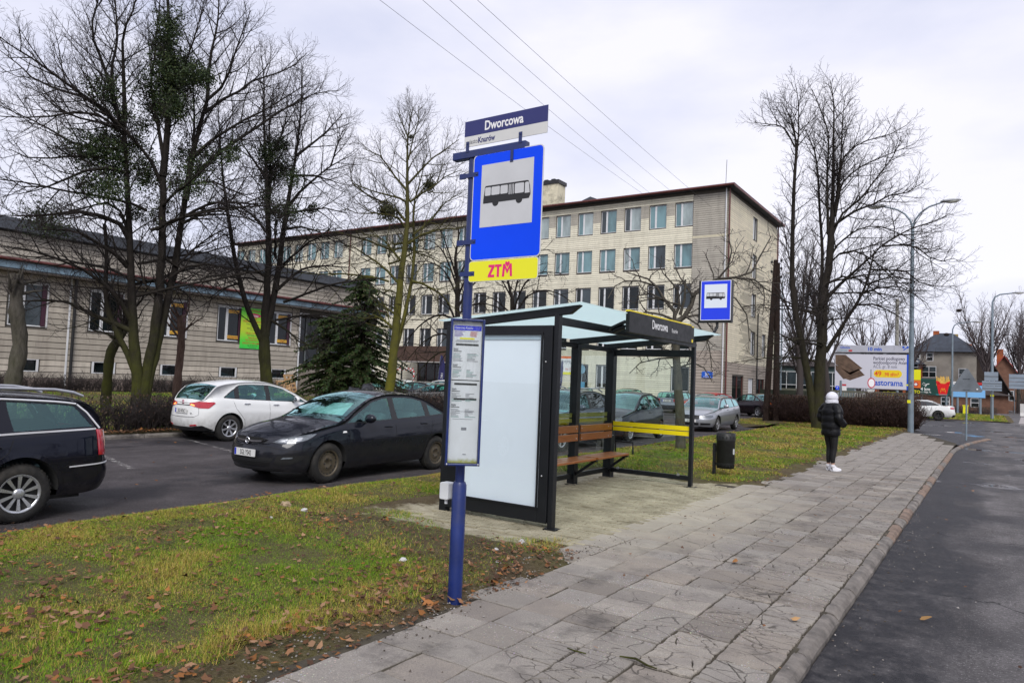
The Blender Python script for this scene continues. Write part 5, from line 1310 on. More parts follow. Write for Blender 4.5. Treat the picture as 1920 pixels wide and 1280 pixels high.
for h, m in ((eh[5], M_RED), (eh[6], M_FRAME), (eh[7], M_RED)):
    d = MB().bb((XC-.16, h[0]+.02, h[2]), (XC-.10, h[1]-.02, h[3]-.02)).build('door', PANES[0] if m is M_RED else M_FRAME, blk_b)
    MB().bb((XC-.10, h[0], h[2]), (XC-.06, h[0]+.1, h[3])).bb((XC-.10, h[1]-.1, h[2]), (XC-.06, h[1], h[3])).bb((XC-.10, (h[0]+h[1])/2-.05, h[2]), (XC-.06, (h[0]+h[1])/2+.05, h[3])).build('door_frame', m, d)
wall_core((0, YB, 0), AL, (0, 1, 0), XL, XC, -.3, ZE, []).build('rear_wall', M_WALLIN, blk_b)
wall_core((XL, 0, 0), AE, (-1, 0, 0), YF, YB, -.3, ZE, []).build('far_wall', M_WALLIN, blk_b)
rf = MB().bb((XL-.5, YF-.55, ZE), (XC+.55, YB+.5, ZE+.13)).build('roof', M_ROOF, blk_b)
for a, b in (((XL-.52, YF-.60, ZE-.04), (XC+.58, YF-.56, ZE+.17)), ((XC+.56, YF-.55, ZE-.04), (XC+.60, YB+.5, ZE+.17))): MB().bb(a, b).build('fascia', M_RED, rf)
MB().tube([(XL-.5, YF-.68, ZE+.04), (XC+.6, YF-.68, ZE+.04)], .075, 8).build('gutter', M_RED, rf)
for x, m, n in ((-57.1, M_RED, 'downpipe'), (-16.62, M_FRAME, 'corner_trim'), (-16.35, M_RED, 'downpipe')):
    MB().tube([(x, YF-.12, .2), (x, YF-.12, ZE-.05)], .06 if n == 'downpipe' else .05, 8).build(n, m, blk_b)
MB().tube([(XC+.12, YB-.1, 0), (XC+.12, YB-.1, ZE)], .06, 8).build('downpipe', M_RED, blk_b)
MB().tube([(XC+.1, 61.2, 0), (XC+.1, 61.2, 8)], .05, 8).build('cable_pipe', M_TRIM, blk_b)
ch = MB().bb((-36.2, 57.2, ZE), (-34.2, 58.6, 20.4)).build('chimney', mat('chimney_render', (.62, .57, .42), .85, 0, .15, 1.5, dirt=((.04, .035, .03), .95, .9), world=True), blk_b)
MB().bb((-36.3, 57.1, 20.4), (-34.1, 58.7, 20.75)).bb((-35.9, 57.4, 20.75), (-35.5, 58.3, 20.95)).bb((-35.1, 57.4, 20.75), (-34.7, 58.3, 20.95)).build('chimney_cap', M_TRIM, ch)
MB().add([(-33.6, 57, ZE+.1), (-28.2, 57, ZE+.1), (-28.2, 60, ZE+.1), (-33.6, 60, ZE+.1), (-33.6, 57, ZE+.9), (-30.6, 57, ZE+1.9), (-28.2, 57, ZE+.9), (-33.6, 60, ZE+.9), (-30.6, 60, ZE+1.9), (-28.2, 60, ZE+.9)],
         [(0, 1, 6, 5, 4), (3, 7, 8, 9, 2), (4, 5, 8, 7), (5, 6, 9, 8), (0, 4, 7, 3), (1, 2, 9, 6)]).build('roof_light', M_ROOF, rf)
MB().bb((-21.6, 54.2, ZE+.1), (-20.4, 54.8, ZE+.45)).build('roof_vent', M_TRIM, rf)
MB().tube([(-16.9, 53.2, ZE+.1), (-16.85, 53.2, ZE+2.3)], .02, 5).build('aerial', M_TRIM, rf)
# entrance canopy and glass doors in the ground floor
MB().bb((-46.9, 49.4, 2.95), (-38.2, YF-.03, 4.35)).build('canopy', mat('canopy_brown', (.075, .042, .03), .7, 0, .2, .6), blk_b)
MB().bb((-46.95, 49.33, 2.86), (-38.15, YF-.03, 2.945)).build('canopy_edge', mat('canopy_edge', (.4, .38, .36), .6), blk_b)
for k in range(8): MB().bb((-46.6+k*1.09, YF-.16, .1), (-45.6+k*1.09, YF-.12, 2.9)).build('entrance_pane', PANES[0], blk_b)
for k in range(9): MB().bb((-46.66+k*1.09, YF-.2, .1), (-46.58+k*1.09, YF-.1, 2.92)).build('entrance_mullion', M_RED, blk_b)
for x in (-46.2, -38.9): MB().tube([(x, 49.8, -.2), (x, 49.8, 2.9)], .08, 10).build('canopy_post', M_TRIM, blk_b)
MB().bb((-46.0, 52.1, 1.3), (-46.05, 52.2, 2.2)).build('door_sign', M_RED, blk_b)
# printed boards on the walls: things of their own
hb = thing('house_number_plate', 'blue house number plate on the beige corner wall', 'number plate', (-17.78, YF-.05, 2.58))
MB().prism([(-.42, -.24), (.42, -.24), (.42, .17), (.38, .21), (0, .26), (-.38, .21), (-.42, .17)], (0, 0, 0), X, Z, .02).build('plate', plain('enamel_blue', (.01, .10, .52), .35), hb)
text('lettering', '28a', .30, M_WHT, hb, (0, -.024, -.06), X, Z, 'CENTER', .006, .8)
text('lettering', 'ul. Dworcowa', .115, M_WHT, hb, (0, -.024, -.20), X, Z, 'CENTER', .002, .85)
pr = thing('print_shop_board', 'white advert board with orange top and yellow foot on the cream wall', 'sign', (-29.85, YF-.06, 3.0))
MB().bb((-1.1, 0, -.75), (1.1, .03, .75)).build('board', M_WHT, pr)
MB().bb((-1.1, -.004, .58), (1.1, 0, .78)).build('orange_band', plain('orange', (.75, .16, .02), .5), pr)
MB().bb((-1.1, -.004, -.78), (1.1, 0, -.56)).build('yellow_band', M_YEL, pr)
text('lettering', 'MPRY', .46, plain('grey_letters', (.22, .24, .28), .5), pr, (.05, -.006, .12), X, Z, 'CENTER', 0, .9)
text('lettering', 'Nr 75', .30, plain('red_letters', (.6, .10, .05), .5), pr, (.1, -.006, -.42), X, Z, 'CENTER', 0, .9)
MB().bb((-1.0, -.005, -.1), (-.75, -.002, .4)).build('logo', plain('amber', (.75, .5, .02), .5), pr)
# --- low wing along the lawn
wing = thing('low_wing', 'low beige clad wing with white framed windows and blue-grey eaves', 'building')
XW = -36.0; PW, AW, OW = (XW, 0, 0), (0, 1, 0), (1, 0, 0); WE = 5.52; WY0, WY1 = -6.0, 36.0
ww = [(13.36+3.42*k, 14.88+3.42*k, 3.16, 5.10) for k in range(-5, 5)]
wb_ = [(13.64+3.42*k, 14.70+3.42*k, 1.14, 1.69) for k in range(-5, 5)]
door = (29.32, 34.2, .2, 5.15)
wh = ww+wb_+[door]
wall_core(PW, AW, OW, WY0, WY1, -.2, WE+.1, wh, .25).build('front_wall', M_WALLIN, wing)
hh = [(h[0]-.09, h[1]+.09, h[2]-.09, h[3]+.07) for h in ww+wb_]+[(door[0]-.13, door[1]+.13, 0, 5.25)]
lap_boards(PW, AW, OW, 10.0, 29.2, .86, WE, .2741, hh, 9, .05, (3.5, 6.5), colf=lambda u, z: 1.32 if abs(z-4.05) < .16 or abs(z-1.4) < .15 else 1, individually='plank', m=M_WBOARD, parent=wing, gap=.12)
mb, t = lap_boards(PW, AW, OW, WY0, 9.98, .86, WE, .2741, hh, 10, .032, (3.5, 6.5)); tag(tinted(mb, 'far_planks', M_WBOARD, t, wing), kind='stuff')
mb, t = lap_boards(PW, AW, OW, 34.35, WY1, .86, WE, .2741, hh, 11, .032, (3.5, 6.5)); tag(tinted(mb, 'far_planks', M_WBOARD, t, wing), kind='stuff')
MB().bb((XW, WY0, -.2), (XW+.05, 29.2, .84)).build('plinth', mat('plinth_tile', (.21, .165, .145), .8, 0, .2, 3., world=True), wing)
for i, w in enumerate(ww): window(wing, PW, AW, OW, w[0], w[1], w[2], w[3], .38, [PANES[0], PANES[0] if i != 5 else PANES[3]], recess=.05)
for w in wb_: 
    f = MB(); t_ = .07
    for a, b in (((XW+.0, w[0]-.02, w[2]-.02), (XW+.045, w[0]+t_, w[3]+.02)), ((XW+.0, w[1]-t_, w[2]-.02), (XW+.045, w[1]+.02, w[3]+.02)), ((XW+.0, w[0]+t_, w[3]-.04), (XW+.045, w[1]-t_, w[3]+.02)), ((XW+.0, w[0]+t_, w[2]-.02), (XW+.045, w[1]-t_, w[2]+.02))): f.bb(a, b)
    o = f.build('cellar_window', M_FRAME, wing); MB().bb((XW-.12, w[0], w[2]), (XW-.10, w[1], w[3])).build('pane', PANES[0], o)
for w in ww:   # dark red reveal strip and pale outer trim
    MB().bb((XW+.0, w[1]+.01, w[2]-.02), (XW+.05, w[1]+.075, w[3]+.03)).build('window_trim', mat('trim_white', (.55, .55, .56), .6), wing)
    MB().bb((XW+.0, w[0]-.075, w[3]+.01), (XW+.05, w[1]+.01, w[3]+.06)).build('window_trim', MATS['trim_white'], wing)
    MB().bb((XW-.04, w[1]-.19, w[2]+.03), (XW+.012, w[1]-.01, w[3]-.02)).build('roller_guide', plain('reveal_maroon', (.05, .012, .028), .6), wing)
MB().bb((XW-.3, WY0, WE), (XW+.75, WY1, WE+.08)).build('soffit', mat('soffit', (.30, .27, .25), .8), wing)
fas = MB().bb((XW+.72, WY0, WE+.083), (XW+.78, WY1, WE+.46)).build('fascia', mat('fascia_blue_grey', (.17, .25, .32), .6, 0, .2, .9, dirt=((.03, .035, .03), .9, .7), world=True), wing)
MB().tube([(XW+.85, WY0, WE+.48), (XW+.85, WY1, WE+.44)], .075, 8).build('gutter', M_RED, fas)
MB().bb((XW+.70, WY0, WE+.055), (XW+.80, WY1, WE+.081)).build('drip_edge', M_TRIM, wing)
MB().bb((XW-4.2, WY0, WE+.35), (XW+.74, WY1, WE+.5)).build('lower_roof', M_ROOF, wing)
lap2 = lap_boards((XW-4, 0, 0), AW, OW, WY0, 38, WE+.5, 7.9, .27, [], 12, .03); tag(tinted(lap2[0], 'upper_planks', M_WBOARD, lap2[1], wing), kind='stuff')
MB().bb((XW-14, WY0, -.2), (XW-4.03, 38, 7.95)).build('upper_wall', M_WALLIN, wing)
MB().bb((XW-14.2, WY0-.2, 7.955), (XW-3.55, 38.2, 8.55)).build('upper_roof', mat('roof_slate_grey', (.055, .062, .075), .7, 0, .3, .7, world=True), wing)
MB().tube([(XW+.12, 16.05, .1), (XW+.12, 16.05, WE)], .07, 8).build('downpipe', M_TRIM, wing)
MB().bb((XW+.035, 15.82, .3), (XW+.07, 15.90, WE)).build('pale_strip', M_FRAME, wing)
# entrance: recessed glass front, steps, rail
MB().bb((XW-2.2, door[0], -.2), (XW-2.0, door[1], 5.2)).build('recess_wall', mat('recess_dark', (.05, .06, .055), .8), wing)
MB().bb((XW-2.0, door[0]-.1, 1.98), (XW+.0, door[1], 2.08)).build('landing', mat('step_stone', (.20, .175, .15), .85, 0, .2, 3., world=True), wing)
for k in range(9): MB().bb((XW+.34*k-.0, door[0]+.08, -.2), (XW+.34*(k+1), door[1]+.5, 2.02-.21*(k+1))).build('step', MATS['step_stone'], wing)
MB().bb((XW-1.0, door[0]+.1, 2.08), (XW-.94, door[1]-.1, 5.1)).build('glass_front', PANES[0], wing)
for k in range(5): MB().bb((XW-.94, door[0]+.1+k*1.1, 2.08), (XW-.88, door[0]+.2+k*1.1, 5.1)).build('mullion', plain('mullion_grey', (.16, .18, .18), .5), wing)
MB().bb((XW+.05, door[0]-.10, .2), (XW+.10, door[0]-.02, 5.27)).bb((XW+.05, door[0]-.02, 5.19), (XW+.10, door[1], 5.27)).build('door_surround', M_FRAME, wing)
rl = thing('stair_rail', 'white metal railing beside the entrance steps', 'railing', (XW, 0, 0))
for k in range(16):
    x = .15+.19*k; zb0 = 1.9-.21*(x/.34); MB().tube([(x, 34.1, zb0), (x, 34.1, zb0+1.0)], .014, 6).build('baluster', M_FRAME, rl)
MB().tube([(.1, 34.1, 2.9), (3.2, 34.1, .98)], .025, 8).build('handrail', M_FRAME, rl)
ds = thing('red_white_stand', 'red and white checked frame leaning by the entrance behind the spruce', 'sign frame', (-34.6, 37.6, .2))
for k in range(9):
    for zz in range(2): MB().bb((.0, -1+.22*k, 1.75+.1*zz), (.03, -.89+.22*k, 1.85+.1*zz)).build('check', (M_RED if False else plain('check_red', (.55, .05, .05), .5)) if (k+zz) % 2 else M_WHT, ds)
for y in (-1, .9):
    for k in range(10): MB().bb((.0, y, .1+.17*k), (.03, y+.1, .27+.17*k)).build('check', MATS['check_red'] if k % 2 else M_WHT, ds)
# banner between the windows
bn = thing('advert_banner', 'bright green advert banner with red lettering between two wing windows', 'banner', (XW+.06, 25.91, 3.99))
def grad_banner():
    t = NT('banner_print'); g = t.obj(); sx = t.n('ShaderNodeSeparateXYZ'); t.l(g, sx.inputs[0]); mr = t.n('ShaderNodeMapRange'); mr.inputs[1].default_value = -1.2; mr.inputs[2].default_value = 1.2; t.l(sx.outputs['Z'], mr.inputs[0])
    t.set(Base_Color=t.ramp(mr.outputs[0], [(0., (.03, .62, .07)), (.2, (.10, .68, .04)), (.45, (.50, .66, .03)), (.6, (.50, .68, .03)), (.85, (.16, .66, .04)), (1., (.10, .62, .04))]), Roughness=.5); return t.m
MB().bb((0, -.86, -1.18), (.02, .86, 1.18)).build('sheet', grad_banner(), bn)
BX, BZ = (0, 1, 0), (0, 0, 1); M_BRED = plain('banner_red', (.50, .02, .02), .5); M_BGRN = plain('banner_dark', (.06, .14, .04), .5)
for s, z, sz, m in (('BAZA POWIELANIA', .98, .17, M_BRED), ('DRUK', .50, .16, M_BRED), ('WIELKOFORMATOWY', .34, .175, M_BRED), ('PLAKATY BANERY SZYLDY', .21, .10, M_BGRN), ('CIĘCIE FOLII', .10, .10, M_BGRN), ('ZAKŁADY NA POJAZDY', -.03, .10, M_BGRN), ('WYCENY', -.14, .10, M_BGRN), ('DRUK CYFROWY', -.34, .16, M_BRED),
                    ('WIZYTÓWKI, ULOTKI', -.44, .10, M_BGRN), ('NADRUKI', -.60, .15, M_BRED), ('NA KOSZULKACH', -.74, .15, M_BRED), ('GADŻETY REKLAMOWE', -.92, .16, M_BRED), ('tel. 32 235 47 20', -1.04, .12, M_BGRN), ('www.artmax.pl', -1.14, .10, M_BGRN)):
    text('lettering', s, sz, m, bn, (.022, 0, z), BX, BZ, 'CENTER', .002, 1.0 if len(s) < 10 else .82)
lg = MB().prism([(.46*math.cos(a*PI/12), .13*math.sin(a*PI/12)) for a in range(24)], (.0205, 0, .77), BX, BZ, .004).build('logo', plain('logo_red', (.60, .02, .10), .4), bn)
text('lettering', 'Artmax', .2, M_WHT, lg, (.027, 0, .70), BX, BZ, 'CENTER', .004, .9)
M_AMB = plain('amber_card', (.62, .36, .04), .5)
for (yy, zz, s) in ((24.62, 4.86, 'WIZYTÓWKI'), (24.62, 3.40, 'KALENDARZE'), (28.02, 4.86, 'WIZYTÓWKI'), (28.02, 3.40, 'DRUK'), (21.20, 4.86, 'PIECZĄTKI'), (21.20, 3.40, 'FOLIE')):
    o = MB().bb((XW+.0, yy-.36, zz-.09), (XW+.008, yy+.36, zz+.09)).build('window_card', M_AMB, wing); text('lettering', s, .14, plain('card_red', (.3, .04, .02), .5), o, (XW+.010, yy, zz-.05), BX, BZ, 'CENTER', .001, .8)
def pallet(loc, lean, rz, label):
    p = thing('pallet', label, 'pallet', loc, rz, 'pallets by the entrance steps'); m = wood_mat('pallet_wood', (.30, .17, .07), (.50, .31, .15)) if 'pallet_wood' not in MATS else MATS['pallet_wood']; MATS['pallet_wood'] = m
    Rm = Matrix.Rotation(lean, 3, 'Y')
    for y in (-.36, 0, .36): MB().box(Rm @ Vector((0, y, .6)), (.1, .1, 1.2), Rm).build('bearer', m, p)
    for k in range(5): MB().box(Rm @ Vector((.06, 0, .08+.26*k)), (.02, .8, .11), Rm).build('slat', m, p)
pallet((-34.95, 28.2, .25), -.35, .2, 'taller wooden pallet leaning on the wall by the entrance steps')
pallet((-34.7, 27.5, .0), -.6, -.3, 'lower wooden pallet leaning left of the taller pallet')
# ------------------------------------------------------------------ trees
def bark(name, a, b, moss=None, mossamt=0., mossz=4.2):
    t = NT(name); p = t.obj(); n = t.noise(t.mapping(p, (1, 1, .28)), 14, 7, .7)
    c = t.mix(t.ramp(n, [(.3, 0.), (.7, 1.)]), a, b)
    if moss:
        sx = t.n('ShaderNodeSeparateXYZ'); t.l(p, sx.inputs[0]); hi = t.n('ShaderNodeMapRange'); hi.inputs[1].default_value = mossz; hi.inputs[2].default_value = .5; t.l(sx.outputs['Z'], hi.inputs[0])
        f = t.math('MULTIPLY', t.math('MULTIPLY', t.ramp(t.noise(p, 2.2, 5, .6), [(.35, 0.2), (.6, 1.)]), hi.outputs[0]), mossamt)
        c = t.mix(f, c, moss)
    t.set(Base_Color=c, Roughness=.92, Specular_IOR_Level=.2); t.bump(n, .7, .02); return t.m
M_BARK = bark('bark_lime', (.009, .0075, .006), (.028, .023, .019), (.062, .068, .008), .9, 3.4)
M_BARKM = bark('bark_mossy', (.035, .033, .014), (.085, .078, .03), (.13, .125, .012), 1.0, 9.)
M_BARKR = bark('bark_right', (.012, .010, .008), (.036, .030, .024), (.045, .046, .010), .7, 5.)
M_BARKA = bark('bark_apple', (.030, .026, .022), (.10, .09, .075), (.07, .075, .03), .4)
M_BARKP = bark('bark_reddish', (.06, .036, .028), (.15, .10, .08))
M_TWIG = plain('twig_brown', (.024, .017, .016), .85)
M_TWIGG = plain('twig_grey', (.035, .027, .025), .85)
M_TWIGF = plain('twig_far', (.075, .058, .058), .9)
class Tubes:
    """many tapering branches turned into one mesh at once"""
    def __init__(s): s.g = {}
    def add(s, pts, rad, n):
        s.g.setdefault((len(pts), n), []).append((pts, rad))
    def mesh(s, name, mats):
        VV, FF, o = [], [], 0
        for (k, n), L in s.g.items():
            Pn = np.array([p for p, r in L], np.float64).reshape(-1, k, 3); Rn = np.array([r for p, r in L], np.float64).reshape(-1, k, 1, 1)
            d = np.gradient(Pn, axis=1); d /= np.linalg.norm(d, axis=2, keepdims=True)+1e-9
            m = d.mean(1, keepdims=True); ref = np.where(np.abs(m[..., 2:3]) < .85, np.array([0, 0, 1.]), np.array([1., 0, 0]))
            a = np.cross(d, np.broadcast_to(ref, d.shape)); a /= np.linalg.norm(a, axis=2, keepdims=True)+1e-9; b = np.cross(d, a)
            th = 2*np.pi*np.arange(n)/n
            V = Pn[:, :, None]+(a[:, :, None]*np.cos(th)[None, None, :, None]+b[:, :, None]*np.sin(th)[None, None, :, None])*Rn
            M = len(L); idx = o+np.arange(M)[:, None, None]*k*n+np.arange(k-1)[None, :, None]*n; j = np.arange(n)[None, None]; j2 = (j+1) % n
            F = np.stack([idx+j, idx+j2, idx+n+j2, idx+n+j], -1).reshape(-1, 4)
            VV.append(V.reshape(-1, 3)); FF.append(F); o += M*k*n
        return np_mesh(name, np.concatenate(VV), np.concatenate(FF), mats, True)
def nrm(v):
    l = math.sqrt(v[0]*v[0]+v[1]*v[1]+v[2]*v[2]) or 1; return (v[0]/l, v[1]/l, v[2]/l)
def cr(a, b): return (a[1]*b[2]-a[2]*b[1], a[2]*b[0]-a[0]*b[2], a[0]*b[1]-a[1]*b[0])
def shoot(rnd, p, d, L, r, k, trop, jit, r1=None):
    """a curved branch: k points from p along d, bending by trop towards +z"""
    pts = [p]; st = L/(k-1); rs = []
    for i in range(k):
        rs.append(r+((r1 if r1 is not None else r*.45)-r)*i/(k-1))
        if i == k-1: break
        d = nrm((d[0]+rnd.gauss(0, jit), d[1]+rnd.gauss(0, jit), d[2]+rnd.gauss(0, jit)+trop)); p = (p[0]+d[0]*st, p[1]+d[1]*st, p[2]+d[2]*st); pts.append(p)
    return pts, rs
def side_dir(rnd, d, ang, az):
    a = nrm(cr(d, (0, 0, 1) if abs(d[2]) < .9 else (1, 0, 0))); b = cr(d, a); c, s = math.cos(az), math.sin(az); ca, sa = math.cos(ang), math.sin(ang)
    return nrm((d[0]*ca+(a[0]*c+b[0]*s)*sa, d[1]*ca+(a[1]*c+b[1]*s)*sa, d[2]*ca+(a[2]*c+b[2]*s)*sa))
def along(pts):
    L = [0.]
    for a, b in zip(pts, pts[1:]): L.append(L[-1]+math.dist(a, b))
    return L
def sprout(rnd, tb, tw, pts, rad, lev, o):
    """side shoots along a branch; lev 2 = boughs, 1 = twigs, 0 = twiglets"""
    Ls = along(pts); T = Ls[-1]; sp = o['space'][lev]; x = T*o['start'][lev]+rnd.random()*sp; az = rnd.uniform(0, 6.28)
    while x < T:
        i = max(0, min(len(pts)-2, next((q for q in range(len(Ls)-1) if Ls[q+1] >= x), len(pts)-2))); t = (x-Ls[i])/max(1e-6, Ls[i+1]-Ls[i])
        p = tuple(pts[i][q]+(pts[i+1][q]-pts[i][q])*t for q in range(3)); d = nrm(tuple(pts[i+1][q]-pts[i][q] for q in range(3))); r = rad[i]+(rad[i+1]-rad[i])*t
        az += 2.4+rnd.gauss(0, .5); f = 1-x/T
        L = o['len'][lev]*(.35+.75*f)*rnd.uniform(.6, 1.25)
        dd = side_dir(rnd, d, R(rnd.uniform(*o['ang'])), az); rr = min(r*.75, o['rad'][lev])
        k = (2, 4, 6)[lev]; q, rs = shoot(rnd, p, dd, L, rr, k, o['trop'][lev], o['jit'][lev], o['tip'])
        (tb if lev == 2 else tw).add(q, rs, 5 if lev == 2 else 3)
        if lev > 0: sprout(rnd, tb, tw, q, rs, lev-1, o)
        x += sp*rnd.uniform(.6, 1.4)
    # tip fork
LIME = dict(space=(.085, .125, .22), start=(.15, .12, .10), len=(.30, .72, 1.9), ang=(30, 58), rad=(.0037, .006, .020), trop=(.10, .12, .09), jit=(.10, .10, .09), tip=.0028)
GNARL = dict(space=(.12, .16, .26), start=(.1, .1, .12), len=(.20, .45, 1.0), ang=(40, 80), rad=(.0055, .008, .02), trop=(-.04, -.03, .02), jit=(.32, .30, .22), tip=.0045)
ARCH = dict(space=(.20, .26, .34), start=(.15, .1, .1), len=(.3, .7, 1.5), ang=(30, 65), rad=(.007, .011, .026), trop=(-.03, -.06, -.02), jit=(.14, .14, .12), tip=.006)
def smooth(pts, rad, per):
    """denser, softly curved run through the traced points"""
    P = [Vector(p) for p in pts]; out, ro = [], []
    for i in range(len(P)-1):
        a, b, c, d = P[max(0, i-1)], P[i], P[i+1], P[min(len(P)-1, i+2)]; n = max(1, int((c-b).length/per))
        for k in range(n):
            t = k/n; out.append(tuple(.5*((2*b)+(c-a)*t+(2*a-5*b+4*c-d)*t*t+(3*b-a-3*c+d)*t**3)))
    out.append(tuple(P[-1])); m = len(out)
    Ls = along(out); ro = [rad[0]+(rad[1]-rad[0])*(l/Ls[-1])**.8 for l in Ls]
    return out, ro
def parse(key): 
    out = []
    for ln in LIMBS[key].split('\n'):
        w = ln.split(); out.append((float(w[0]), float(w[1]), [tuple(float(v) for v in q.split(',')) for q in w[2:]]))
    return out
def limb_tree(key, name, label, cat, o, mbark, mtwig, thick=.115, seed=1, extra=0):
    rnd = random.Random(seed); limbs = parse(key); base = limbs[0][2][0]
    t = thing(name, label, cat, (base[0], base[1], 0)); loc = lambda ps: [(p[0]-base[0], p[1]-base[1], p[2]) for p in ps]
    tb, tw = Tubes(), Tubes(); trunk = MB()
    for r0, r1, pts in limbs:
        p, r = smooth(loc(pts), (r0, r1), .35 if r0 < thick else .25)
        if r0 >= thick:
            q = [(x+rnd.gauss(0, .01), y+rnd.gauss(0, .01), z) for x, y, z in p]; trunk.tube(q, [v*rnd.uniform(.95, 1.06) for v in r], 14)
            o2 = dict(o); o2['start'] = (o['start'][0], o['start'][1], .45)
            if r1 < .1: sprout(rnd, tb, tw, p, r, 2, o2)
        else:
            tb.add(p, r, 8); sprout(rnd, tb, tw, p, r, 2, o)
    for k in range(extra):   # thin arching boughs low on the stems
        z = rnd.uniform(2.8, 6.5); a = rnd.uniform(0, 6.28); p, r = shoot(rnd, (rnd.uniform(-.3, .3), rnd.uniform(-.3, .3), z), nrm((math.cos(a), math.sin(a), .35)), rnd.uniform(2.5, 4.8), .045, 12, -.035, .07, .010); tb.add(p, r, 6); sprout(rnd, tb, tw, p, r, 2, dict(ARCH, rad=(.005, .008, .02), tip=.004))
    trunk.build('trunk', mbark, t); link('branches', tb.mesh('branches', mbark), t); link('twigs', tw.mesh('twigs', mtwig), t)
    return t
def leaf_cloud(rnd, n, c, rx, rz, size, cols):
    """leaf-sized faces through an uneven ball"""
    u = rnd.normal(size=(n, 3)); u /= np.linalg.norm(u, axis=1, keepdims=True); rr = rnd.random((n, 1))**.45
    lump = 1+.28*np.sin(u[:, :1]*5+c[0]*9)+.22*np.sin(u[:, 2:]*7+c[2]*5)+.15*np.sin(u[:, 1:2]*11)
    ctr = np.array(c)+u*rr*lump*np.array([rx, rx, rz])*.9
    a = rnd.normal(size=(n, 3)); a /= np.linalg.norm(a, axis=1, keepdims=True); b = np.cross(a, rnd.normal(size=(n, 3))); b /= np.linalg.norm(b, axis=1, keepdims=True)
    s = size*rnd.uniform(.6, 1.3, (n, 1)); V = np.stack([ctr-a*s, ctr+b*s*.42, ctr+a*s, ctr-b*s*.42], 1)
    col = np.array(cols)[rnd.integers(0, len(cols), n)]*rnd.uniform(.7, 1.3, (n, 1))
    return V.reshape(-1, 3), np.arange(4*n).reshape(n, 4), np.repeat(col, 4, 0)
M_LEAF = attr_mat('mistletoe_leaf', .6, spec=.4)
IVYC = [(.022, .042, .010), (.032, .055, .012), (.016, .030, .010), (.045, .06, .014)]
def mistletoe(t, base, L, dens, cols=IVYC, size=.045):
    rnd = np.random.default_rng(5)
    for c, rx, rz in L:
        n = int(dens*(rx*rz)**1.0*1000); V, F, C = leaf_cloud(rnd, max(60, n), (c[0]-base[0], c[1]-base[1], c[2]), rx, rz, size, cols)
        me = np_mesh('mistletoe', V, F, M_LEAF, False, C); link('mistletoe', me, t)
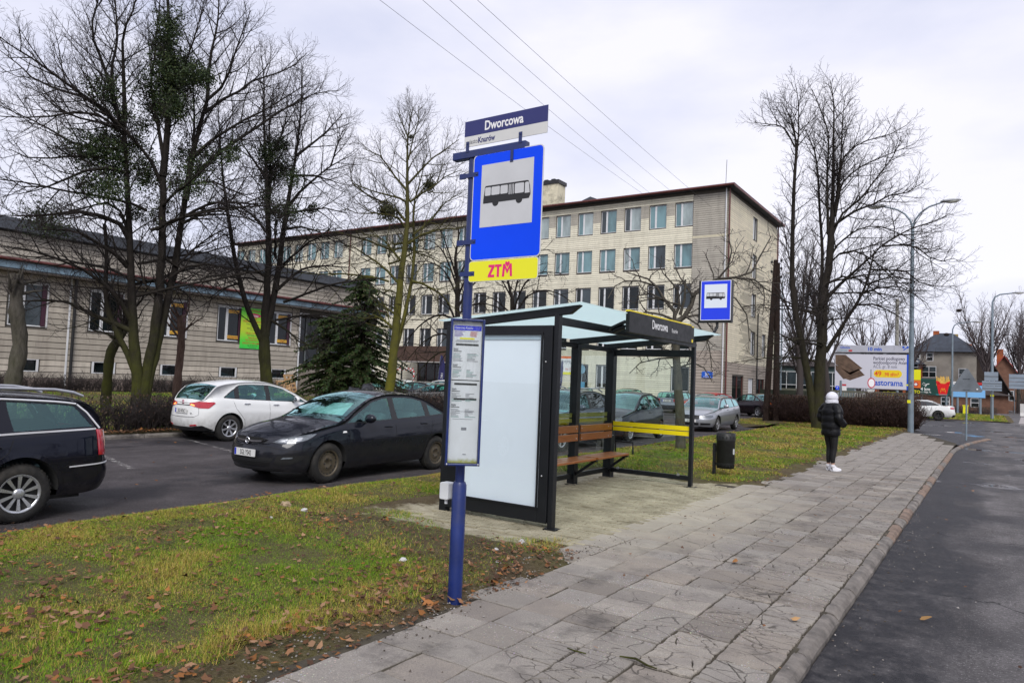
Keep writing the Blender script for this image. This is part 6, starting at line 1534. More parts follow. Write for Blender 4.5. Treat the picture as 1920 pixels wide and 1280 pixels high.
LIMBS = {
'old': '''0.173 0.102 -18.92,10.16,-0.02 -18.92,10.16,1.11 -18.99,10.04,2.25 -19.06,9.9,3.67
0.102 0.051 -19.06,9.9,3.67 -19.12,9.78,5.09 -19.17,9.71,5.95 -19.22,9.6,7.09 -19.27,9.52,7.94
0.072 0.01 -19.27,9.52,7.94 -19.22,9.45,8.68 -19.17,9.33,9.61 -19.14,9.26,10.17 -19.07,9.29,10.62 -18.96,9.39,11.04 -18.83,9.44,11.89
0.064 0.01 -19.3,9.46,8 -19.47,9.35,8.5 -19.66,9.3,9.25 -19.75,9.33,9.74 -19.83,9.45,10.46 -20.08,9.44,11.65 -20.3,9.4,12.61
0.064 0.01 -19.3,9.47,7.96 -19.12,8.91,9.13 -19.06,8.68,9.55 -19.03,8.49,9.86 -18.92,8.38,10.27 -18.71,8.39,10.77 -18.49,8.32,11.37
0.064 0.01 -19.3,9.47,7.93 -19.39,9.03,8.31 -19.49,8.67,8.48 -19.6,8.25,8.7 -19.71,7.85,8.92 -19.81,7.45,9.13 -19.93,7.02,9.31 -20.05,6.54,9.6
0.056 0.01 -19.31,9.44,7.92 -19.84,9.03,8.53 -20.15,8.76,8.71 -20.63,8.3,8.86 -21.03,7.94,9.09 -21.3,7.72,9.4 -21.66,7.4,9.74
0.044 0.01 -19.31,9.44,7.85 -19.73,9.15,8.04 -20.18,8.81,8.13 -20.53,8.56,8.28 -20.88,8.36,8.64 -21.13,8.22,8.93
0.044 0.01 -19.27,9.52,7.77 -19.22,8.83,8.06 -19.22,8.26,7.94 -19.2,7.72,7.64 -19.18,7.09,7.4 -19.16,6.65,7.28
0.048 0.01 -19.23,9.58,7.4 -19.84,8.98,7.31 -20.21,8.61,7.45 -20.55,8.28,7.71 -20.87,7.96,7.92 -21.14,7.68,8.06 -21.41,7.41,8.22
0.048 0.01 -19.21,9.62,7.09 -19.28,9,6.99 -19.35,8.27,6.82 -19.37,7.86,6.66 -19.42,7.35,6.54 -19.43,7.01,6.64
0.056 0.01 -19.19,9.66,6.74 -19.15,9.09,6.72 -19.1,8.56,6.5 -19.02,8.1,6.16 -18.93,7.66,5.84 -18.86,7.08,5.69 -18.78,6.71,5.83
0.153 0.081 -18.87,10.26,0.12 -18.83,10.34,1.41 -18.77,10.45,2.57 -18.74,10.5,4.32 -18.77,10.45,5.78 -18.79,10.4,6.8
0.105 0.033 -18.79,10.4,6.8 -18.78,10.43,7.7 -18.78,10.43,8.45 -18.79,10.41,9.49 -18.82,10.34,10.53 -18.86,10.28,11.41 -18.91,10.19,12.29
0.056 0.01 -18.8,10.38,6.58 -18.77,10.06,7.08 -18.78,9.72,7.42 -18.8,9.47,7.63 -18.84,9.06,7.93 -18.85,8.7,8.3 -18.84,8.35,8.72 -18.82,8,9.12
0.056 0.01 -18.8,10.38,7.32 -19.09,10.35,8.18 -19.54,10.3,9.51 -19.7,10.44,10.31 -19.83,10.5,10.86 -20.12,10.7,12.26 -20.36,10.71,13.14
0.127 0.076 -18.85,10.3,0.26 -18.83,10.47,1.55 -18.79,10.7,3.03 -18.76,10.89,4.38 -18.77,10.98,5.45 -18.77,11.08,6.3
0.098 0.046 -18.51,10.93,6.23 -18.52,11.05,7.56 -18.49,11.14,8.09 -18.47,11.27,8.83 -18.45,11.35,9.2
0.056 0.01 -18.32,11.27,9.15 -18.4,11.31,10.05 -18.43,11.37,10.64 -18.45,11.5,11.41 -18.51,11.54,12.22 -18.64,11.46,13.01
0.048 0.01 -18.32,11.27,9.15 -18.07,11.51,9.53 -17.89,11.61,9.99 -17.74,11.65,10.51 -17.54,11.72,11.12 -17.34,11.8,11.72
0.048 0.01 -18.34,11.23,8.76 -18.3,11.76,9.35 -18.23,12.2,9.72 -18.2,12.56,10.14 -18.04,13.41,10.71 -17.97,13.9,11.14 -17.94,14.28,11.64
0.056 0.01 -18.46,11.01,7.45 -18.07,11.29,7.93 -17.4,11.82,8.58 -16.98,12.17,8.91 -16.43,12.59,9.41 -16.05,12.87,9.75
0.072 0.01 -18.5,10.93,6.61 -18.4,11.57,7.55 -18.28,12.11,8.15 -18.07,12.97,9.01 -17.95,13.48,9.53 -17.69,14.42,10.32 -17.45,15.19,10.68
0.048 0.01 -18.53,10.89,5.73 -18.3,11.09,5.95 -17.97,11.37,6.2 -17.5,11.82,6.26 -16.97,12.34,6.21 -16.58,12.69,5.98 -16.22,12.98,5.62
0.048 0.01 -18.54,10.87,5.55 -18.52,11.31,5.87 -18.42,12.07,6.07 -18.34,12.72,6.1 -18.24,13.4,6.04
0.04 0.01 -18.47,11,6.7 -17.92,11.36,6.79 -17.53,11.6,6.58 -17.15,11.85,6.45 -16.64,12.16,6.54
0.048 0.01 -18.46,11.01,7.45 -18.6,11.1,8.29 -18.85,11.13,9.56 -19.05,11.02,10.24
0.048 0.01 -18.77,10.44,8.38 -18.62,10.52,9.29 -18.44,10.66,10.12 -18.35,10.74,10.55 -18.19,10.84,11.4 -18.07,10.89,12.1
0.08 0.01 -19.11,9.81,4.95 -19.15,9.53,5.33 -19.28,9.1,5.47 -19.42,8.64,5.49 -19.57,8.09,5.32 -19.73,7.57,5.18 -19.88,7.06,5.11
0.072 0.01 -19.12,9.8,4.23 -19.07,9.4,4.52 -19.05,9.01,4.69 -19.03,8.58,4.87 -19.02,8.19,4.9 -19.02,7.63,4.79
0.072 0.01 -19.05,9.93,2.81 -19.03,9.61,3.29 -19.05,9.25,3.64 -19.13,8.69,3.99 -19.22,8.13,4.17 -19.33,7.54,4.3 -19.43,6.95,4.32
0.072 0.01 -19.03,9.95,2.53 -19.3,9.7,2.68 -19.75,9.26,2.92 -20.2,8.83,3.21 -20.75,8.26,3.19 -21.28,7.71,3.1
0.048 0.01 -19.15,9.74,5.23 -19.48,9.67,5.75 -19.8,9.46,5.96 -20.38,9.07,5.75 -20.94,8.66,5.6
0.096 0.04 -18.94,10.13,1.33 -19.1,9.95,1.89 -19.27,9.75,2.37 -19.44,9.56,2.93 -19.57,9.48,3.63 -19.67,9.49,4.65 -19.79,9.43,5.37
0.048 0.01 -18.73,10.51,4.61 -18.64,10.86,4.37 -18.57,11.25,4.88 -18.45,11.79,5.42 -18.29,12.35,5.83
0.048 0.01 -18.62,10.71,4.05 -18.31,10.97,4.37 -17.92,11.35,4.48 -17.51,11.74,4.37
0.04 0.01 -18.73,10.51,3.44 -19.08,10.23,3.86 -19.34,10.21,4.6 -19.52,10.34,5.38''',
'mid': '''0.21 0.17 -18.66,14.23,0.03 -18.75,14.11,1.23 -18.84,13.99,2.51
0.1 0.05 -18.84,13.98,2.43 -19.06,13.51,3.47 -19.16,13.23,4.32 -19.22,13.01,5.14 -19.26,12.75,6.33
0.05 0.012 -19.62,12.98,6.42 -19.84,12.88,7.59 -20.03,12.82,8.79 -20.19,12.78,9.82
0.14 0.08 -18.83,14,2.51 -18.85,13.98,3.68 -18.84,13.99,4.66 -18.87,13.96,5.93 -18.89,13.92,6.21
0.08 0.012 -18.89,13.92,6.21 -18.97,13.82,7.76 -19.07,13.69,9.41 -19.12,13.63,10.81 -19.19,13.53,11.54
0.06 0.012 -18.87,13.95,6.04 -19.19,14.09,8.43 -19.37,14.11,9.5 -19.48,14.25,10.73
0.12 0.07 -18.82,14.01,2.68 -18.81,14.25,4.05 -18.83,14.41,5.17 -18.87,14.51,6.16 -18.89,14.6,6.87
0.07 0.012 -18.56,14.35,6.78 -18.59,14.59,8.49 -18.64,14.72,9.68 -18.72,14.79,10.89 -18.81,14.77,11.49
0.06 0.012 -18.53,14.39,6.84 -18.26,14.55,7.29 -17.5,15.11,8.19 -17,15.5,8.57
0.03 0.012 -17.79,15.36,8.29 -17.58,15.4,8.93 -17.39,15.44,9.47
0.05 0.012 -18.44,14.51,8.5 -18.2,15.42,9.49 -18.08,16.01,10.31
0.06 0.012 -18.67,14.21,4.13 -18.46,14.99,4.91 -18.2,15.68,5.11 -17.88,16.48,5.16
0.05 0.012 -18.86,13.97,4.52 -18.97,13.45,4.79 -19.09,12.98,4.64 -19.22,12.37,4.31
0.05 0.012 -18.87,13.94,5.87 -19.42,13.65,6.54 -19.97,13.25,6.77 -20.5,12.87,6.56
0.05 0.012 -18.58,14.33,6.61 -18.11,14.66,6.72 -17.56,15.04,6.83 -17,15.43,6.69
0.05 0.012 -18.6,14.3,6.09 -18.45,14.86,6.27 -18.27,15.48,6.21 -18.13,16.06,5.95
0.05 0.012 -18.94,13.86,7.56 -19.09,13.4,8.14 -19.21,13.07,8.56 -19.26,12.79,9.07
0.05 0.012 -18.98,13.8,8.24 -18.96,14.15,8.85 -19.01,14.44,9.65 -19.15,14.61,10.44
0.05 0.012 -18.73,14.12,3.19 -18.27,14.43,2.88 -17.96,14.61,2.56 -17.54,14.9,2.41
0.04 0.012 -19.33,13.36,4.29 -19.68,13.05,4.1 -20.04,12.77,3.75
0.05 0.012 -18.48,14.46,7.83 -18.23,15.1,7.97 -17.9,15.95,7.88''',
'slim': '''0.19 0.14 -18.56,19.24,-0.1 -18.47,19.33,1.28 -18.41,19.38,2.93 -18.36,19.43,4.25
0.14 0.07 -18.36,19.43,4.25 -18.33,19.47,5.36 -18.26,19.53,6.45 -18.24,19.55,7.43 -18.26,19.53,8.38
0.07 0.012 -18.26,19.53,8.38 -18.31,19.48,9.8 -18.32,19.47,10.62 -18.28,19.51,11.24 -18.22,19.57,11.81
0.09 0.045 -18.4,19.4,2.47 -18.33,19.55,3.08 -18.26,19.77,4.18 -18.23,19.94,5.2 -18.26,20.06,6.32 -18.41,20.09,7.55
0.045 0.012 -18.07,19.71,7.45 -18.11,19.79,8.28 -18.04,19.94,8.93 -18.01,20.05,9.45 -17.97,20.18,10.1
0.05 0.012 -18.24,19.54,8.85 -18.05,19.92,9.39 -17.81,20.34,9.98 -17.56,20.75,10.39 -17.27,21.21,10.89
0.05 0.012 -18.19,19.59,8.14 -17.87,19.78,8.44 -17.46,20.02,8.73 -17.06,20.23,9.12 -16.51,20.55,9.42
0.05 0.012 -18.05,19.73,6.92 -17.74,20.43,7.65 -17.58,20.91,8.34 -17.25,21.57,8.9
0.05 0.012 -18.29,19.5,8.6 -18.65,19.24,9.07 -18.9,19.07,9.48 -19.16,18.88,9.86 -19.67,18.48,10.1
0.05 0.012 -18.28,19.51,8.13 -18.4,19.28,8.24 -18.59,18.94,8.28 -18.84,18.47,8.33 -19.06,18.06,8.4 -19.26,17.69,8.5
0.055 0.012 -18.28,19.51,7.42 -18.57,19.36,7.78 -18.98,19.11,8.08 -19.4,18.84,8.28 -19.78,18.61,8.52 -20.08,18.44,8.79 -20.25,18.43,9.41
0.05 0.012 -18.29,19.5,7.18 -18.35,19.23,7.45 -18.49,18.89,7.53 -18.71,18.39,7.51 -18.99,17.74,7.39 -19.16,17.31,7.49
0.06 0.012 -18.39,19.41,5.07 -18.77,19.2,5.5 -19.17,18.97,5.85 -19.54,18.74,6.1 -19.94,18.5,6.39 -20.31,18.26,6.39
0.05 0.012 -18.33,19.46,5.88 -18.49,19.18,6.19 -18.65,18.89,6.55 -18.83,18.6,6.73 -19.12,18.18,6.71
0.06 0.012 -18.05,19.73,5.16 -17.82,20.14,5.11 -17.59,20.57,4.89 -17.42,20.91,4.7 -17.3,21.22,4.34
0.03 0.012 -18.32,19.47,10.62 -18.51,19.35,11.09 -18.71,19.24,11.58
0.03 0.012 -18.28,19.51,9.75 -18.12,19.55,10.55 -17.95,19.61,11.22 -17.94,19.54,11.77
0.05 0.012 -18.18,19.61,6.56 -17.71,19.8,6.91 -16.99,20.16,7.12 -16.26,20.52,7.17
0.05 0.012 -18.39,19.4,3.27 -18.84,19.21,3.66 -19.22,19.02,3.85 -19.59,18.85,3.63''',
'lime': '''0.264 0.211 -6.26,33.17,-0.03 -6.23,33.18,2.13 -6.15,33.19,4.09
0.211 0.132 -6.15,33.19,4.09 -6.1,33.2,6.08 -5.94,33.23,6.99 -5.84,33.25,8.83
0.106 0.014 -5.84,33.25,8.83 -5.81,33.25,10.68 -5.82,33.25,12.93 -5.84,33.25,14.45 -6,33.22,15.48
0.176 0.114 -6.32,33.16,-0.03 -6.52,33.05,1.46 -6.76,32.93,2.9 -6.98,32.83,4.06 -7.16,32.74,5.07 -7.32,32.64,6.39
0.114 0.062 -7.39,32.96,6.43 -7.38,32.86,8.53 -7.33,32.75,10.74 -7.25,32.69,12.23
0.053 0.014 -7.32,32.98,12.33 -7.36,33.02,12.89 -7.58,33.09,13.93 -8.02,33.1,14.81
0.044 0.014 -7.31,32.98,12.23 -7.22,32.91,13.05 -7.22,32.75,14.53 -7.32,32.65,15.27
0.044 0.014 -7.39,32.96,12.6 -7.92,33.08,13.61 -8.59,33.1,13.88 -9.2,33.1,14.06
0.097 0.044 -6.31,33.16,4.76 -6.23,33.44,7.42 -6.41,33.63,9.71 -6.53,33.77,11.29
0.044 0.014 -6.41,33.14,11.11 -6.58,33.23,12.29 -7.1,33.27,13.61
0.07 0.014 -5.97,33.22,8.53 -5.98,32.83,10.97 -5.91,32.56,12.73 -6.23,32.29,13.95 -6.53,32.09,14.76
0.07 0.014 -5.82,33.25,8.76 -5.63,33.83,11.58 -5.63,34.28,13.98 -5.57,34.5,15.14
0.053 0.014 -5.7,33.27,9.35 -5.55,33.04,10.57 -5.28,32.81,11.84 -4.43,32.75,12.34 -3.54,32.73,12.47 -2.94,32.7,12.74
0.053 0.014 -5.7,33.27,9.35 -5.61,33.54,10.23 -5.51,33.77,10.94 -4.88,34.16,11.64 -4.25,34.49,12 -2.9,35.18,12.68
0.07 0.014 -5.82,33.25,8.88 -4.89,33.09,9.44 -4.18,32.99,9.64 -3.59,32.89,9.92 -2.92,32.81,9.95 -2.33,32.7,10.27
0.062 0.014 -5.8,33.26,8.52 -5.43,33.43,9.47 -4.79,33.63,10.06 -4.16,33.86,11.01 -3.56,34.08,11.95 -3.27,34.21,12.7
0.088 0.026 -5.99,33.22,5.7 -5.49,33.4,6.34 -4.93,33.58,6.92 -4.32,33.78,7.57 -3.93,33.92,8.03
0.044 0.014 -3.89,33.61,7.97 -3.66,33.68,8.15 -2.89,33.91,8.64 -2.16,34.13,8.91 -1.58,34.3,9.17
0.097 0.026 -5.99,33.22,3.37 -5.41,33.09,4.35 -4.95,33,5.1 -4.53,32.9,5.85 -4.34,32.82,6.35 -4.17,32.69,7.07 -4.05,32.6,7.58
0.044 0.014 -4.43,33.51,6.31 -3.85,33.43,6.5 -3.35,33.36,6.58 -2.64,33.27,6.34
0.044 0.014 -4.36,33.52,6.95 -3.01,34.2,6.87 -2.57,34.47,6.45 -1.98,34.77,6.29 -1.31,35.11,6.32
0.044 0.014 -3.89,33.61,7.93 -2.97,33.59,7.93 -2.52,33.57,7.73 -2.15,33.53,7.35 -1.7,33.51,7.14 -1.27,33.5,7.24
0.044 0.014 -4.59,33.48,5.92 -4.14,33.78,6.15 -3.22,34.34,6.23 -2.27,35,5.57
0.044 0.014 -4.83,33.43,5.42 -4.17,33.3,5.43 -3.59,33.15,5.15 -2.8,32.9,4.56
0.053 0.014 -5.89,33.24,6.41 -5.4,33.51,6.7 -4.83,33.8,6.6 -4.22,34.17,6.11 -3.64,34.53,5.55
0.053 0.014 -6.86,33.06,3.58 -7.31,33.12,3.82 -7.93,33.21,4.16 -8.46,33.27,4.07
0.044 0.014 -7.02,33.03,3.82 -7.41,32.79,3.44 -7.86,32.4,2.59
0.044 0.014 -5.91,33.24,7.47 -5.62,33.42,8.07 -4.84,33.78,8.78 -4.04,34.1,8.89 -3.05,34.51,8.42 -2.08,34.93,7.73
0.044 0.014 -5.93,33.23,7.23 -5.45,33.06,7.64 -4.91,32.94,7.7 -4.06,32.71,7.15 -3.23,32.36,6.17 -2.81,32.03,5.25''',
'apple': '''0.133 0.094 -6.71,17.9,-0.11 -6.7,17.91,0.03 -6.77,17.88,1.25 -6.86,17.85,2.33 -6.93,17.82,3.34
0.078 0.047 -6.91,17.83,3.29 -6.7,17.94,3.48 -6.56,18.03,3.79 -6.5,18.08,4.07 -6.31,18.18,4.29
0.047 0.012 -6.27,18.07,4.27 -5.98,18.22,4.46 -5.52,18.45,4.53 -5.18,18.61,4.67 -4.98,18.74,5.14 -4.77,18.88,5.63
0.062 0.012 -6.93,17.82,3.31 -6.92,17.79,3.59 -7.16,17.66,3.9 -7.35,17.55,4.24 -7.55,17.44,4.44 -7.86,17.28,4.54 -8.07,17.18,4.61
0.027 0.01 -7.39,17.65,4.26 -7.74,17.37,4.38 -8.07,17.11,4.36 -8.28,16.94,4.2 -8.38,16.78,3.86
0.039 0.01 -7.13,17.74,3.85 -7.59,17.73,4.09 -7.94,17.7,4.04 -8.03,17.77,3.75
0.047 0.01 -6.92,17.83,3.51 -6.84,17.91,3.75 -6.92,17.97,4.2 -7.34,17.94,4.66 -7.44,17.95,4.85
0.047 0.023 -6.8,17.87,3.51 -6.67,17.82,3.94 -6.63,17.73,4.42
0.039 0.01 -6.5,17.98,4.01 -6.89,18.03,4.53 -7.01,18.06,4.76
0.031 0.01 -5.49,18.36,4.5 -5.04,18.39,4.44 -4.82,18.38,4.25 -4.76,18.32,3.98 -4.76,18.17,3.51
0.039 0.01 -6.69,17.91,3.46 -6.34,18.18,3.54 -6.06,18.47,3.08
0.031 0.01 -6.69,17.91,3.49 -6.28,17.83,3.23 -5.92,17.64,2.66 -5.76,17.4,2.12
0.039 0.01 -6.93,17.82,3.37 -7.21,17.6,3.5 -7.55,17.33,3.55 -7.76,17.14,3.32 -7.8,16.94,2.75
0.039 0.01 -6.91,17.83,3.23 -7.39,17.88,3.21 -7.87,17.94,3.03 -8.17,18.12,2.53
0.031 0.01 -6.25,18.08,4.27 -5.91,18.34,4.18 -5.57,18.61,3.99 -5.35,18.85,3.59 -5.33,19.08,2.9
0.031 0.01 -5.94,18.19,4.45 -5.64,18.12,4.76 -5.52,17.99,5.15 -5.56,17.79,5.53
0.031 0.01 -6.86,17.85,2.39 -7.36,17.86,2.35 -7.89,17.87,2.23 -8.22,17.92,1.93
0.031 0.01 -6.83,17.86,2.11 -6.4,17.84,2.26 -6.1,17.82,2.13 -5.86,17.74,1.79''',
'arch': '''0.17 0.1 -19.99,25.33,0.36 -20.1,25.26,2.04 -20.16,25.22,4.22 -20.2,25.19,6.01
0.1 0.014 -20.2,25.19,6.01 -20.33,25.11,7.06 -20.24,25.17,8.14 -20.38,25.08,9.13
0.06 0.012 -20.15,25.23,3.98 -20.82,25.12,5.21 -21.57,24.84,5.7 -22.41,24.5,5.56 -23.15,24.25,4.93
0.06 0.012 -20.16,25.22,4.22 -20.63,24.75,4.43 -21.13,24.25,4.15 -21.57,23.72,3.39 -21.69,23.4,2.41
0.06 0.012 -20.18,25.21,4.71 -19.95,25.76,5.75 -19.5,26.36,6.31 -18.83,27.15,6.14 -18.44,27.74,5.44
0.06 0.012 -20.12,25.25,3.25 -20.54,24.71,3.58 -21.05,24.05,3.17 -21.45,23.33,2.18
0.05 0.012 -20.17,25.21,5.2 -20.95,25.19,6.46 -21.9,24.94,6.98 -22.81,24.66,6.86
0.05 0.012 -20.19,25.2,5.69 -20.47,24.36,7.28 -20.92,23.75,7.69 -21.36,23.2,7.5
0.05 0.012 -20.17,25.22,4.47 -19.62,25.79,5.01 -18.91,26.48,4.94 -18.2,27.25,4.14
0.05 0.012 -20.19,25.2,5.2 -19.48,25.28,6.64 -18.67,25.56,7.12 -17.74,25.92,6.88
0.05 0.012 -20.1,25.26,2.77 -20.86,24.96,2.74 -21.69,24.68,1.98 -22.2,24.57,1.23
0.05 0.012 -20.25,25.16,6.18 -20.46,24.29,7.99 -20.71,23.81,8.64
0.05 0.012 -20.22,25.18,5.93 -20,26.08,8.05 -19.92,26.51,9.14''',
'arch2': '''0.16 0.1 -19.16,28.4,0.38 -19.18,28.39,2.17 -19.2,28.38,3.98 -19.3,28.33,5.54
0.08 0.014 -19.3,28.33,5.54 -19.57,28.18,6.83 -19.5,28.22,7.88 -19.75,28.08,8.67
0.06 0.012 -19.26,28.35,4.5 -18.77,28.93,5.72 -17.97,29.6,6.04 -17.15,30.31,5.57 -16.66,30.83,4.69
0.06 0.012 -19.27,28.34,4.76 -18.48,28.2,6.27 -17.54,28.35,6.75 -16.5,28.56,6.6
0.05 0.012 -19.29,28.33,5.28 -19.21,29.02,7.2 -18.72,29.66,8.08 -18.13,30.24,8.14
0.06 0.012 -19.24,28.36,3.98 -18.47,29.03,4.55 -17.46,29.88,4.35 -16.86,30.45,3.61
0.05 0.012 -19.27,28.34,4.76 -19.96,27.7,5.48 -20.55,27.19,5.57 -20.78,26.9,4.9
0.05 0.012 -19.3,28.33,5.54 -20.21,28.18,6.87 -21.02,27.93,7.14
0.05 0.012 -19.23,28.36,3.72 -19.78,27.78,3.94 -20.28,27.2,3.38''',
}
MIST_OLD = [([-18.37, 10.08, 10.75], 0.45, 0.55), ([-18.93, 10.33, 10.47], 0.46, 0.61), ([-18.57, 10.27, 9.69], 0.65, 0.77), ([-19.01, 10.43, 9.17], 0.78, 0.69), ([-18.84, 10.83, 9.89], 0.61, 0.7), ([-17.72, 10.56, 9.47], 0.5, 0.36), ([-17.51, 10.72, 9.35], 0.33, 0.3), ([-19.44, 10.62, 8.86], 0.67, 0.53), ([-18.3, 10.29, 8.61], 0.5, 0.5), ([-19.04, 8.83, 8.73], 0.6, 0.43), ([-20.38, 9.55, 8.89], 0.53, 0.44), ([-19.53, 8.91, 7.15], 0.92, 0.53), ([-20.03, 9.52, 7.77], 0.69, 0.52), ([-19.25, 9.46, 7.05], 0.42, 0.67), ([-19.7, 9.3, 6.71], 0.84, 0.5), ([-18.75, 9.0, 6.09], 0.72, 0.56), ([-19.86, 8.99, 6.29], 0.5, 0.34), ([-19.2, 11.2, 7.69], 0.52, 0.69), ([-18.43, 11.17, 7.11], 0.67, 0.67), ([-18.68, 11.62, 7.73], 0.43, 0.51), ([-18.93, 10.86, 6.79], 0.51, 0.42), ([-17.69, 10.61, 6.36], 0.56, 0.35), ([-19.58, 10.02, 7.7], 0.43, 0.69), ([-19.2, 10.02, 6.91], 0.42, 0.75), ([-17.61, 11.75, 7.77], 0.36, 0.43), ([-17.22, 11.34, 7.36], 0.29, 0.32), ([-20.74, 8.33, 5.44], 0.65, 0.48), ([-19.89, 8.25, 5.0], 0.66, 0.33), ([-19.33, 10.32, 6.85], 0.34, 0.76), ([-19.74, 10.24, 5.83], 0.43, 0.34), ([-19.17, 10.6, 5.85], 0.42, 0.67), ([-19.83, 10.26, 8.35], 0.35, 0.35), ([-19.08, 9.43, 8.24], 0.34, 0.34)]

MIST_MID = [([-19.09, 14.25, 8.9], 0.52, 0.41), ([-18.93, 13.76, 8.39], 0.48, 0.48), ([-19.1, 14.51, 8.19], 0.52, 0.52), ([-19.28, 14.16, 7.86], 0.56, 0.46), ([-18.09, 14.17, 7.62], 0.36, 0.36), ([-18.39, 13.86, 6.57], 0.57, 0.39), ([-18.22, 14.24, 6.55], 0.39, 0.32), ([-18.52, 15.31, 6.94], 0.26, 0.31), ([-18.88, 13.81, 7.03], 0.27, 0.36)]

MIST_SLIM = [([-17.68, 20.09, 8.84], 0.29, 0.35), ([-18.69, 19.11, 7.74], 0.41, 0.45), ([-18.23, 19.55, 10.63], 0.13, 0.13), ([-18.86, 18.95, 7.74], 0.29, 0.37)]

t = limb_tree('old', 'old_tree', 'big many-stemmed bare tree full of dark mistletoe and ivy on the left', 'tree', LIME, M_BARK, M_TWIG, seed=3, extra=9)
mistletoe(t, (t.location.x, t.location.y), MIST_OLD[:9]+MIST_OLD[11:13], 8.0, size=.036)
mistletoe(t, (t.location.x, t.location.y), MIST_OLD[9:11]+MIST_OLD[13:], 4.2, size=.036)
t = limb_tree('mid', 'bare_tree', 'bare forked tree with mistletoe clumps in front of the green banner', 'tree', LIME, M_BARK, M_TWIG, seed=5, extra=6)
mistletoe(t, (t.location.x, t.location.y), MIST_MID, 7, size=.036)
t = limb_tree('slim', 'bare_tree', 'slender mossy bare tree with two round mistletoe balls behind the dark saloon', 'tree', LIME, M_BARKM, M_TWIGG, seed=8, extra=8)
mistletoe(t, (t.location.x, t.location.y), MIST_SLIM, 7, [(.05, .055, .02), (.06, .065, .02), (.035, .04, .015)])
limb_tree('lime', 'lime_tree', 'tall several-stemmed bare tree on the grass behind the person', 'tree', dict(LIME, space=(.12, .17, .27), rad=(.0056, .009, .025), tip=.0042, len=(.34, .9, 2.1)), M_BARKR, M_TWIG, seed=12, extra=12)
limb_tree('apple', 'gnarled_tree', 'low gnarled bare tree with drooping twigs behind the shelter', 'tree', GNARL, M_BARKA, M_TWIGG, .09, seed=15)
limb_tree('arch', 'arching_tree', 'dark bare tree with arching boughs left of the blue post', 'tree', ARCH, M_BARK, M_TWIG, seed=21)
limb_tree('arch2', 'arching_tree', 'dark bare tree with arching boughs above the shelter roof', 'tree', ARCH, M_BARK, M_TWIG, seed=23)
# pruned stumps on the lawn
def pollard(name, label, pts, r, m, seed, nb=7, bl=.9, hb=.6):
    rnd = random.Random(seed); base = pts[0]; t = thing(name, label, 'tree', (base[0], base[1], 0)); tb, tw = Tubes(), Tubes()
    p, rr = smooth([(x-base[0], y-base[1], z) for x, y, z in pts], (r, r*.72), .18)
    rr = [v*rnd.uniform(.88, 1.16) for v in rr]; MB().tube(p, rr, 12).build('trunk', m, t)
    for k in range(nb):
        i = int(len(p)*(hb+(1-hb)*rnd.random()))-1; d = side_dir(rnd, (0, 0, 1), R(rnd.uniform(35, 80)), rnd.uniform(0, 6.3))
        q, rs = shoot(rnd, p[i], d, bl*rnd.uniform(.6, 1.5), r*.3, 6, .12, .16, .008); tb.add(q, rs, 6); sprout(rnd, tb, tw, q, rs, 1, GNARL)
    link('branches', tb.mesh('branches', m), t); link('twigs', tw.mesh('twigs', M_TWIGG), t)
pollard('pruned_tree', 'rough pruned trunk at the far left above the estate car roof', [(-19.5, 7.35, -.1), (-19.5, 7.42, .8), (-19.5, 7.55, 2.0), (-19.5, 7.42, 2.8), (-19.5, 7.36, 3.7)], .2, M_BARKA, 31, 6, .8, .8)
pollard('pruned_tree', 'dark crooked pruned trunk just left of the big mistletoe tree', [(-22, 10.9, 0), (-22, 10.9, 1.2), (-22, 10.95, 2.0), (-22, 11.3, 2.7), (-22, 11.35, 3.6)], .15, M_BARK, 32, 12, 1.6, .55)
pollard('pruned_tree', 'slim reddish pruned trunk with short limbs right of the big mistletoe tree', [(-22, 13.1, 0), (-22, 13.12, 1.2), (-22, 13.16, 2.45), (-22, 13.05, 3.3)], .135, M_BARKP, 33, 9, 1.2, .75)
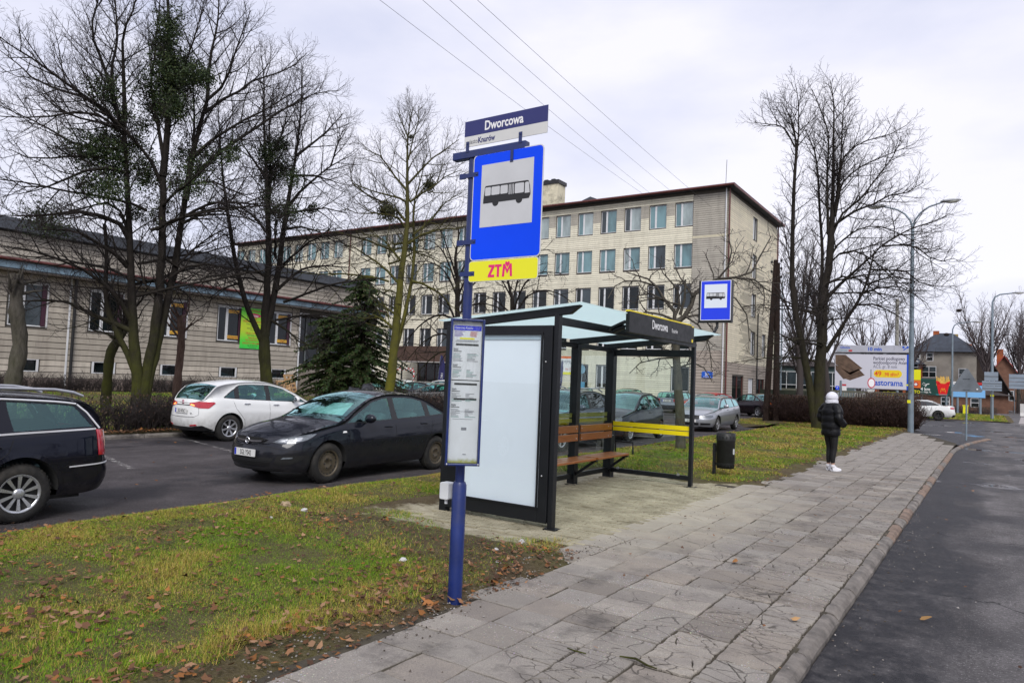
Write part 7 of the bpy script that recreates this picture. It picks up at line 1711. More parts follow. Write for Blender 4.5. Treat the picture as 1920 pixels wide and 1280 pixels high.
# spruces beside the entrance: tiers of drooping needle sprays
M_NEED = attr_mat('spruce_needles', .7, spec=.3)
def spruce(label, x, y, h, w, seed):
    rnd = random.Random(seed); npr = np.random.default_rng(seed); t = thing('spruce_tree', label, 'tree', (x, y, 0)); tb = Tubes()
    MB().tube([(0, 0, -.1), (0, 0, h*.5), (0, 0, h)], [.16, .09, .015], 10).build('trunk', M_BARK, t)
    VV, FF, CC, o = [], [], [], 0; z = .9
    while z < h-.15:
        f = 1-(z-.5)/h; nb = rnd.randint(8, 11)
        for k in range(nb):
            L = w*f**.62*rnd.uniform(.45, 1.2); a = rnd.uniform(0, 6.28); d = (math.cos(a), math.sin(a), -.05)
            q, rs = shoot(rnd, (0, 0, z+rnd.uniform(-.15, .15)), d, L, .03*f+.008, 7, -.07, .05, .004); tb.add(q, rs, 4)
            m = int(14+62*L); u = npr.random(m)*.92+.08; i = np.minimum((u*6).astype(int), 5); Q = np.array(q); c = Q[i]+(Q[i+1]-Q[i])*(u*6-i)[:, None]
            s = npr.uniform(.10, .30, m)*(1-.4*u); side = npr.choice([-1, 1], m); dirv = np.stack([np.cos(a+side*1.0), np.sin(a+side*1.0), npr.uniform(-1.1, .05, m)], 1); dirv /= np.linalg.norm(dirv, axis=1, keepdims=True)
            wv = np.cross(dirv, npr.normal(size=(m, 3))); wv /= np.linalg.norm(wv, axis=1, keepdims=True); wd = .03
            V = np.stack([c-wv*wd*.6, c+dirv*s[:, None]*.55-wv*wd, c+dirv*s[:, None], c+dirv*s[:, None]*.55+wv*wd], 1)
            col = np.array([(.026, .055, .015), (.036, .075, .018), (.055, .09, .02), (.06, .055, .024)])[npr.integers(0, 4, m)]*npr.uniform(.7, 1.3, (m, 1))
            VV.append(V.reshape(-1, 3)); FF.append(np.arange(4*m).reshape(m, 4)+o); CC.append(np.repeat(col, 4, 0)); o += 4*m
        z += rnd.uniform(.16, .30)
    link('branches', tb.mesh('branches', M_BARK), t); link('needles', np_mesh('needles', np.concatenate(VV), np.concatenate(FF), M_NEED, False, np.concatenate(CC)), t)
spruce('low wide dark green spruce beside the entrance steps', -25.4, 22.4, 4.5, 2.4, 41)
spruce('taller thin-topped spruce between the low spruce and the slender mossy tree', -24.2, 23.4, 6.3, 2.8, 43)
# ------------------------------------------------------------------ hedges
def hedge(name, label, a, b, w, h, n, cols, m, seed, leaves=0, trop=.12, size=(.35, 1.0), ragged=.12):
    rnd = random.Random(seed); a, b = Vector(a), Vector(b); d = (b-a); Ln = d.length; d.normalize(); s = Vector((-d.y, d.x, 0)); t = thing(name, label, 'hedge', (a.x, a.y, 0)); tw = Tubes()
    for _ in range(n):
        u = rnd.random()*Ln; o = rnd.uniform(-w/2, w/2); hh = h*(1-ragged*abs(rnd.gauss(0, 1)))*rnd.uniform(.86, 1.08)
        p = tuple(d*u+s*o*.55+Vector((0, 0, a.z+.02))); dr = nrm((rnd.gauss(0, .25)+s.x*o*.8, rnd.gauss(0, .25)+s.y*o*.8, 1))
        q, rs = shoot(rnd, p, dr, hh*rnd.uniform(*size), .011, 5, .02, .16, .0055); tw.add(q, rs, 3)
        for _k in range(5):
            i = rnd.randint(1, 4); q2, r2 = shoot(rnd, q[i], side_dir(rnd, (0, 0, 1), R(rnd.uniform(25, 75)), rnd.uniform(0, 6.3)), rnd.uniform(.15, .4), .0065, 2, trop, .15, .004); tw.add(q2, r2, 3)
    link('twigs', tw.mesh('twigs', m), t)
    if leaves:
        npr = np.random.default_rng(seed); k = leaves; u = npr.random(k)*Ln; oo = npr.uniform(-w/2, w/2, k); zz = a.z+h*(.1+.9*npr.random(k)**.6)
        c = np.stack([d.x*u+s.x*oo, d.y*u+s.y*oo, zz], 1); av = npr.normal(size=(k, 3)); av /= np.linalg.norm(av, axis=1, keepdims=True); bv = np.cross(av, npr.normal(size=(k, 3))); bv /= np.linalg.norm(bv, axis=1, keepdims=True)
        sz = npr.uniform(.02, .045, (k, 1)); V = np.stack([c-av*sz, c+bv*sz*.5, c+av*sz, c-bv*sz*.5], 1).reshape(-1, 3); C = np.repeat(np.array(cols)[npr.integers(0, len(cols), k)]*npr.uniform(.6, 1.3, (k, 1)), 4, 0)
        link('leaves', np_mesh('leaves', V, np.arange(4*k).reshape(k, 4), M_LEAF, False, C), t)
    return t
BR = [(.085, .045, .03), (.06, .035, .025), (.11, .06, .035), (.05, .04, .02)]
hedge('bare_hedge', 'low bare twig hedge along the lot behind the white hatchback', (-17.75, 3.0, .0), (-17.75, 22.5, .0), .6, .9, 1150, BR, M_TWIG, 51, 2500)
hedge('bare_hedge', 'low bare twig hedge in front of the cars by the entrance', (-22.9, 22.0, .08), (-20.0, 25.3, -.05), .8, 1.0, 800, BR, M_TWIG, 52, 900)
hedge('foundation_hedge', 'thin bare shrub row at the foot of the beige wing', (-34.6, 6.0, .28), (-34.6, 26.8, .28), .8, .85, 1600, BR, MATS['twig_grey'], 53)
hedge('brown_hedge', 'dense reddish-brown clipped hedge behind the person', (-9.6, 38.3, .0), (-2.95, 39.9, .0), 1.35, 1.42, 3800, BR, plain('twig_rust', (.050, .026, .022), .9), 54, 26000, ragged=.05)
hedge('brown_hedge', 'second brown hedge further back beside the orange house', (-8.2, 62, -.1), (-4.0, 63.0, -.1), 1.3, 1.9, 1800, BR, MATS['twig_rust'], 55, 9000, ragged=.05)
# rough bush round the foot of the big tree
hedge('bare_bush', 'tangle of suckers round the foot of the big mistletoe tree', (-18.3, 9.6, 0), (-18.3, 10.9, 0), .7, 1.0, 170, BR, M_TWIG, 56)
# ------------------------------------------------------------------ street furniture
M_GALV = mat('galvanised', (.20, .25, .29), .5, .3, .15, 2., world=True)
M_GALVD = mat('galvanised_dull', (.16, .18, .20), .6, .3, .2, 3.)
M_WOODP = bark('creosoted_wood', (.018, .012, .010), (.055, .036, .028))
M_CONC = mat('concrete', (.30, .29, .26), .85, 0, .15, 2., dirt=((.10, .10, .07), .7, 1.2), world=True)
def lamp_head(t, x, z, sg, parent_name='lamp_head'):
    m = MB().sphere((x, 0, z), (.42, .16, .085), 14, 8); o = m.build('lamp_head', mat('lamp_shell', (.38, .39, .40), .5, .2, .1, 3.), t); MB().sphere((x+sg*.06, 0, z-.05), (.28, .13, .07), 12, 6).build('lamp_glass', plain('lamp_glass_pale', (.62, .62, .52), .3), o)
l = thing('street_lamp', 'double-armed grey street lamp in front of the billboard', 'street lamp', (-3.07, 37.4, 0), 0)
MB().tube([(0, 0, -.2), (0, 0, 1.6), (0, 0, 9.5)], [.13, .12, .07], 14).build('pole', M_GALV, l)
for sg, reach, zz in ((-1, 1.25, 10.56), (1, 1.25, 10.52)):
    MB().tube([(0, 0, 9.45), (sg*.10, 0, 9.78), (sg*.32, 0, 10.1), (sg*.65, 0, 10.34), (sg*reach, 0, zz)], [.05, .045, .04, .038, .035], 8).build('lamp_arm', M_GALV, l); lamp_head(l, sg*(reach+.25), zz+.02, sg)
MB().bb((-.135, -.14, 1.28), (.0, -.11, 1.42)).build('sticker', M_YEL, l)
for k, z in enumerate((1.75, 1.95, 2.15)): MB().bb((-.06, -.135, z), (.06, -.115, z+.12)).build('mark', M_GALVD, l)
def single_lamp(x, y, h, sg, label, r=.09, reach=1.6):
    l = thing('street_lamp', label, 'street lamp', (x, y, -.1)); MB().tube([(0, 0, -.2), (0, 0, h-1.2)], [r, r*.7], 10).build('pole', M_GALV, l)
    MB().tube([(0, 0, h-1.25), (0, 0, h-.7), (sg*.15, 0, h-.3), (sg*.5, 0, h-.08), (sg*reach, 0, h)], [r*.6, r*.55, r*.5, r*.45, r*.4], 8).build('lamp_arm', M_GALV, l); lamp_head(l, sg*(reach+.3), h+.02, sg)
    return l
l2 = single_lamp(.04, 69.0, 10.2, 1, 'tall single-armed lamp post carrying the backs of road signs', .12, 1.4)
MB().bb((-.13, -.13, 1.9), (.13, .13, 2.05)).build('sticker', M_YEL, l2)
single_lamp(-3.12, 80.0, 8.9, 1, 'curved single-armed street lamp behind the fries sign', .10, 1.7)
single_lamp(3.0, 118., 10.5, -1, 'distant street lamp with a pale head among the far trees', .10, 1.2)
single_lamp(-15.6, 66, 12.2, 1, 'thin street lamp behind the leaning wooden pole', .08, .35)
# leaning wooden A-pole
ap = thing('utility_pole', 'dark leaning wooden A-shaped utility pole at the edge of the grass', 'utility pole', (-9.45, 37.8, 0))
MB().tube([(-.2, 0, -.3), (-.03, 0, 4), (.16, 0, 8.35)], [.17, .15, .11], 12).build('pole_leg', M_WOODP, ap)
MB().tube([(.26, .2, -.3), (.27, .1, 4), (.26, .02, 8.2)], [.17, .15, .11], 12).build('pole_leg', M_WOODP, ap)
for z, s in ((8.1, -1), (8.15, 1), (7.75, 1), (7.6, -1), (7.3, 1)): MB().tube([(.2, 0, z), (.2+s*.22, 0, z), (.2+s*.24, 0, z+.12)], .015, 6).sphere((.2+s*.24, 0, z+.16), (.06, .06, .08), 8, 6).build('insulator', M_TRIM, ap)
MB().bar((-.1, .1, 3.4), (.3, .1, 3.4), .06, .08).build('brace', M_WOODP, ap)
cp = thing('utility_pole', 'grey concrete utility pole rising behind the billboard', 'utility pole', (-7.35, 75, -.1))
MB().tube([(0, 0, 0), (0, 0, 10.7)], [.2, .14], 8).bar((-.35, 0, 10.4), (.35, 0, 10.4), .08, .08).build('pole', M_CONC, cp)
# overhead wires
def wire(label, a, b, sag=.5):
    a, b = Vector(a), Vector(b); pts = [a+(b-a)*t-Vector((0, 0, sag*4*t*(1-t))) for t in np.linspace(0, 1, 25)]
    o = MB().tube(pts, .010, 4, False).build('overhead_wire', M_TRIM); tag(o, label, 'wire', 'overhead wires across the sky')
for lab, a, b in (('leftmost of the four overhead wires, ending behind the name plate', (-19.35, 8., 16.75), (-23.45, 52.6, 17.03)), ('second overhead wire from the left above the bus sign', (-16.1, 7., 15.7), (-22.75, 52.6, 16.95)), ('third overhead wire from the left, close beside the second', (-14.9, 7., 15.2), (-21.2, 52.6, 17.1)), ('rightmost of the four overhead wires, reaching the grey corner', (-14.5, 7., 15.45), (-17.75, 52.6, 15.34))): wire(lab, a, b, .25)
# road signs
def sign_post(name, label, cat, x, y, h, r=.035): 
    t = thing(name, label, cat, (x, y, -.1)); MB().tube([(0, 0, -.1), (0, 0, h+.1)], r, 10).build('pole', M_GALV, t); return t
t = sign_post('warning_sign', 'grey back of a triangular road sign on a post at the pavement end', 'road sign', -.83, 33.9, 2.72)
tri = []
for k in range(3):
    a = PI/2+2*PI*k/3; cx, cy = .52*math.cos(a), .52*math.sin(a)
    for d in (-.7, -.35, 0, .35, .7): tri.append((cx+.07*math.cos(a+d*1.5), cy+.07*math.sin(a+d*1.5)))
MB().prism(tri, (0, -.045, 2.30), X, Z, -.004).build('sign_plate', mat('sign_back', (.10, .105, .11), .55, .3, .1, 5), t)
MB().prism([(x*1.02, y*1.02) for x, y in tri], (0, -.05, 2.30), X, Z, -.008).build('rim', M_GALVD, t)
for z in (2.05, 2.5): MB().bar((-.12, -.06, z), (.12, -.06, z), .03, .012).build('clamp', M_GALVD, t)
MB().bb((.33, -.067, 2.06), (.39, -.064, 2.11)).build('sticker', M_WHT, t)
t = sign_post('no_entry_ring_sign', 'white round sign with red ring and a small plate before the billboard', 'road sign', -8.1, 64.0, 3.6)
n = (.82, -.57, 0); ux = (.57, .82, 0)
def disc(r, k=28): return [(r*math.cos(2*PI*i/k), r*math.sin(2*PI*i/k)) for i in range(k)]
MB().prism(disc(.42), Vector((0, 0, 2.6))+Vector(n)*.04, ux, Z, .012).build('sign_plate', plain('ring_red', (.5, .015, .04), .4), t)
MB().prism(disc(.33), Vector((0, 0, 2.6))+Vector(n)*.054, ux, Z, .003).build('white_field', M_WHT, t)
MB().bb((-.25, -.06, 1.8), (.25, -.05, 2.1)).build('sub_plate', M_SIGNW, t)
t = sign_post('parking_sign', 'small blue parking sign with red and white plates under the billboard', 'road sign', -10.1, 62.5, 2.6, .09)
MB().bb((-.36, -.13, 1.95), (-.1, -.10, 2.25)).build('parking_plate', M_SIGNB, t); text('lettering', 'P', .22, M_WHT, t, (-.23, -.135, 2.02), X, Z, 'CENTER', .004)
MB().bb((.12, -.13, 2.28), (.42, -.10, 2.42)).build('red_plate', plain('plate_red', (.5, .02, .03), .4), t); MB().bb((.12, -.13, 1.9), (.45, -.10, 2.22)).build('white_plate', M_WHT, t)
t = sign_post('mandatory_sign', 'blue round sign above a blue plate seen through the shelter', 'road sign', -23.8, 44.0, 2.95, .04)
MB().prism(disc(.30), (0, -.05, 2.62), X, Z, .01).build('sign_plate', mat('faded_blue', (.16, .34, .46), .5, 0, .25, 4), t); MB().bb((-.32, -.06, 1.0), (.28, -.05, 1.75)).build('sub_plate', mat('light_blue', (.10, .33, .52), .5, 0, .2, 3), t)
def flag(label, x, y, lean, s):
    t = thing('beach_flag', label, 'flag', (x, y, 0)); m = plain('flag_navy', (.022, .022, .10), .7)
    pts = [(0, 0), (.10, .0), (.52, .25), (.60, 1.4), (.50, 2.2), (.28, 2.75), (.06, 2.9)]
    MB().tube([(0, 0, -.1), (lean*.5, 0, 1.5), (lean, 0, 3.1)], .02, 6).build('pole', M_GALVD, t)
    MB().prism([(px*s+lean*py/3, py+.3) for px, py in pts], (0, 0, 0), X, Z, .01).build('cloth', m, t)
    text('lettering', 'DRUK 24H', .30, M_WHT, t, (.45*s, -.015, .75), (.12, 0, 1), (-1, 0, .12), 'LEFT', 0, .8)
flag('dark navy advert flag by the building entrance left of the blue post', -33.2, 39.5, .25, 1.0)
flag('narrow navy advert flag seen between the shelter posts', -25.7, 43.8, .35, .5)
# ------------------------------------------------------------------ large advert boards
def billboard(name, label, x0, x1, y, z0, z1, legs, mface, m_frame=None):
    t = thing(name, label, 'billboard', ((x0+x1)/2, y, -.1)); w = (x1-x0)/2
    MB().bb((-w, 0, z0), (w, .18, z1)).build('panel', m_frame or M_GALVD, t)
    MB().bb((-w+.04, -.02, z0+.04), (w-.04, -.002, z1-.04)).build('poster', mface, t)
    for x in legs: MB().tube([(x, .12, -.2), (x, .12, z1-.1)], .11, 8).build('leg', M_GALV, t)
    return t
M_BBW = plain('poster_white', (.62, .62, .70), .5)
t = billboard('billboard', 'large white flooring advert billboard with blue right edge', -11.85, -5.75, 70, 2.15, 5.25, (-1.4, 2.0), M_BBW)
MB().bb((2.72, -.028, 2.16), (3.05, -.021, 5.24)).build('blue_strip', plain('poster_blue', (.005, .07, .55), .5), t)
wd = mat('poster_wood', (.12, .075, .05), .6, 0, .45, 1.6)
for pl_ in ([(-2.98, 5.15), (-2.15, 5.15), (-.75, 3.95), (-1.75, 3.35), (-2.98, 4.3)], [(-2.98, 4.25), (-1.8, 3.55), (-1.05, 3.9), (-.55, 3.35), (-1.75, 2.85), (-2.1, 2.98), (-2.3, 2.95), (-2.95, 3.75)]): MB().prism(pl_, (0, -.0215, 0), X, Z, .003).build('plank_picture', wd, t)
for (a, b) in (((-2.9, 4.55), (-1.3, 3.65)), ((-2.4, 5.1), (-1.0, 4.1)), ((-2.2, 3.1), (-.8, 3.6))): MB().bar((a[0], -.027, a[1]), (b[0], -.027, b[1]), .004, .02).build('plank_line', M_WOODP, t)
tx = plain('poster_text', (.05, .05, .09), .5)
for s, z, sz, m in (('Parkiet podłogowy', 4.72, .42, tx), ('wodoodporny Avan', 4.37, .42, tx), ('AC5, gr. 8 mm', 4.02, .40, plain('poster_text_grey', (.2, .2, .26), .5))): text('lettering', s, sz, m, t, (.10, -.024, z), X, Z, 'LEFT', .004, .78)
MB().prism([(.33+x, y) for x, y in rrect(2.2, .66, .32, 6)], (-.17, -.0215, 3.2), X, Z, .003).build('price_flash', plain('price_yellow', (.85, .62, .01), .5), t)
pr_ = plain('price_red', (.75, .08, .02), .5)
text('lettering', '49', .62, pr_, t, (.22, -.026, 3.32), X, Z, 'LEFT', .012, .9); text('lettering', '.98 zł/m²', .42, pr_, t, (.95, -.026, 3.34), X, Z, 'LEFT', .008, .8)
text('lettering', 'Castorama', .72, plain('logo_blue', (.01, .09, .55), .5), t, (-.17, -.024, 2.5), X, Z, 'LEFT', .016, .82)
MB().prism([(2.62, 2.6), (2.8, 2.68), (2.92, 2.6), (2.8, 2.52)], (0, -.031, 0), X, Z, .003).build('logo_mark', M_YEL, t)
top = MB().bb((-2.95, -.02, 5.40), (3.03, .10, 6.02)).build('top_board', mat('poster_grey', (.44, .45, .52), .6, 0, .08, 1.), t)
MB().bb((-3.05, -.06, 5.27), (3.06, .12, 5.385)).build('gantry', M_TRIM, t)
lbm = MATS['logo_blue']
text('lettering', '10 min', .44, lbm, top, (.2, -.024, 5.54), X, Z, 'CENTER', .014, .95); text('lettering', 'Gliwice', .30, lbm, top, (-2.2, -.024, 5.72), X, Z, 'CENTER', .006, .9); text('lettering', 'ul. Rybnicka', .19, plain('poster_teal', (.15, .35, .42), .5), top, (-2.4, -.024, 5.49), X, Z, 'CENTER', .002, .8)
MB().bb((-1.9, -.024, 5.45), (-1.6, -.021, 5.6)).build('red_mark', M_BRED, top)
MB().prism(disc(.10, 12), (2.45, -.0215, 5.86), X, Z, .003).bar((2.45, -.023, 5.60), (2.75, -.023, 5.86), .004, .08).prism([(2.72, 5.98), (2.72, 5.74), (2.95, 5.86)], (0, -.0215, 0), X, Z, .003).build('arrow', lbm, top)
t = billboard('fries_billboard', 'dark green billboard with a red box of fries standing over its top', -6.45, -3.40, 85, 1.82, 3.55, (-1.1, 1.1), plain('poster_green', (.006, .055, .045), .5))
MB().prism([(.25, 3.05), (1.38, 3.05), (1.14, 1.88), (.46, 1.88)], (0, -.024, 0), X, Z, .02).prism([(.20, 3.32), (.45, 3.28), (.62, 3.05), (.4, 3.0), (.25, 3.0)], (0, -.024, 0), X, Z, .02).prism([(1.42, 3.32), (1.15, 3.2), (1.0, 3.05), (1.3, 3.0), (1.39, 3.0)], (0, -.024, 0), X, Z, .02).build('fries_box', plain('box_red', (.72, .008, .012), .4), t)
fr = MB(); rnd = random.Random(9)
for k in range(30):
    x = .26+1.1*k/29; a = rnd.uniform(-.12, .12); fr.bar((x, -.016-.001*(k % 3), 2.85), (x+a*.5, -.016-.001*(k % 3), 3.55+rnd.uniform(-.12, .30)), .012, .075, (1, 0, 0))
fr.build('fries', mat('fries_gold', (.72, .44, .09), .6, 0, .3, 9.), t)
def arch_pts(): return [(.62, 2.14), (.66, 2.40), (.71, 2.56), (.755, 2.56), (.80, 2.42), (.83, 2.20), (.86, 2.42), (.905, 2.56), (.95, 2.56), (1.0, 2.40), (1.04, 2.14)]
MB().tube([(x-.02, -.05, z) for x, z in arch_pts()], .022, 6).build('emblem', plain('emblem_gold', (.9, .5, .02), .4), t)
text('lettering', '4 km', .42, M_WHT, t, (-.75, -.026, 2.3), X, Z, 'CENTER', .012, 1.); text('lettering', 'ul. 1 Maja 76', .22, M_WHT, t, (-.75, -.026, 2.05), X, Z, 'CENTER', .004, .9)
text('lettering', 'zapraszamy', .26, plain('script_teal', (.02, .30, .34), .5), t, (.7, -.045, 1.86), X, Z, 'CENTER', .004, .9, italic=.3)
MB().tube([(-1.05, -.03, 2.9), (-.9, -.03, 3.1), (-.75, -.03, 2.95), (-.8, -.03, 2.8), (-.95, -.03, 2.85)], .02, 5).bar((-.75, -.03, 2.7), (-.62, -.03, 2.95), .01, .09).bar((-.62, -.03, 2.95), (-.4, -.03, 2.98), .01, .09).build('route_mark', M_WHT, t)
t = billboard('blue_billboard', 'light blue blank billboard with a red and white header', -3.40, -.50, 88, 1.72, 3.02, (-1.0, 1.0), plain('poster_sky', (.20, .46, .80), .5))
MB().bb((-1.45, -.02, 3.06), (0.0, .05, 3.35)).build('header', M_WHT, t); MB().bb((0.0, -.02, 3.06), (1.3, .05, 3.32)).build('header', M_BRED, t); text('lettering', 'DOBRE OPONY', .20, tx, t, (-.8, -.024, 3.13), X, Z, 'CENTER', .002, .7)
for lab, x, y, ys in (('yellow and black advert board under the billboard edge', -6.35, 78., ((1.7, 2.35, 'sign_black'), (2.36, 3.1, 'orange'), (3.12, 4.1, 'sign_yellow'))),):
    t = thing('advert_board', lab, 'sign', (x, y, 0)); z = 0
    for z0, z1, mn in ys: MB().bb((-.5, 0, z0), (.75, .05, z1)).build('board', MATS[mn], t)
    text('lettering', 'AUTO', .40, M_YEL, t, (-.3, -.01, 1.85), X, Z, 'LEFT', .01, .9); MB().prism(disc(.22, 16), (.35, -.002, 2.7), X, Z, .004).build('mark', M_BRED, t); MB().prism(disc(.13, 16), (.35, -.007, 2.7), X, Z, .004).build('mark', M_WHT, t); MB().tube([(0, .06, -.1), (0, .06, 1.7)], .05, 6).build('leg', M_GALVD, t)
t = thing('advert_board', 'low black advert board with yellow print below the billboard', 'sign', (-7.6, 72.5, 0)); MB().bb((-.9, 0, 1.55), (1.0, .05, 2.05)).build('board', MATS['sign_black'], t); text('lettering', 'mediaexpert', .34, M_YEL, t, (0.05, -.01, 1.72), X, Z, 'CENTER', .004, .75); MB().bb((-.8, -.008, 1.57), (.9, -.002, 1.66)).build('yellow_band', M_YEL, t)
for x in (-.7, .8): MB().tube([(x, .06, -.1), (x, .06, 1.6)], .05, 6).build('leg', M_GALVD, t)
def plates(label, x, y, specs, posts):
    t = thing('road_sign_plates', label, 'road sign', (x, y, -.1)); m = mat('plate_back', (.25, .30, .36), .6, .3, .1, 2)
    for x0, x1, z0, z1 in specs: MB().bb((x0, -.14, z0), (x1, -.12, z1)).build('sign_plate', m, t); MB().bb((x0, -.155, (z0+z1)/2-.05), (x1, -.142, (z0+z1)/2+.03)).build('rail', M_GALVD, t)
    for px in posts: MB().tube([(px, -.05, 0), (px, -.05, specs[0][3])], .04, 6).build('post', M_GALVD, t)
plates('grey backs of three stacked direction plates on the tall lamp post', .02, 68.6, [(-.5, .42, 3.15, 3.85), (-.65, .66, 2.75, 3.12), (-.65, .66, 2.35, 2.72)], (0,))
plates('grey backs of wide direction plates at the right edge', 2.6, 96., [(-1.0, 1.6, 3.7, 4.5), (-1.0, 1.6, 2.9, 3.65)], (-.5, 1.2))
# ------------------------------------------------------------------ fences, walls, houses at the junction
fe = thing('concrete_fence', 'grey concrete baluster fence under the billboard', 'fence', (-10.0, 67., -.1))
MB().bb((-6, -.05, 0), (4.6, .05, .95)).build('base_wall', mat('fence_concrete', (.13, .13, .10), .9, 0, .25, .6, world=True), fe); MB().bb((-6, -.06, 1.75), (4.6, .06, 1.92)).build('top_rail', MATS['fence_concrete'], fe)
bal = MB().bb((-.05, -.04, .95), (.05, .04, 1.75)).mesh('baluster', MATS['concrete'])
for k in range(53): link('baluster', bal, fe, (-5.9+.2*k, 0, 0))
gw = thing('dark_fence', 'dark green fence behind the bare tree on the left of the billboard', 'fence', (-17, 63., -.1))
MB().bb((-3, 0, 0), (5.5, .06, 1.75)).build('panel', mat('fence_green', (.035, .045, .028), .8, 0, .3, .7, world=True), gw)
for k in range(6): MB().bb((-3+k*1.6, -.06, 0), (-2.88+k*1.6, .0, 1.95)).build('post', M_CONC, gw)
bw = thing('white_barrier', 'white crash barrier wall at the right edge beyond the island', 'barrier', (2.2, 92., -.1))
for k in range(5): MB().prism([(-.5, 0), (.5, 0), (.28, .35), (.2, 1.3), (-.2, 1.3), (-.28, .35)], (-2.3+2.6*(k+1), 0, 0), (0, 1, 0), (0, 0, 1), -2.58 if False else 2.58).build('barrier_block', mat('barrier_white', (.52, .51, .49), .8, 0, .12, .8, world=True), bw)
def house(name, label, x, y, w, d, h, ridge, mw, mr, wins, hip=False, chim=(), ov=.5, along_y=True):
    t = thing(name, label, 'building', (x, y, -.1)); cl = []
    MB().bb((-w/2, 0, 0), (w/2, d, h)).build('wall', mw, t)
    rf = MB()
    if along_y and not hip:
        for sg in (-1, 1): rf.add([(sg*(w/2+ov), -ov, h-ov*(ridge-h)/(w/2)), (0, -ov, ridge), (0, d+ov, ridge), (sg*(w/2+ov), d+ov, h-ov*(ridge-h)/(w/2)), (sg*(w/2+ov), -ov, h-ov*(ridge-h)/(w/2)-.2), (0, -ov, ridge-.2), (0, d+ov, ridge-.2), (sg*(w/2+ov), d+ov, h-ov*(ridge-h)/(w/2)-.2)], [(0, 1, 2, 3), (4, 7, 6, 5), (0, 4, 5, 1), (3, 2, 6, 7), (0, 3, 7, 4)])
        MB().add([(-w/2, 0, h), (w/2, 0, h), (0, 0, ridge-.15), (-w/2, .2, h), (w/2, .2, h), (0, .2, ridge-.15)], [(0, 1, 2), (5, 4, 3)]).build('gable', mw, t)
    else:
        a = ov; rf.add([(-w/2-a, -a, h-.1), (w/2+a, -a, h-.1), (w/2+a, d+a, h-.1), (-w/2-a, d+a, h-.1), (-w*.12, d*.4, ridge), (w*.12, d*.4, ridge), (w*.12, d*.7, ridge), (-w*.12, d*.7, ridge)], [(0, 1, 5, 4), (1, 2, 6, 5), (2, 3, 7, 6), (3, 0, 4, 7), (4, 5, 6, 7), (3, 2, 1, 0)])
    r = rf.build('roof', mr, t)
    for cx, cy, cw, z1, m in chim: MB().bb((cx-cw/2, cy-.3, h), (cx+cw/2, cy+.4, z1)).build('chimney', m, r)
    for wx, wz, www, wh in wins:
        f = MB().bb((wx-www/2, -.05, wz), (wx+www/2, -.01, wz+wh)).build('window', M_FRAME, t)
        k = 2 if www > 1.0 else 1
        for i in range(k):
            for j in range(2): MB().bb((wx-www/2+.08+i*(www-.08)/k, -.07, wz+.08+j*(wh-.08)/2), (wx-www/2+(i+1)*(www-.08)/k, -.052, wz+(j+1)*(wh-.08)/2)).build('pane', PANES[3 if j else 0], f)
    return t
M_STUC = mat('grey_stucco', (.30, .275, .235), .9, 0, .2, .7, dirt=((.17, .15, .13), .7, .5), world=True)
M_BRICK = mat('orange_brick', (.30, .075, .022), .85, 0, .25, 3., world=True)
M_RSLATE = mat('slate_roof', (.032, .040, .055), .7, 0, .3, 1.2, world=True); M_RRED = mat('red_roof', (.33, .055, .045), .75, 0, .25, 1.2, world=True); M_RBRN = mat('brown_roof', (.035, .024, .020), .8, 0, .3, 1., world=True)
M_CHY = mat('chimney_yellow', (.34, .25, .09), .85, 0, .3, 1.5, world=True)
house('stucco_house', 'grey stucco house with dark hipped roof and yellow chimney', -5.35, 110, 7.4, 9, 7.75, 10.4, M_STUC, M_RSLATE, [(-1.6, 4.2, 1.7, 1.5), (-1.5, 6.4, .8, 1.1), (2.2, 3.9, .9, 1.6), (-2.9, 6.7, .55, .7)], True, [(.95, 4.2, 1.2, 10.3, M_CHY), (-1.0, 3.6, .7, 10.7, M_BRICK)])
house('stucco_house', 'dark-roofed gabled house stepping down right of the stucco house', -1.1, 113, 5.8, 9, 3.2, 8.8, mat('dark_boarding', (.040, .028, .024), .85, 0, .2, 1., world=True), M_RBRN, [(0.9, 3.0, 1.1, 1.2), (.3, 1.2, 1.0, 1.4)], False, [(-1.6, 5, .8, 9.2, M_BRICK)], .8)
house('brick_house', 'orange brick house under a slate roof behind the billboard edge', -10.3, 106, 5.2, 8, 5.9, 7.9, M_BRICK, M_RSLATE, [(1.9, 4.6, 1.0, 1.6), (2.0, 1.6, 1.0, 1.6), (-1.0, 4.6, 1.0, 1.6)], True)
house('red_roof_house', 'far orange house with a red gabled roof behind the bare trees', 1.6, 132, 6.4, 9, 3.6, 8.4, mat('dull_brick', (.17, .085, .055), .9, 0, .25, 2., world=True), M_RRED, [(.6, 1.5, 1.2, 1.5), (-1.0, 4.3, .8, .9)], False, [(-.5, 5, .9, 9.6, M_BRICK)])
house('teal_hall', 'low blue-green glazed hall behind the dark fence', -17.0, 84, 7.5, 8, 4.6, 5.4, mat('hall_teal', (.13, .19, .19), .6, 0, .15, .8, world=True), M_RBRN, [(-2.2, .9, 2.2, 3.), (.4, .9, 2.2, 3.), (2.6, .9, 1.2, 3.)], True)
house('brick_shed', 'low orange shed behind the blue billboard', -2.6, 100, 8.5, 6, 2.2, 2.9, MATS['dull_brick'], M_RBRN, [(-2.0, .6, .9, 1.1), (1.0, .6, .9, 1.1)], True)
bnx = MB().bb((-.22, -.15, 0), (.22, .15, .85)).bb((-.26, -.18, .85), (.26, .18, .95)).build('yellow_bin', M_YEL, None, (-2.2, 86.5, -.1)); tag(bnx, 'yellow bin standing under the light blue billboard', 'bin')
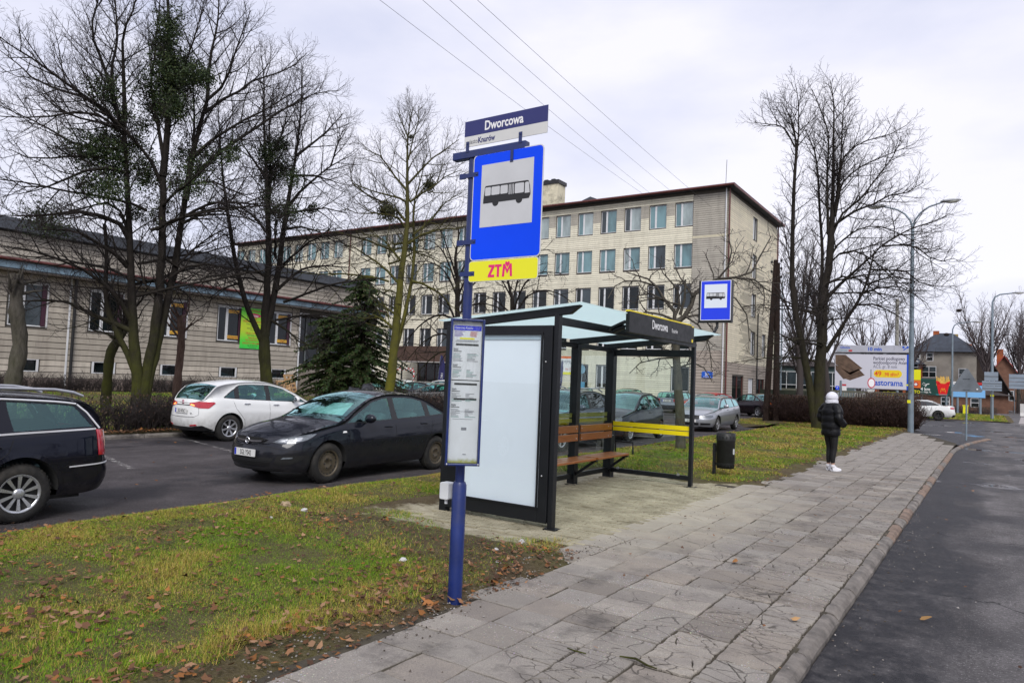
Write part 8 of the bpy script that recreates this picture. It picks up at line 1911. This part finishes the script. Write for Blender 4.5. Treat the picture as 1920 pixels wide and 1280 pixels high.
# far bare trees
def far_tree(label, x, y, h, w, seed, m=M_TWIGF, stems=3, dense=1., nests=()):
    rnd = random.Random(seed); t = thing('bare_tree', label, 'tree', (x, y, -.2)); tb, tw = Tubes(), Tubes(); trunk = MB()
    o = dict(space=(.5/dense, .42/dense, .5/dense), start=(.1, .15, .2), len=(.6, 1.3, 2.6), ang=(22, 50), rad=(.012, .018, .05), trop=(.12, .16, .2), jit=(.12, .12, .1), tip=.009)
    q, rs = shoot(rnd, (0, 0, 0), (0, 0, 1), h*.34, .26, 6, .0, .04, .2); trunk.tube(q, rs, 10); trunk.build('trunk', m, t)
    for k in range(stems*2):
        a = 2*PI*k/(stems*2)+rnd.uniform(-.4, .4); an = R(rnd.uniform(8, 42)); L = h*.66*rnd.uniform(.75, 1.02)*(1 if an < .5 else .8)
        p, r = shoot(rnd, q[-1] if k % 2 else q[-2], (math.sin(an)*math.cos(a)*w, math.sin(an)*math.sin(a)*w, math.cos(an)), L, .12, 12, .09, .07, .012); tb.add(p, r, 6); sprout(rnd, tb, tw, p, r, 2, o)
    link('branches', tb.mesh('branches', m), t); link('twigs', tw.mesh('twigs', m), t)
    for nx, nz in nests: MB().sphere((nx, 0, nz), (.32, .32, .22), 8, 6).build('nest', M_TWIG, t)
far_tree('wide bare tree with two crow nests above the red-roofed house', -.1, 104, 16.5, 1.2, 61, stems=5, dense=1.3, nests=((-4.6, 9.6), (-3.3, 12.6)))
far_tree('thin bare tree at the right edge behind the direction plates', 3.0, 118, 15.5, .7, 62, stems=4, dense=1.4)
far_tree('narrow bare tree at the far right edge', 4.6, 112, 15, .8, 63, stems=4, dense=1.3)
far_tree('thin upright bare tree between the office block and the lime tree', -11.8, 56, 15.5, .45, 64, M_TWIGG, 3, 1.5)
far_tree('second upright bare tree just right of the leaning wooden pole', -10.2, 58, 12.8, .6, 65, M_TWIGG, 3, 1.3)
far_tree('bare tree behind the billboard left half', -10.8, 84, 12.5, .9, 66, stems=4)
far_tree('bare tree behind the grey concrete pole', -7.9, 92, 13.0, .9, 67, stems=4)
far_tree('bushy bare tree behind the teal hall', -19.5, 92, 10.5, 1.1, 68, stems=4)
far_tree('bare tree filling the gap right of the office block', -15.2, 72, 9.5, 1.1, 69, M_TWIGG, 4, 1.2)
def wood(name, label, boxes, cols, n, seed):
    npr = np.random.default_rng(seed); tw = Tubes(); rnd = random.Random(seed)
    for x0, x1, y0, y1, h in boxes:
        for _ in range(int(n*(x1-x0))):
            p = (rnd.uniform(x0, x1), rnd.uniform(y0, y1), -.2); q, rs = shoot(rnd, p, (rnd.gauss(0, .12), 0, 1), h*rnd.uniform(.5, 1.1), .07, 6, .05, .10, .02); tw.add(q, rs, 3)
            for _k in range(9): i = rnd.randint(1, 5); q2, r2 = shoot(rnd, q[i], side_dir(rnd, (0, 0, 1), R(rnd.uniform(20, 60)), rnd.uniform(0, 6.3)), h*rnd.uniform(.1, .3), .03, 4, .12, .12, .012); tw.add(q2, r2, 3)
    o = link(name, tw.mesh(name, cols)); tag(o, label, None, None, 'stuff')
wood('far_wood', 'distant leafless trees and scrub along the horizon', [(4, 30, 135, 190, 12), (-40, 8, 150, 210, 11), (-16.5, -12.0, 88, 105, 5.5), (3.5, 9, 108, 120, 4.5)], M_TWIGF, 7, 71)
ev = [(.03, .04, .016), (.04, .05, .02), (.025, .03, .015)]
wood('unseen_roadside_wood', 'unseen leafless trees added across the road for dark reflections', [(17, 23, -30, 55, 8)], M_TWIGF, 45, 75)  # out of view, added so car sides reflect dark trees instead of sky
hedge('evergreen_shrubs', 'green shrubs and scrub beneath the trees at the right edge', (2.5, 106, -.2), (9.5, 108, -.2), 3., 3.0, 500, ev, M_TWIGF, 72, 14000)
hedge('low_shrubs', 'low mixed shrubs before the brick shed', (-6.5, 90, -.2), (.5, 91, -.2), 1.2, .9, 300, ev+BR, M_TWIGF, 73, 6000)
# bags by the spruce
tb_ = thing('tarpaulin_heap', 'crumpled black tarpaulin heap behind the dark saloon roof', 'tarpaulin', (-20.7, 20.2, .12)); npr = np.random.default_rng(4)
mb = MB().sphere((0, 0, .45), (.75, .6, .50), 26, 16).sphere((.8, .4, .3), (.6, .5, .36), 20, 12); mb.v = [tuple(np.array(v)*(1+.10*math.sin(v[0]*9+v[1]*5)+.08*math.sin(v[2]*14+v[0]*6)+.05*npr.normal())) for v in mb.v]; mb.build('tarpaulin', plain('tarp_black', (.018, .019, .023), .35), tb_)
# ------------------------------------------------------------------ small things on the ground
def stone(label, x, y, z, s, m, seed):
    npr = np.random.default_rng(seed); mb = MB().sphere((0, 0, 0), (s, s*.75, s*.6), 9, 6); mb.v = [tuple(np.array(v)*(1+.16*npr.normal())) for v in mb.v]; mb.sm = [False]*len(mb.f)
    o = mb.build('stone', m, None, (x, y, z+s*.3), rotz=npr.uniform(0, 6), weld=True); tag(o, label, 'stone')
M_STW = mat('stone_white', (.50, .49, .48), .8, 0, .2, 30); M_STB = mat('stone_tan', (.32, .24, .15), .9, 0, .25, 30)
# ------------------------------------------------------------------ person waiting on the pavement
def skin_mesh(name, joints, bones, mats, parent, sub=2, root=0, jitter=None):
    me = bpy.data.meshes.new(name); me.from_pydata([j[0] for j in joints], bones, []); me.materials.append(mats)
    o = link(name, me, parent); s = o.modifiers.new('skin', 'SKIN'); s.use_smooth_shade = True
    for k, j in enumerate(joints):
        v = me.skin_vertices[0].data[k]; r = j[1]; v.radius = r if isinstance(r, tuple) else (r, r); v.use_root = (k == root)
    if sub: b = o.modifiers.new('sub', 'SUBSURF'); b.levels = sub; b.render_levels = sub
    dg = bpy.context.evaluated_depsgraph_get(); dg.update(); me2 = bpy.data.meshes.new_from_object(o.evaluated_get(dg)); o.modifiers.clear(); o.data = me2
    for p in me2.polygons: p.use_smooth = True
    return o
M_SKIN = mat('skin', (.48, .30, .23), .55, 0, .08, 20)
M_JACK = mat('puffer_black', (.0028, .003, .0045), .5, 0, .25, 14, .25, 30, spec=.3); M_LEG = mat('leggings_black', (.003, .003, .0035), .7, 0, .2, 20); M_HOOD = mat('hood_white', (.66, .66, .72), .9, 0, .08, 18, .3, 40); M_SHOE = mat('shoe_white', (.72, .72, .75), .6, 0, .06, 20)
# local axes: +y is the way the person faces; turned towards the road ahead
pe = thing('person', 'person in black puffer jacket and white hood standing at the pavement edge', 'person', (-2.80, 16.25, .0), R(-38))
J = [((0, 0, .86), .115), ((0, -.01, 1.02), (.13, .10)), ((0, -.01, 1.20), (.15, .11)), ((0, .0, 1.33), (.12, .09)), ((0, .015, 1.41), .05), ((0, .03, 1.50), (.075, .088)), ((0, .035, 1.57), (.066, .08)),
     ((.085, .0, .80), .085), ((.085, .015, .47), .056), ((.08, -.01, .25), .045), ((.08, -.015, .08), .034), ((.09, .09, .035), .032), ((.092, .15, .028), .024),
     ((-.085, .0, .80), .085), ((-.075, .03, .47), .056), ((-.065, .01, .25), .045), ((-.06, .0, .08), .034), ((-.065, .10, .035), .032), ((-.068, .16, .028), .024),
     ((.17, .0, 1.32), .055), ((.225, -.03, 1.08), .043), ((.19, .13, .98), .036), ((.13, .20, .99), .028),
     ((-.17, .0, 1.32), .055), ((-.225, -.03, 1.08), .043), ((-.19, .13, .98), .036), ((-.13, .20, .99), .028)]
B = [(0, 1), (1, 2), (2, 3), (3, 4), (4, 5), (5, 6), (0, 7), (7, 8), (8, 9), (9, 10), (10, 11), (11, 12), (0, 13), (13, 14), (14, 15), (15, 16), (16, 17), (17, 18), (3, 19), (19, 20), (20, 21), (21, 22), (3, 23), (23, 24), (24, 25), (25, 26)]
for s, wri in ((1, 22), (-1, 26)):   # palms and five curled fingers
    p0 = len(J); J.append(((s*.085, .235, .995), (.030, .016))); B.append((wri, p0))
    for k in range(4):
        zf = 1.025-.02*k; b0 = len(J); ln = (.032, .036, .034, .028)[k]
        J += [((s*.055, .25, zf), .0085), ((s*(.055-ln), .252, zf-.004), .008), ((s*(.05-ln), .226, zf-.006), .0072)]; B += [(p0, b0), (b0, b0+1), (b0+1, b0+2)]
    b0 = len(J); J += [((s*.085, .222, 1.03), .010), ((s*.055, .215, 1.045), .0088)]; B += [(p0, b0), (b0, b0+1)]
body = skin_mesh('body', J, B, M_SKIN, pe, 2)
fc = MB().sphere((.027, .118, 1.535), .011, 10, 8).sphere((-.027, .118, 1.535), .011, 10, 8).build('eyes', M_WHT, body)
tag(MB().tube([(0, .118, 1.545), (0, .138, 1.508), (0, .12, 1.50)], [.008, .014, .008], 8).build('nose', M_SKIN, body))
MB().tube([(-.022, .115, 1.475), (0, .121, 1.473), (.022, .115, 1.475)], [.003, .006, .003], 6).build('mouth', plain('lips', (.35, .12, .11), .5), body)
# leggings
LG = [((0, 0, .90), (.135, .115)), ((.085, -.005, .80), .098), ((.087, .008, .62), .078), ((.085, .018, .47), .060), ((.08, -.012, .30), .054), ((.08, -.015, .13), .038), ((-.085, -.005, .80), .098), ((-.08, .018, .62), .078), ((-.075, .032, .47), .060), ((-.065, .008, .30), .054), ((-.06, .0, .13), .038)]
skin_mesh('leggings', LG, [(0, 1), (1, 2), (2, 3), (3, 4), (4, 5), (0, 6), (6, 7), (7, 8), (8, 9), (9, 10)], M_LEG, pe, 2)
# quilted jacket: stacked padded rings on one continuous torso, sleeves alike
def padded(rings, n=28, quilts=1.0):
    vs, fs = [], []; k = len(rings)
    for (c, rx, ry, ax) in rings:
        ax = Vector(ax).normalized(); u = ax.cross(Vector((0, 1, 0))); u = (u if u.length > .2 else ax.cross(Vector((1, 0, 0)))).normalized(); v = ax.cross(u)
        for j in range(n): t = 2*PI*j/n; vs.append(Vector(c)+u*rx*math.cos(t)+v*ry*math.sin(t))
    fs = [(i*n+j, i*n+(j+1) % n, (i+1)*n+(j+1) % n, (i+1)*n+j) for i in range(k-1) for j in range(n)]
    return vs, fs+[tuple(range(n))[::-1], tuple(range((k-1)*n, k*n))]
def quilt_rings(pts, rads, quilts, puff):
    P = [Vector(p) for p in pts]; L = along([tuple(p) for p in P]); T = L[-1]; out = []; m = quilts*6
    for i in range(m+1):
        x = T*i/m; q = max(0, min(len(P)-2, next((z for z in range(len(L)-1) if L[z+1] >= x), len(P)-2))); t = (x-L[q])/(L[q+1]-L[q])
        s = t*t*(3-2*t); rx = rads[q][0]+(rads[q+1][0]-rads[q][0])*s; ry = rads[q][1]+(rads[q+1][1]-rads[q][1])*s; b = puff*abs(math.sin(PI*quilts*i/m))**.6
        out.append((P[q].lerp(P[q+1], t), rx+b, ry+b, (P[q+1]-P[q])))
    return out
jk = MB(); n = 28
for pts, rads, ql, pf in (([(0, -.005, .735), (0, -.01, .90), (0, -.012, 1.08), (0, -.012, 1.25), (0, 0, 1.37), (0, .015, 1.43)], [(.20, .155), (.20, .155), (.195, .15), (.205, .145), (.15, .11), (.075, .07)], 5, .011),
                          ([(.12, -.005, 1.365), (.215, -.02, 1.26), (.262, -.045, 1.09), (.225, .10, .985), (.165, .18, .99)], [(.085, .085), (.09, .085), (.076, .076), (.068, .068), (.052, .052)], 5, .009),
                          ([(-.12, -.005, 1.365), (-.215, -.02, 1.26), (-.262, -.045, 1.09), (-.225, .10, .985), (-.165, .18, .99)], [(.085, .085), (.09, .085), (.076, .076), (.068, .068), (.052, .052)], 5, .009)):
    vs, fs = padded(quilt_rings(pts, rads, ql, pf), n); npr = np.random.default_rng(2); vs = [v+Vector(npr.normal(size=3)*.0022) for v in vs]; jk.add(vs, fs, 0, True)
jk.build('jacket', M_JACK, pe)
cv, cf = padded(quilt_rings([(0, .0, 1.36), (0, .012, 1.45)], [(.125, .105), (.11, .10)], 1, .015)); MB().add(cv, cf, 0, True).build('collar', M_JACK, pe)
hd = MB().sphere((0, .015, 1.53), (.108, .135, .125), 24, 16); hd.v = [(v[0]*(1+.02*math.sin(v[2]*17+v[1]*20)), v[1]-(.05 if v[1] > .115 else 0)*1, v[2]+(.02*math.sin(v[0]*30) if v[2] < 1.5 else 0)) for v in hd.v]
hd.lathe([(.12, 1.40), (.13, 1.44), (.118, 1.49)], 24, (0, .01, 0)).build('hood', M_HOOD, pe)
for s, x, y in ((1, .082, .03), (-1, -.062, .045)):
    sh_ = MB(); prof = []
    for k in range(9):
        yy = -.075+.235*k/8; w = (.034, .040, .042, .040, .042, .046, .046, .040, .022)[k]; h = (.07, .098, .105, .10, .075, .062, .054, .046, .034)[k]
        for j in range(10): a = PI*j/9; prof.append((x+w*math.cos(a), y+yy, .012+h*max(0, math.sin(a))**.7))
    sh_.add(prof, [(i*10+j, i*10+j+1, (i+1)*10+j+1, (i+1)*10+j) for i in range(8) for j in range(9)]+[tuple(range(10)), tuple(range(80, 90))[::-1]], 0, True)
    sh_.prism([(x+.047*math.cos(2*PI*q/20), y+.043+.122*math.sin(2*PI*q/20)) for q in range(20)], (0, 0, 0), (1, 0, 0), (0, 1, 0), .018).build('shoe', M_SHOE, pe)
    MB().lathe([(.042, .085), (.044, .12), (.040, .135)], 14, (x-.0, y-.045, 0)).build('sock', M_SHOE, pe)
# ------------------------------------------------------------------ grass, leaves and litter on the ground
M_GRASS = attr_mat('grass_blade', .75, spec=.25)
M_LITTER = attr_mat('leaf_litter', .85, spec=.2)
def fbm(x, y, s, seed):
    """cheap smooth noise for patches"""
    r = np.random.default_rng(seed); v = 0*x; a = 1.; f = 1./s
    for _ in range(5):
        th = r.uniform(0, 2*np.pi, 4); ph = r.uniform(0, 6.28, 4)
        for t, p in zip(th, ph): v = v+a*np.sin((x*np.cos(t)+y*np.sin(t))*f*2.2+p)/4
        a *= .62; f *= 1.93
    return v
GREEN = np.array([(.105, .225, .006), (.15, .285, .008), (.205, .30, .010), (.075, .165, .006)]); STRAW = np.array([(.42, .31, .065), (.34, .245, .05), (.46, .36, .11), (.30, .27, .03)]); BROWN = np.array([(.10, .06, .03), (.13, .08, .04)])
def blades(name, x, y, z, h, w, rng, yellow, lean=.95):
    n = len(x); a = rng.uniform(0, 2*np.pi, n); l = rng.uniform(.15, lean, n)+.25*rng.random(n); dx, dy = np.cos(a), np.sin(a); px, py = -dy, dx
    b = np.stack([x, y, z-.005], 1); d = np.stack([dx, dy, 0*dx], 1); p = np.stack([px, py, 0*px], 1); up = np.array([0, 0, 1.])
    h = h[:, None]; l = l[:, None]; w = w[:, None]
    t = b+up*h*(1-.75*l)+d*h*l*1.1
    V = np.stack([b-p*w, b+p*w, t], 1).reshape(-1, 3); F = np.arange(n*3).reshape(n, 3)
    u = rng.random(n); g = GREEN[rng.integers(0, 4, n)]; s = STRAW[rng.integers(0, 4, n)]; br = BROWN[rng.integers(0, 2, n)]
    c = np.where((u < yellow)[:, None], s, g); c = np.where((rng.random(n) < .06+.10*yellow)[:, None], br, c)*rng.uniform(.75, 1.25, (n, 1))
    o = link(name, np_mesh(name, V, F, M_GRASS, True, np.repeat(c, 3, 0))); return tag(o, kind='stuff')
def scatter(name, x0, x1, y0, y1, dens, zf, hh, ww, seed, mask=None, yel0=.38, hmul=None):
    rng = np.random.default_rng(seed); n = int((x1-x0)*(y1-y0)*dens); x = rng.uniform(x0, x1, n); y = rng.uniform(y0, y1, n)
    keep = rng.random(n) < (mask(x, y) if mask is not None else 1.0); x, y = x[keep], y[keep]; z = zf(x, y)
    cl = fbm(x, y, .55, 3); yel = np.clip(yel0+.55*fbm(x, y, 1.3, 5)+.15*cl, .03, .95)
    h = hh*np.clip(.75+.45*cl, .35, 1.6)*rng.uniform(.5, 1.35, len(x)); 
    if hmul is not None: h = h*hmul(x, y)
    return blades(name, x, y, z, h, ww*rng.uniform(.6, 1.3, len(x)), rng, yel)
def verge_mask(x, y):
    e = verge_edge(y); d = e-x-.12       # distance in from the pavement
    bare = np.clip((d+.02+.09*fbm(x, y, .5, 9))/.20, 0, 1)
    p = 1-.6*np.clip((fbm(x, y, .9, 11)-.45)*2.2, 0, 1)
    worn = np.clip(1.0-np.exp(-(((x+4.6)/1.7)**2+((y-5.7)/.85)**2))*1.0, .10, 1)   # trodden ground beside the shelter
    pad = (x > -6.35) & (x < -3.2) & (y > 6.3+.25*np.sin(x*3)) & (y < 12.5)
    lot = np.clip((x+8.62+.05*np.sin(y*7))/.15, 0, 1)
    return np.where(pad, 0.0, bare*p*worn*lot)
edge_tuft = lambda x, y: 1+1.1*np.exp(-((verge_edge(y)-x-.30)/.16)**2)*(fbm(x, y, .8, 21) > -.1)
scatter('grass', -8.6, -3.2, 1.2, 5.0, 27000, verge_z, .048, .0019, 101, verge_mask, .36, edge_tuft)
scatter('grass', -8.6, -3.2, 5.0, 10.0, 12000, verge_z, .052, .0027, 102, verge_mask, .38, edge_tuft)
scatter('grass', -8.6, -3.2, 10.0, 20.0, 4200, verge_z, .058, .0048, 103, verge_mask, .40)
scatter('grass', -8.6, -3.1, 20.0, 40.4, 1500, verge_z, .075, .0080, 104, verge_mask, .46)
scatter('grass', -11.1, -8.5, 33.6, 41, 500, lambda x, y: .02+0*x, .08, .009, 105, None, .6)
scatter('lawn_grass', -34, -17.9, 5.0, 26.5, 220, lambda x, y: np.clip((-19-x)/16, 0, 1)*.28+.02, .11, .012, 106, None, .22)
scatter('island_grass', -7.0, 1.0, 62.5, 85, 160, lambda x, y: .0+0*x, .12, .02, 107, lambda x, y: (np.abs(x+3.0)-4.0+(y-62)*-.03) < 0, .40)
# fallen leaves: lobed, curled
def leaves(name, x, y, z, s, seed, cols):
    rng = np.random.default_rng(seed); n = len(x); k = 10; th = 2*np.pi*np.arange(k)/k; rad = np.array([1., .62, .82, .60, .72, .35, .72, .60, .82, .62])
    a = rng.uniform(0, 6.28, n)[:, None]; r = s[:, None]*rad[None]*rng.uniform(.75, 1.2, (n, k)); u = r*np.cos(th); v = r*np.sin(th)*rng.uniform(.5, 1., (n, 1))
    zz = rng.uniform(-.5, 1.2, (n, 1))*(u/s[:, None])**2*s[:, None]*.5+rng.uniform(-.3, .6, (n, 1))*u+rng.uniform(-.45, .45, (n, 1))*v
    X_ = x[:, None]+u*np.cos(a)-v*np.sin(a); Y_ = y[:, None]+u*np.sin(a)+v*np.cos(a); Zl = z[:, None]+.008+np.maximum(zz-zz.min(1, keepdims=True), 0)*.8
    C = np.stack([x, y, z+.012+s*.15], 1)[:, None]; V = np.concatenate([C, np.stack([X_, Y_, Zl], -1)], 1).reshape(-1, 3)
    o = np.arange(n)[:, None]*(k+1); F = np.concatenate([np.concatenate([o, o+1+i, o+1+(i+1) % k], 1) for i in range(k)])
    c = np.array(cols)[rng.integers(0, len(cols), n)]*rng.uniform(.6, 1.3, (n, 1)); me = np_mesh(name, V, F, M_LITTER, True, np.repeat(c, k+1, 0)); return link(name, me)
LC = [(.16, .075, .035), (.20, .10, .05), (.11, .055, .03), (.26, .15, .085), (.24, .10, .03), (.085, .045, .028)]
def litter(seed, n, x0, x1, y0, y1, zf, s, w=None, name='leaf_litter'):
    rng = np.random.default_rng(seed); x = rng.uniform(x0, x1, n); y = rng.uniform(y0, y1, n)
    if w is not None: k = rng.random(n) < w(x, y); x, y = x[k], y[k]
    return tag(leaves(name, x, y, zf(x, y)+rng.uniform(0, .03, len(x)), s*rng.uniform(.5, 1.3, len(x)), seed, LC), kind='stuff')
lw = lambda x, y: np.clip(.16+.5*np.clip(fbm(x, y, .8, 31), 0, 1)+.95*np.exp(-((verge_edge(y)-x-.10)/.28)**2)*(y < 7)+.42*np.clip((3.6-y)/1.3, 0, 1)*(.4+fbm(x, y, .5, 41)), 0, 1)*np.where((x > -6.3) & (y > 6.3) & (y < 12.5), 0, 1)
litter(201, 9000, -8.5, -3.15, 1.3, 6.0, verge_z, .031, lw)
litter(202, 4200, -8.5, -3.2, 6.0, 16, verge_z, .034, lw)
litter(203, 5200, -8.6, -3.2, 16, 40, verge_z, .05, lambda x, y: np.clip(.22+.6*np.exp(-((y-37.2)/1.7)**2)+.5*np.clip((-6.5-x)/2, 0, 1), 0, 1))
litter(204, 2600, -17.9, -17.1, 2, 24, lambda x, y: 0*x-.02, .05)
litter(205, 160, -17, -8.6, 1.5, 24, lambda x, y: 0*x+LOTZ, .035)
litter(206, 90, -3.3, -1.0, 1.8, 24, lambda x, y: 0*x+.0, .022)
litter(207, 60, -.8, 3.5, 2.0, 20, lambda x, y: 0*x+ROADZ, .03)
# gravelly dirt along the ragged pavement edge
def grit(seed, n, x0, x1, y0, y1, zf, s, cols, w=None):
    rng = np.random.default_rng(seed); x = rng.uniform(x0, x1, n); y = rng.uniform(y0, y1, n)
    if w is not None: k = rng.random(n) < w(x, y); x, y = x[k], y[k]
    n = len(x); r = s*rng.uniform(.4, 1.4, n); c = np.stack([x, y, zf(x, y)+r*.25], 1); D = np.array([(1, 0, 0), (-1, 0, 0), (0, 1, 0), (0, -1, 0), (0, 0, .8), (0, 0, -.8)], float)
    V = (c[:, None]+D[None]*r[:, None, None]*rng.uniform(.6, 1.3, (n, 6, 1))).reshape(-1, 3); o = np.arange(n)[:, None]*6; T = [(0, 2, 4), (2, 1, 4), (1, 3, 4), (3, 0, 4), (2, 0, 5), (1, 2, 5), (3, 1, 5), (0, 3, 5)]
    F = np.concatenate([np.concatenate([o+a, o+b, o+c_], 1) for a, b, c_ in T]); col = np.array(cols)[rng.integers(0, len(cols), n)]*rng.uniform(.7, 1.2, (n, 1))
    return tag(link('gravel', np_mesh('gravel', V, F, M_LITTER, False, np.repeat(col, 6, 0))), kind='stuff')
GC = [(.20, .175, .15), (.12, .10, .085), (.24, .22, .20), (.08, .065, .05), (.30, .28, .26)]
grit(301, 5200, -4.2, -2.7, 1.2, 7., lambda x, y: np.where(x > -3.4, 0., verge_z(x, y)), .008, GC, lambda x, y: np.exp(-((x-verge_edge(y)-.02)/.16)**2))
grit(302, 800, -.93, .5, 2., 12., lambda x, y: 0*x+ROADZ, .008, GC, lambda x, y: np.exp(-((x+.85)/.25)**2)+.05)
grit(303, 900, -3.3, -1., 2., 10., lambda x, y: 0*x-.004, .006, GC)
stone('pale stone on the grass left of the blue post base', -4.26, 4.72, verge_z(-4.26, 4.72), .04, M_STW, 1)
stone('grey-white stone lying far back on the verge before the dark saloon', -6.55, 5.55, verge_z(-6.55, 5.55), .045, M_STW, 2)
stone('flat white stone beside the grey-white stone on the verge', -6.5, 5.05, verge_z(-6.5, 5.05), .026, M_STW, 4)
stone('tan clod of earth on the verge near the white stones', -6.95, 5.6, verge_z(-6.95, 5.6), .07, M_STB, 5)
stone('small white stone behind the blue post in the grass', -3.88, 5.6, verge_z(-3.88, 5.6), .022, M_STW, 6)
stone('white rubble piece right of the blue post near the ad panel', -3.62, 5.25, verge_z(-3.62, 5.25), .022, M_STW, 7)
stone('broken pale brick on the sand in front of the ad panel', -3.95, 6.15, verge_z(-3.95, 6.15), .035, M_STW, 8)
def one_leaf(label, x, y, z, s, seed, col):
    o = leaves('fallen_leaf', np.array([0.]), np.array([0.]), np.array([0.]), np.array([s]), seed, [col]); o.location = (x, y, z); tag(o, label, 'leaf')
one_leaf('big orange-brown maple leaf at the pavement edge below the blue post', -3.32, 3.98, .01, .075, 1, (.36, .15, .05))
one_leaf('curled brown leaf in the middle of the pavement past the shelter', -2.0, 6.85, .006, .06, 2, (.26, .12, .04))
one_leaf('tan leaf on the kerbside slabs near the rusty kerb stones', -1.16, 5.45, .01, .05, 3, (.34, .20, .09))
one_leaf('yellow-brown leaf lying on the wet road by the kerb', -.42, 6.4, ROADZ+.006, .06, 4, (.36, .21, .08))
tag(MB().tube([(-1.85, 4.02, .012), (-1.75, 4.03, .02), (-1.66, 4.0, .012), (-1.6, 3.99, .012)], [.004, .007, .006, .003], 6).build('twig', M_BARK), 'dark fallen twig on the slabs near the kerb', 'twig')
tag(MB().tube([(-2.16, 3.93, .012), (-2.1, 3.91, .016), (-2.03, 3.93, .01)], [.003, .005, .003], 6).build('twig', M_BARK), 'short fallen twig on the slabs right of the blue post', 'twig')
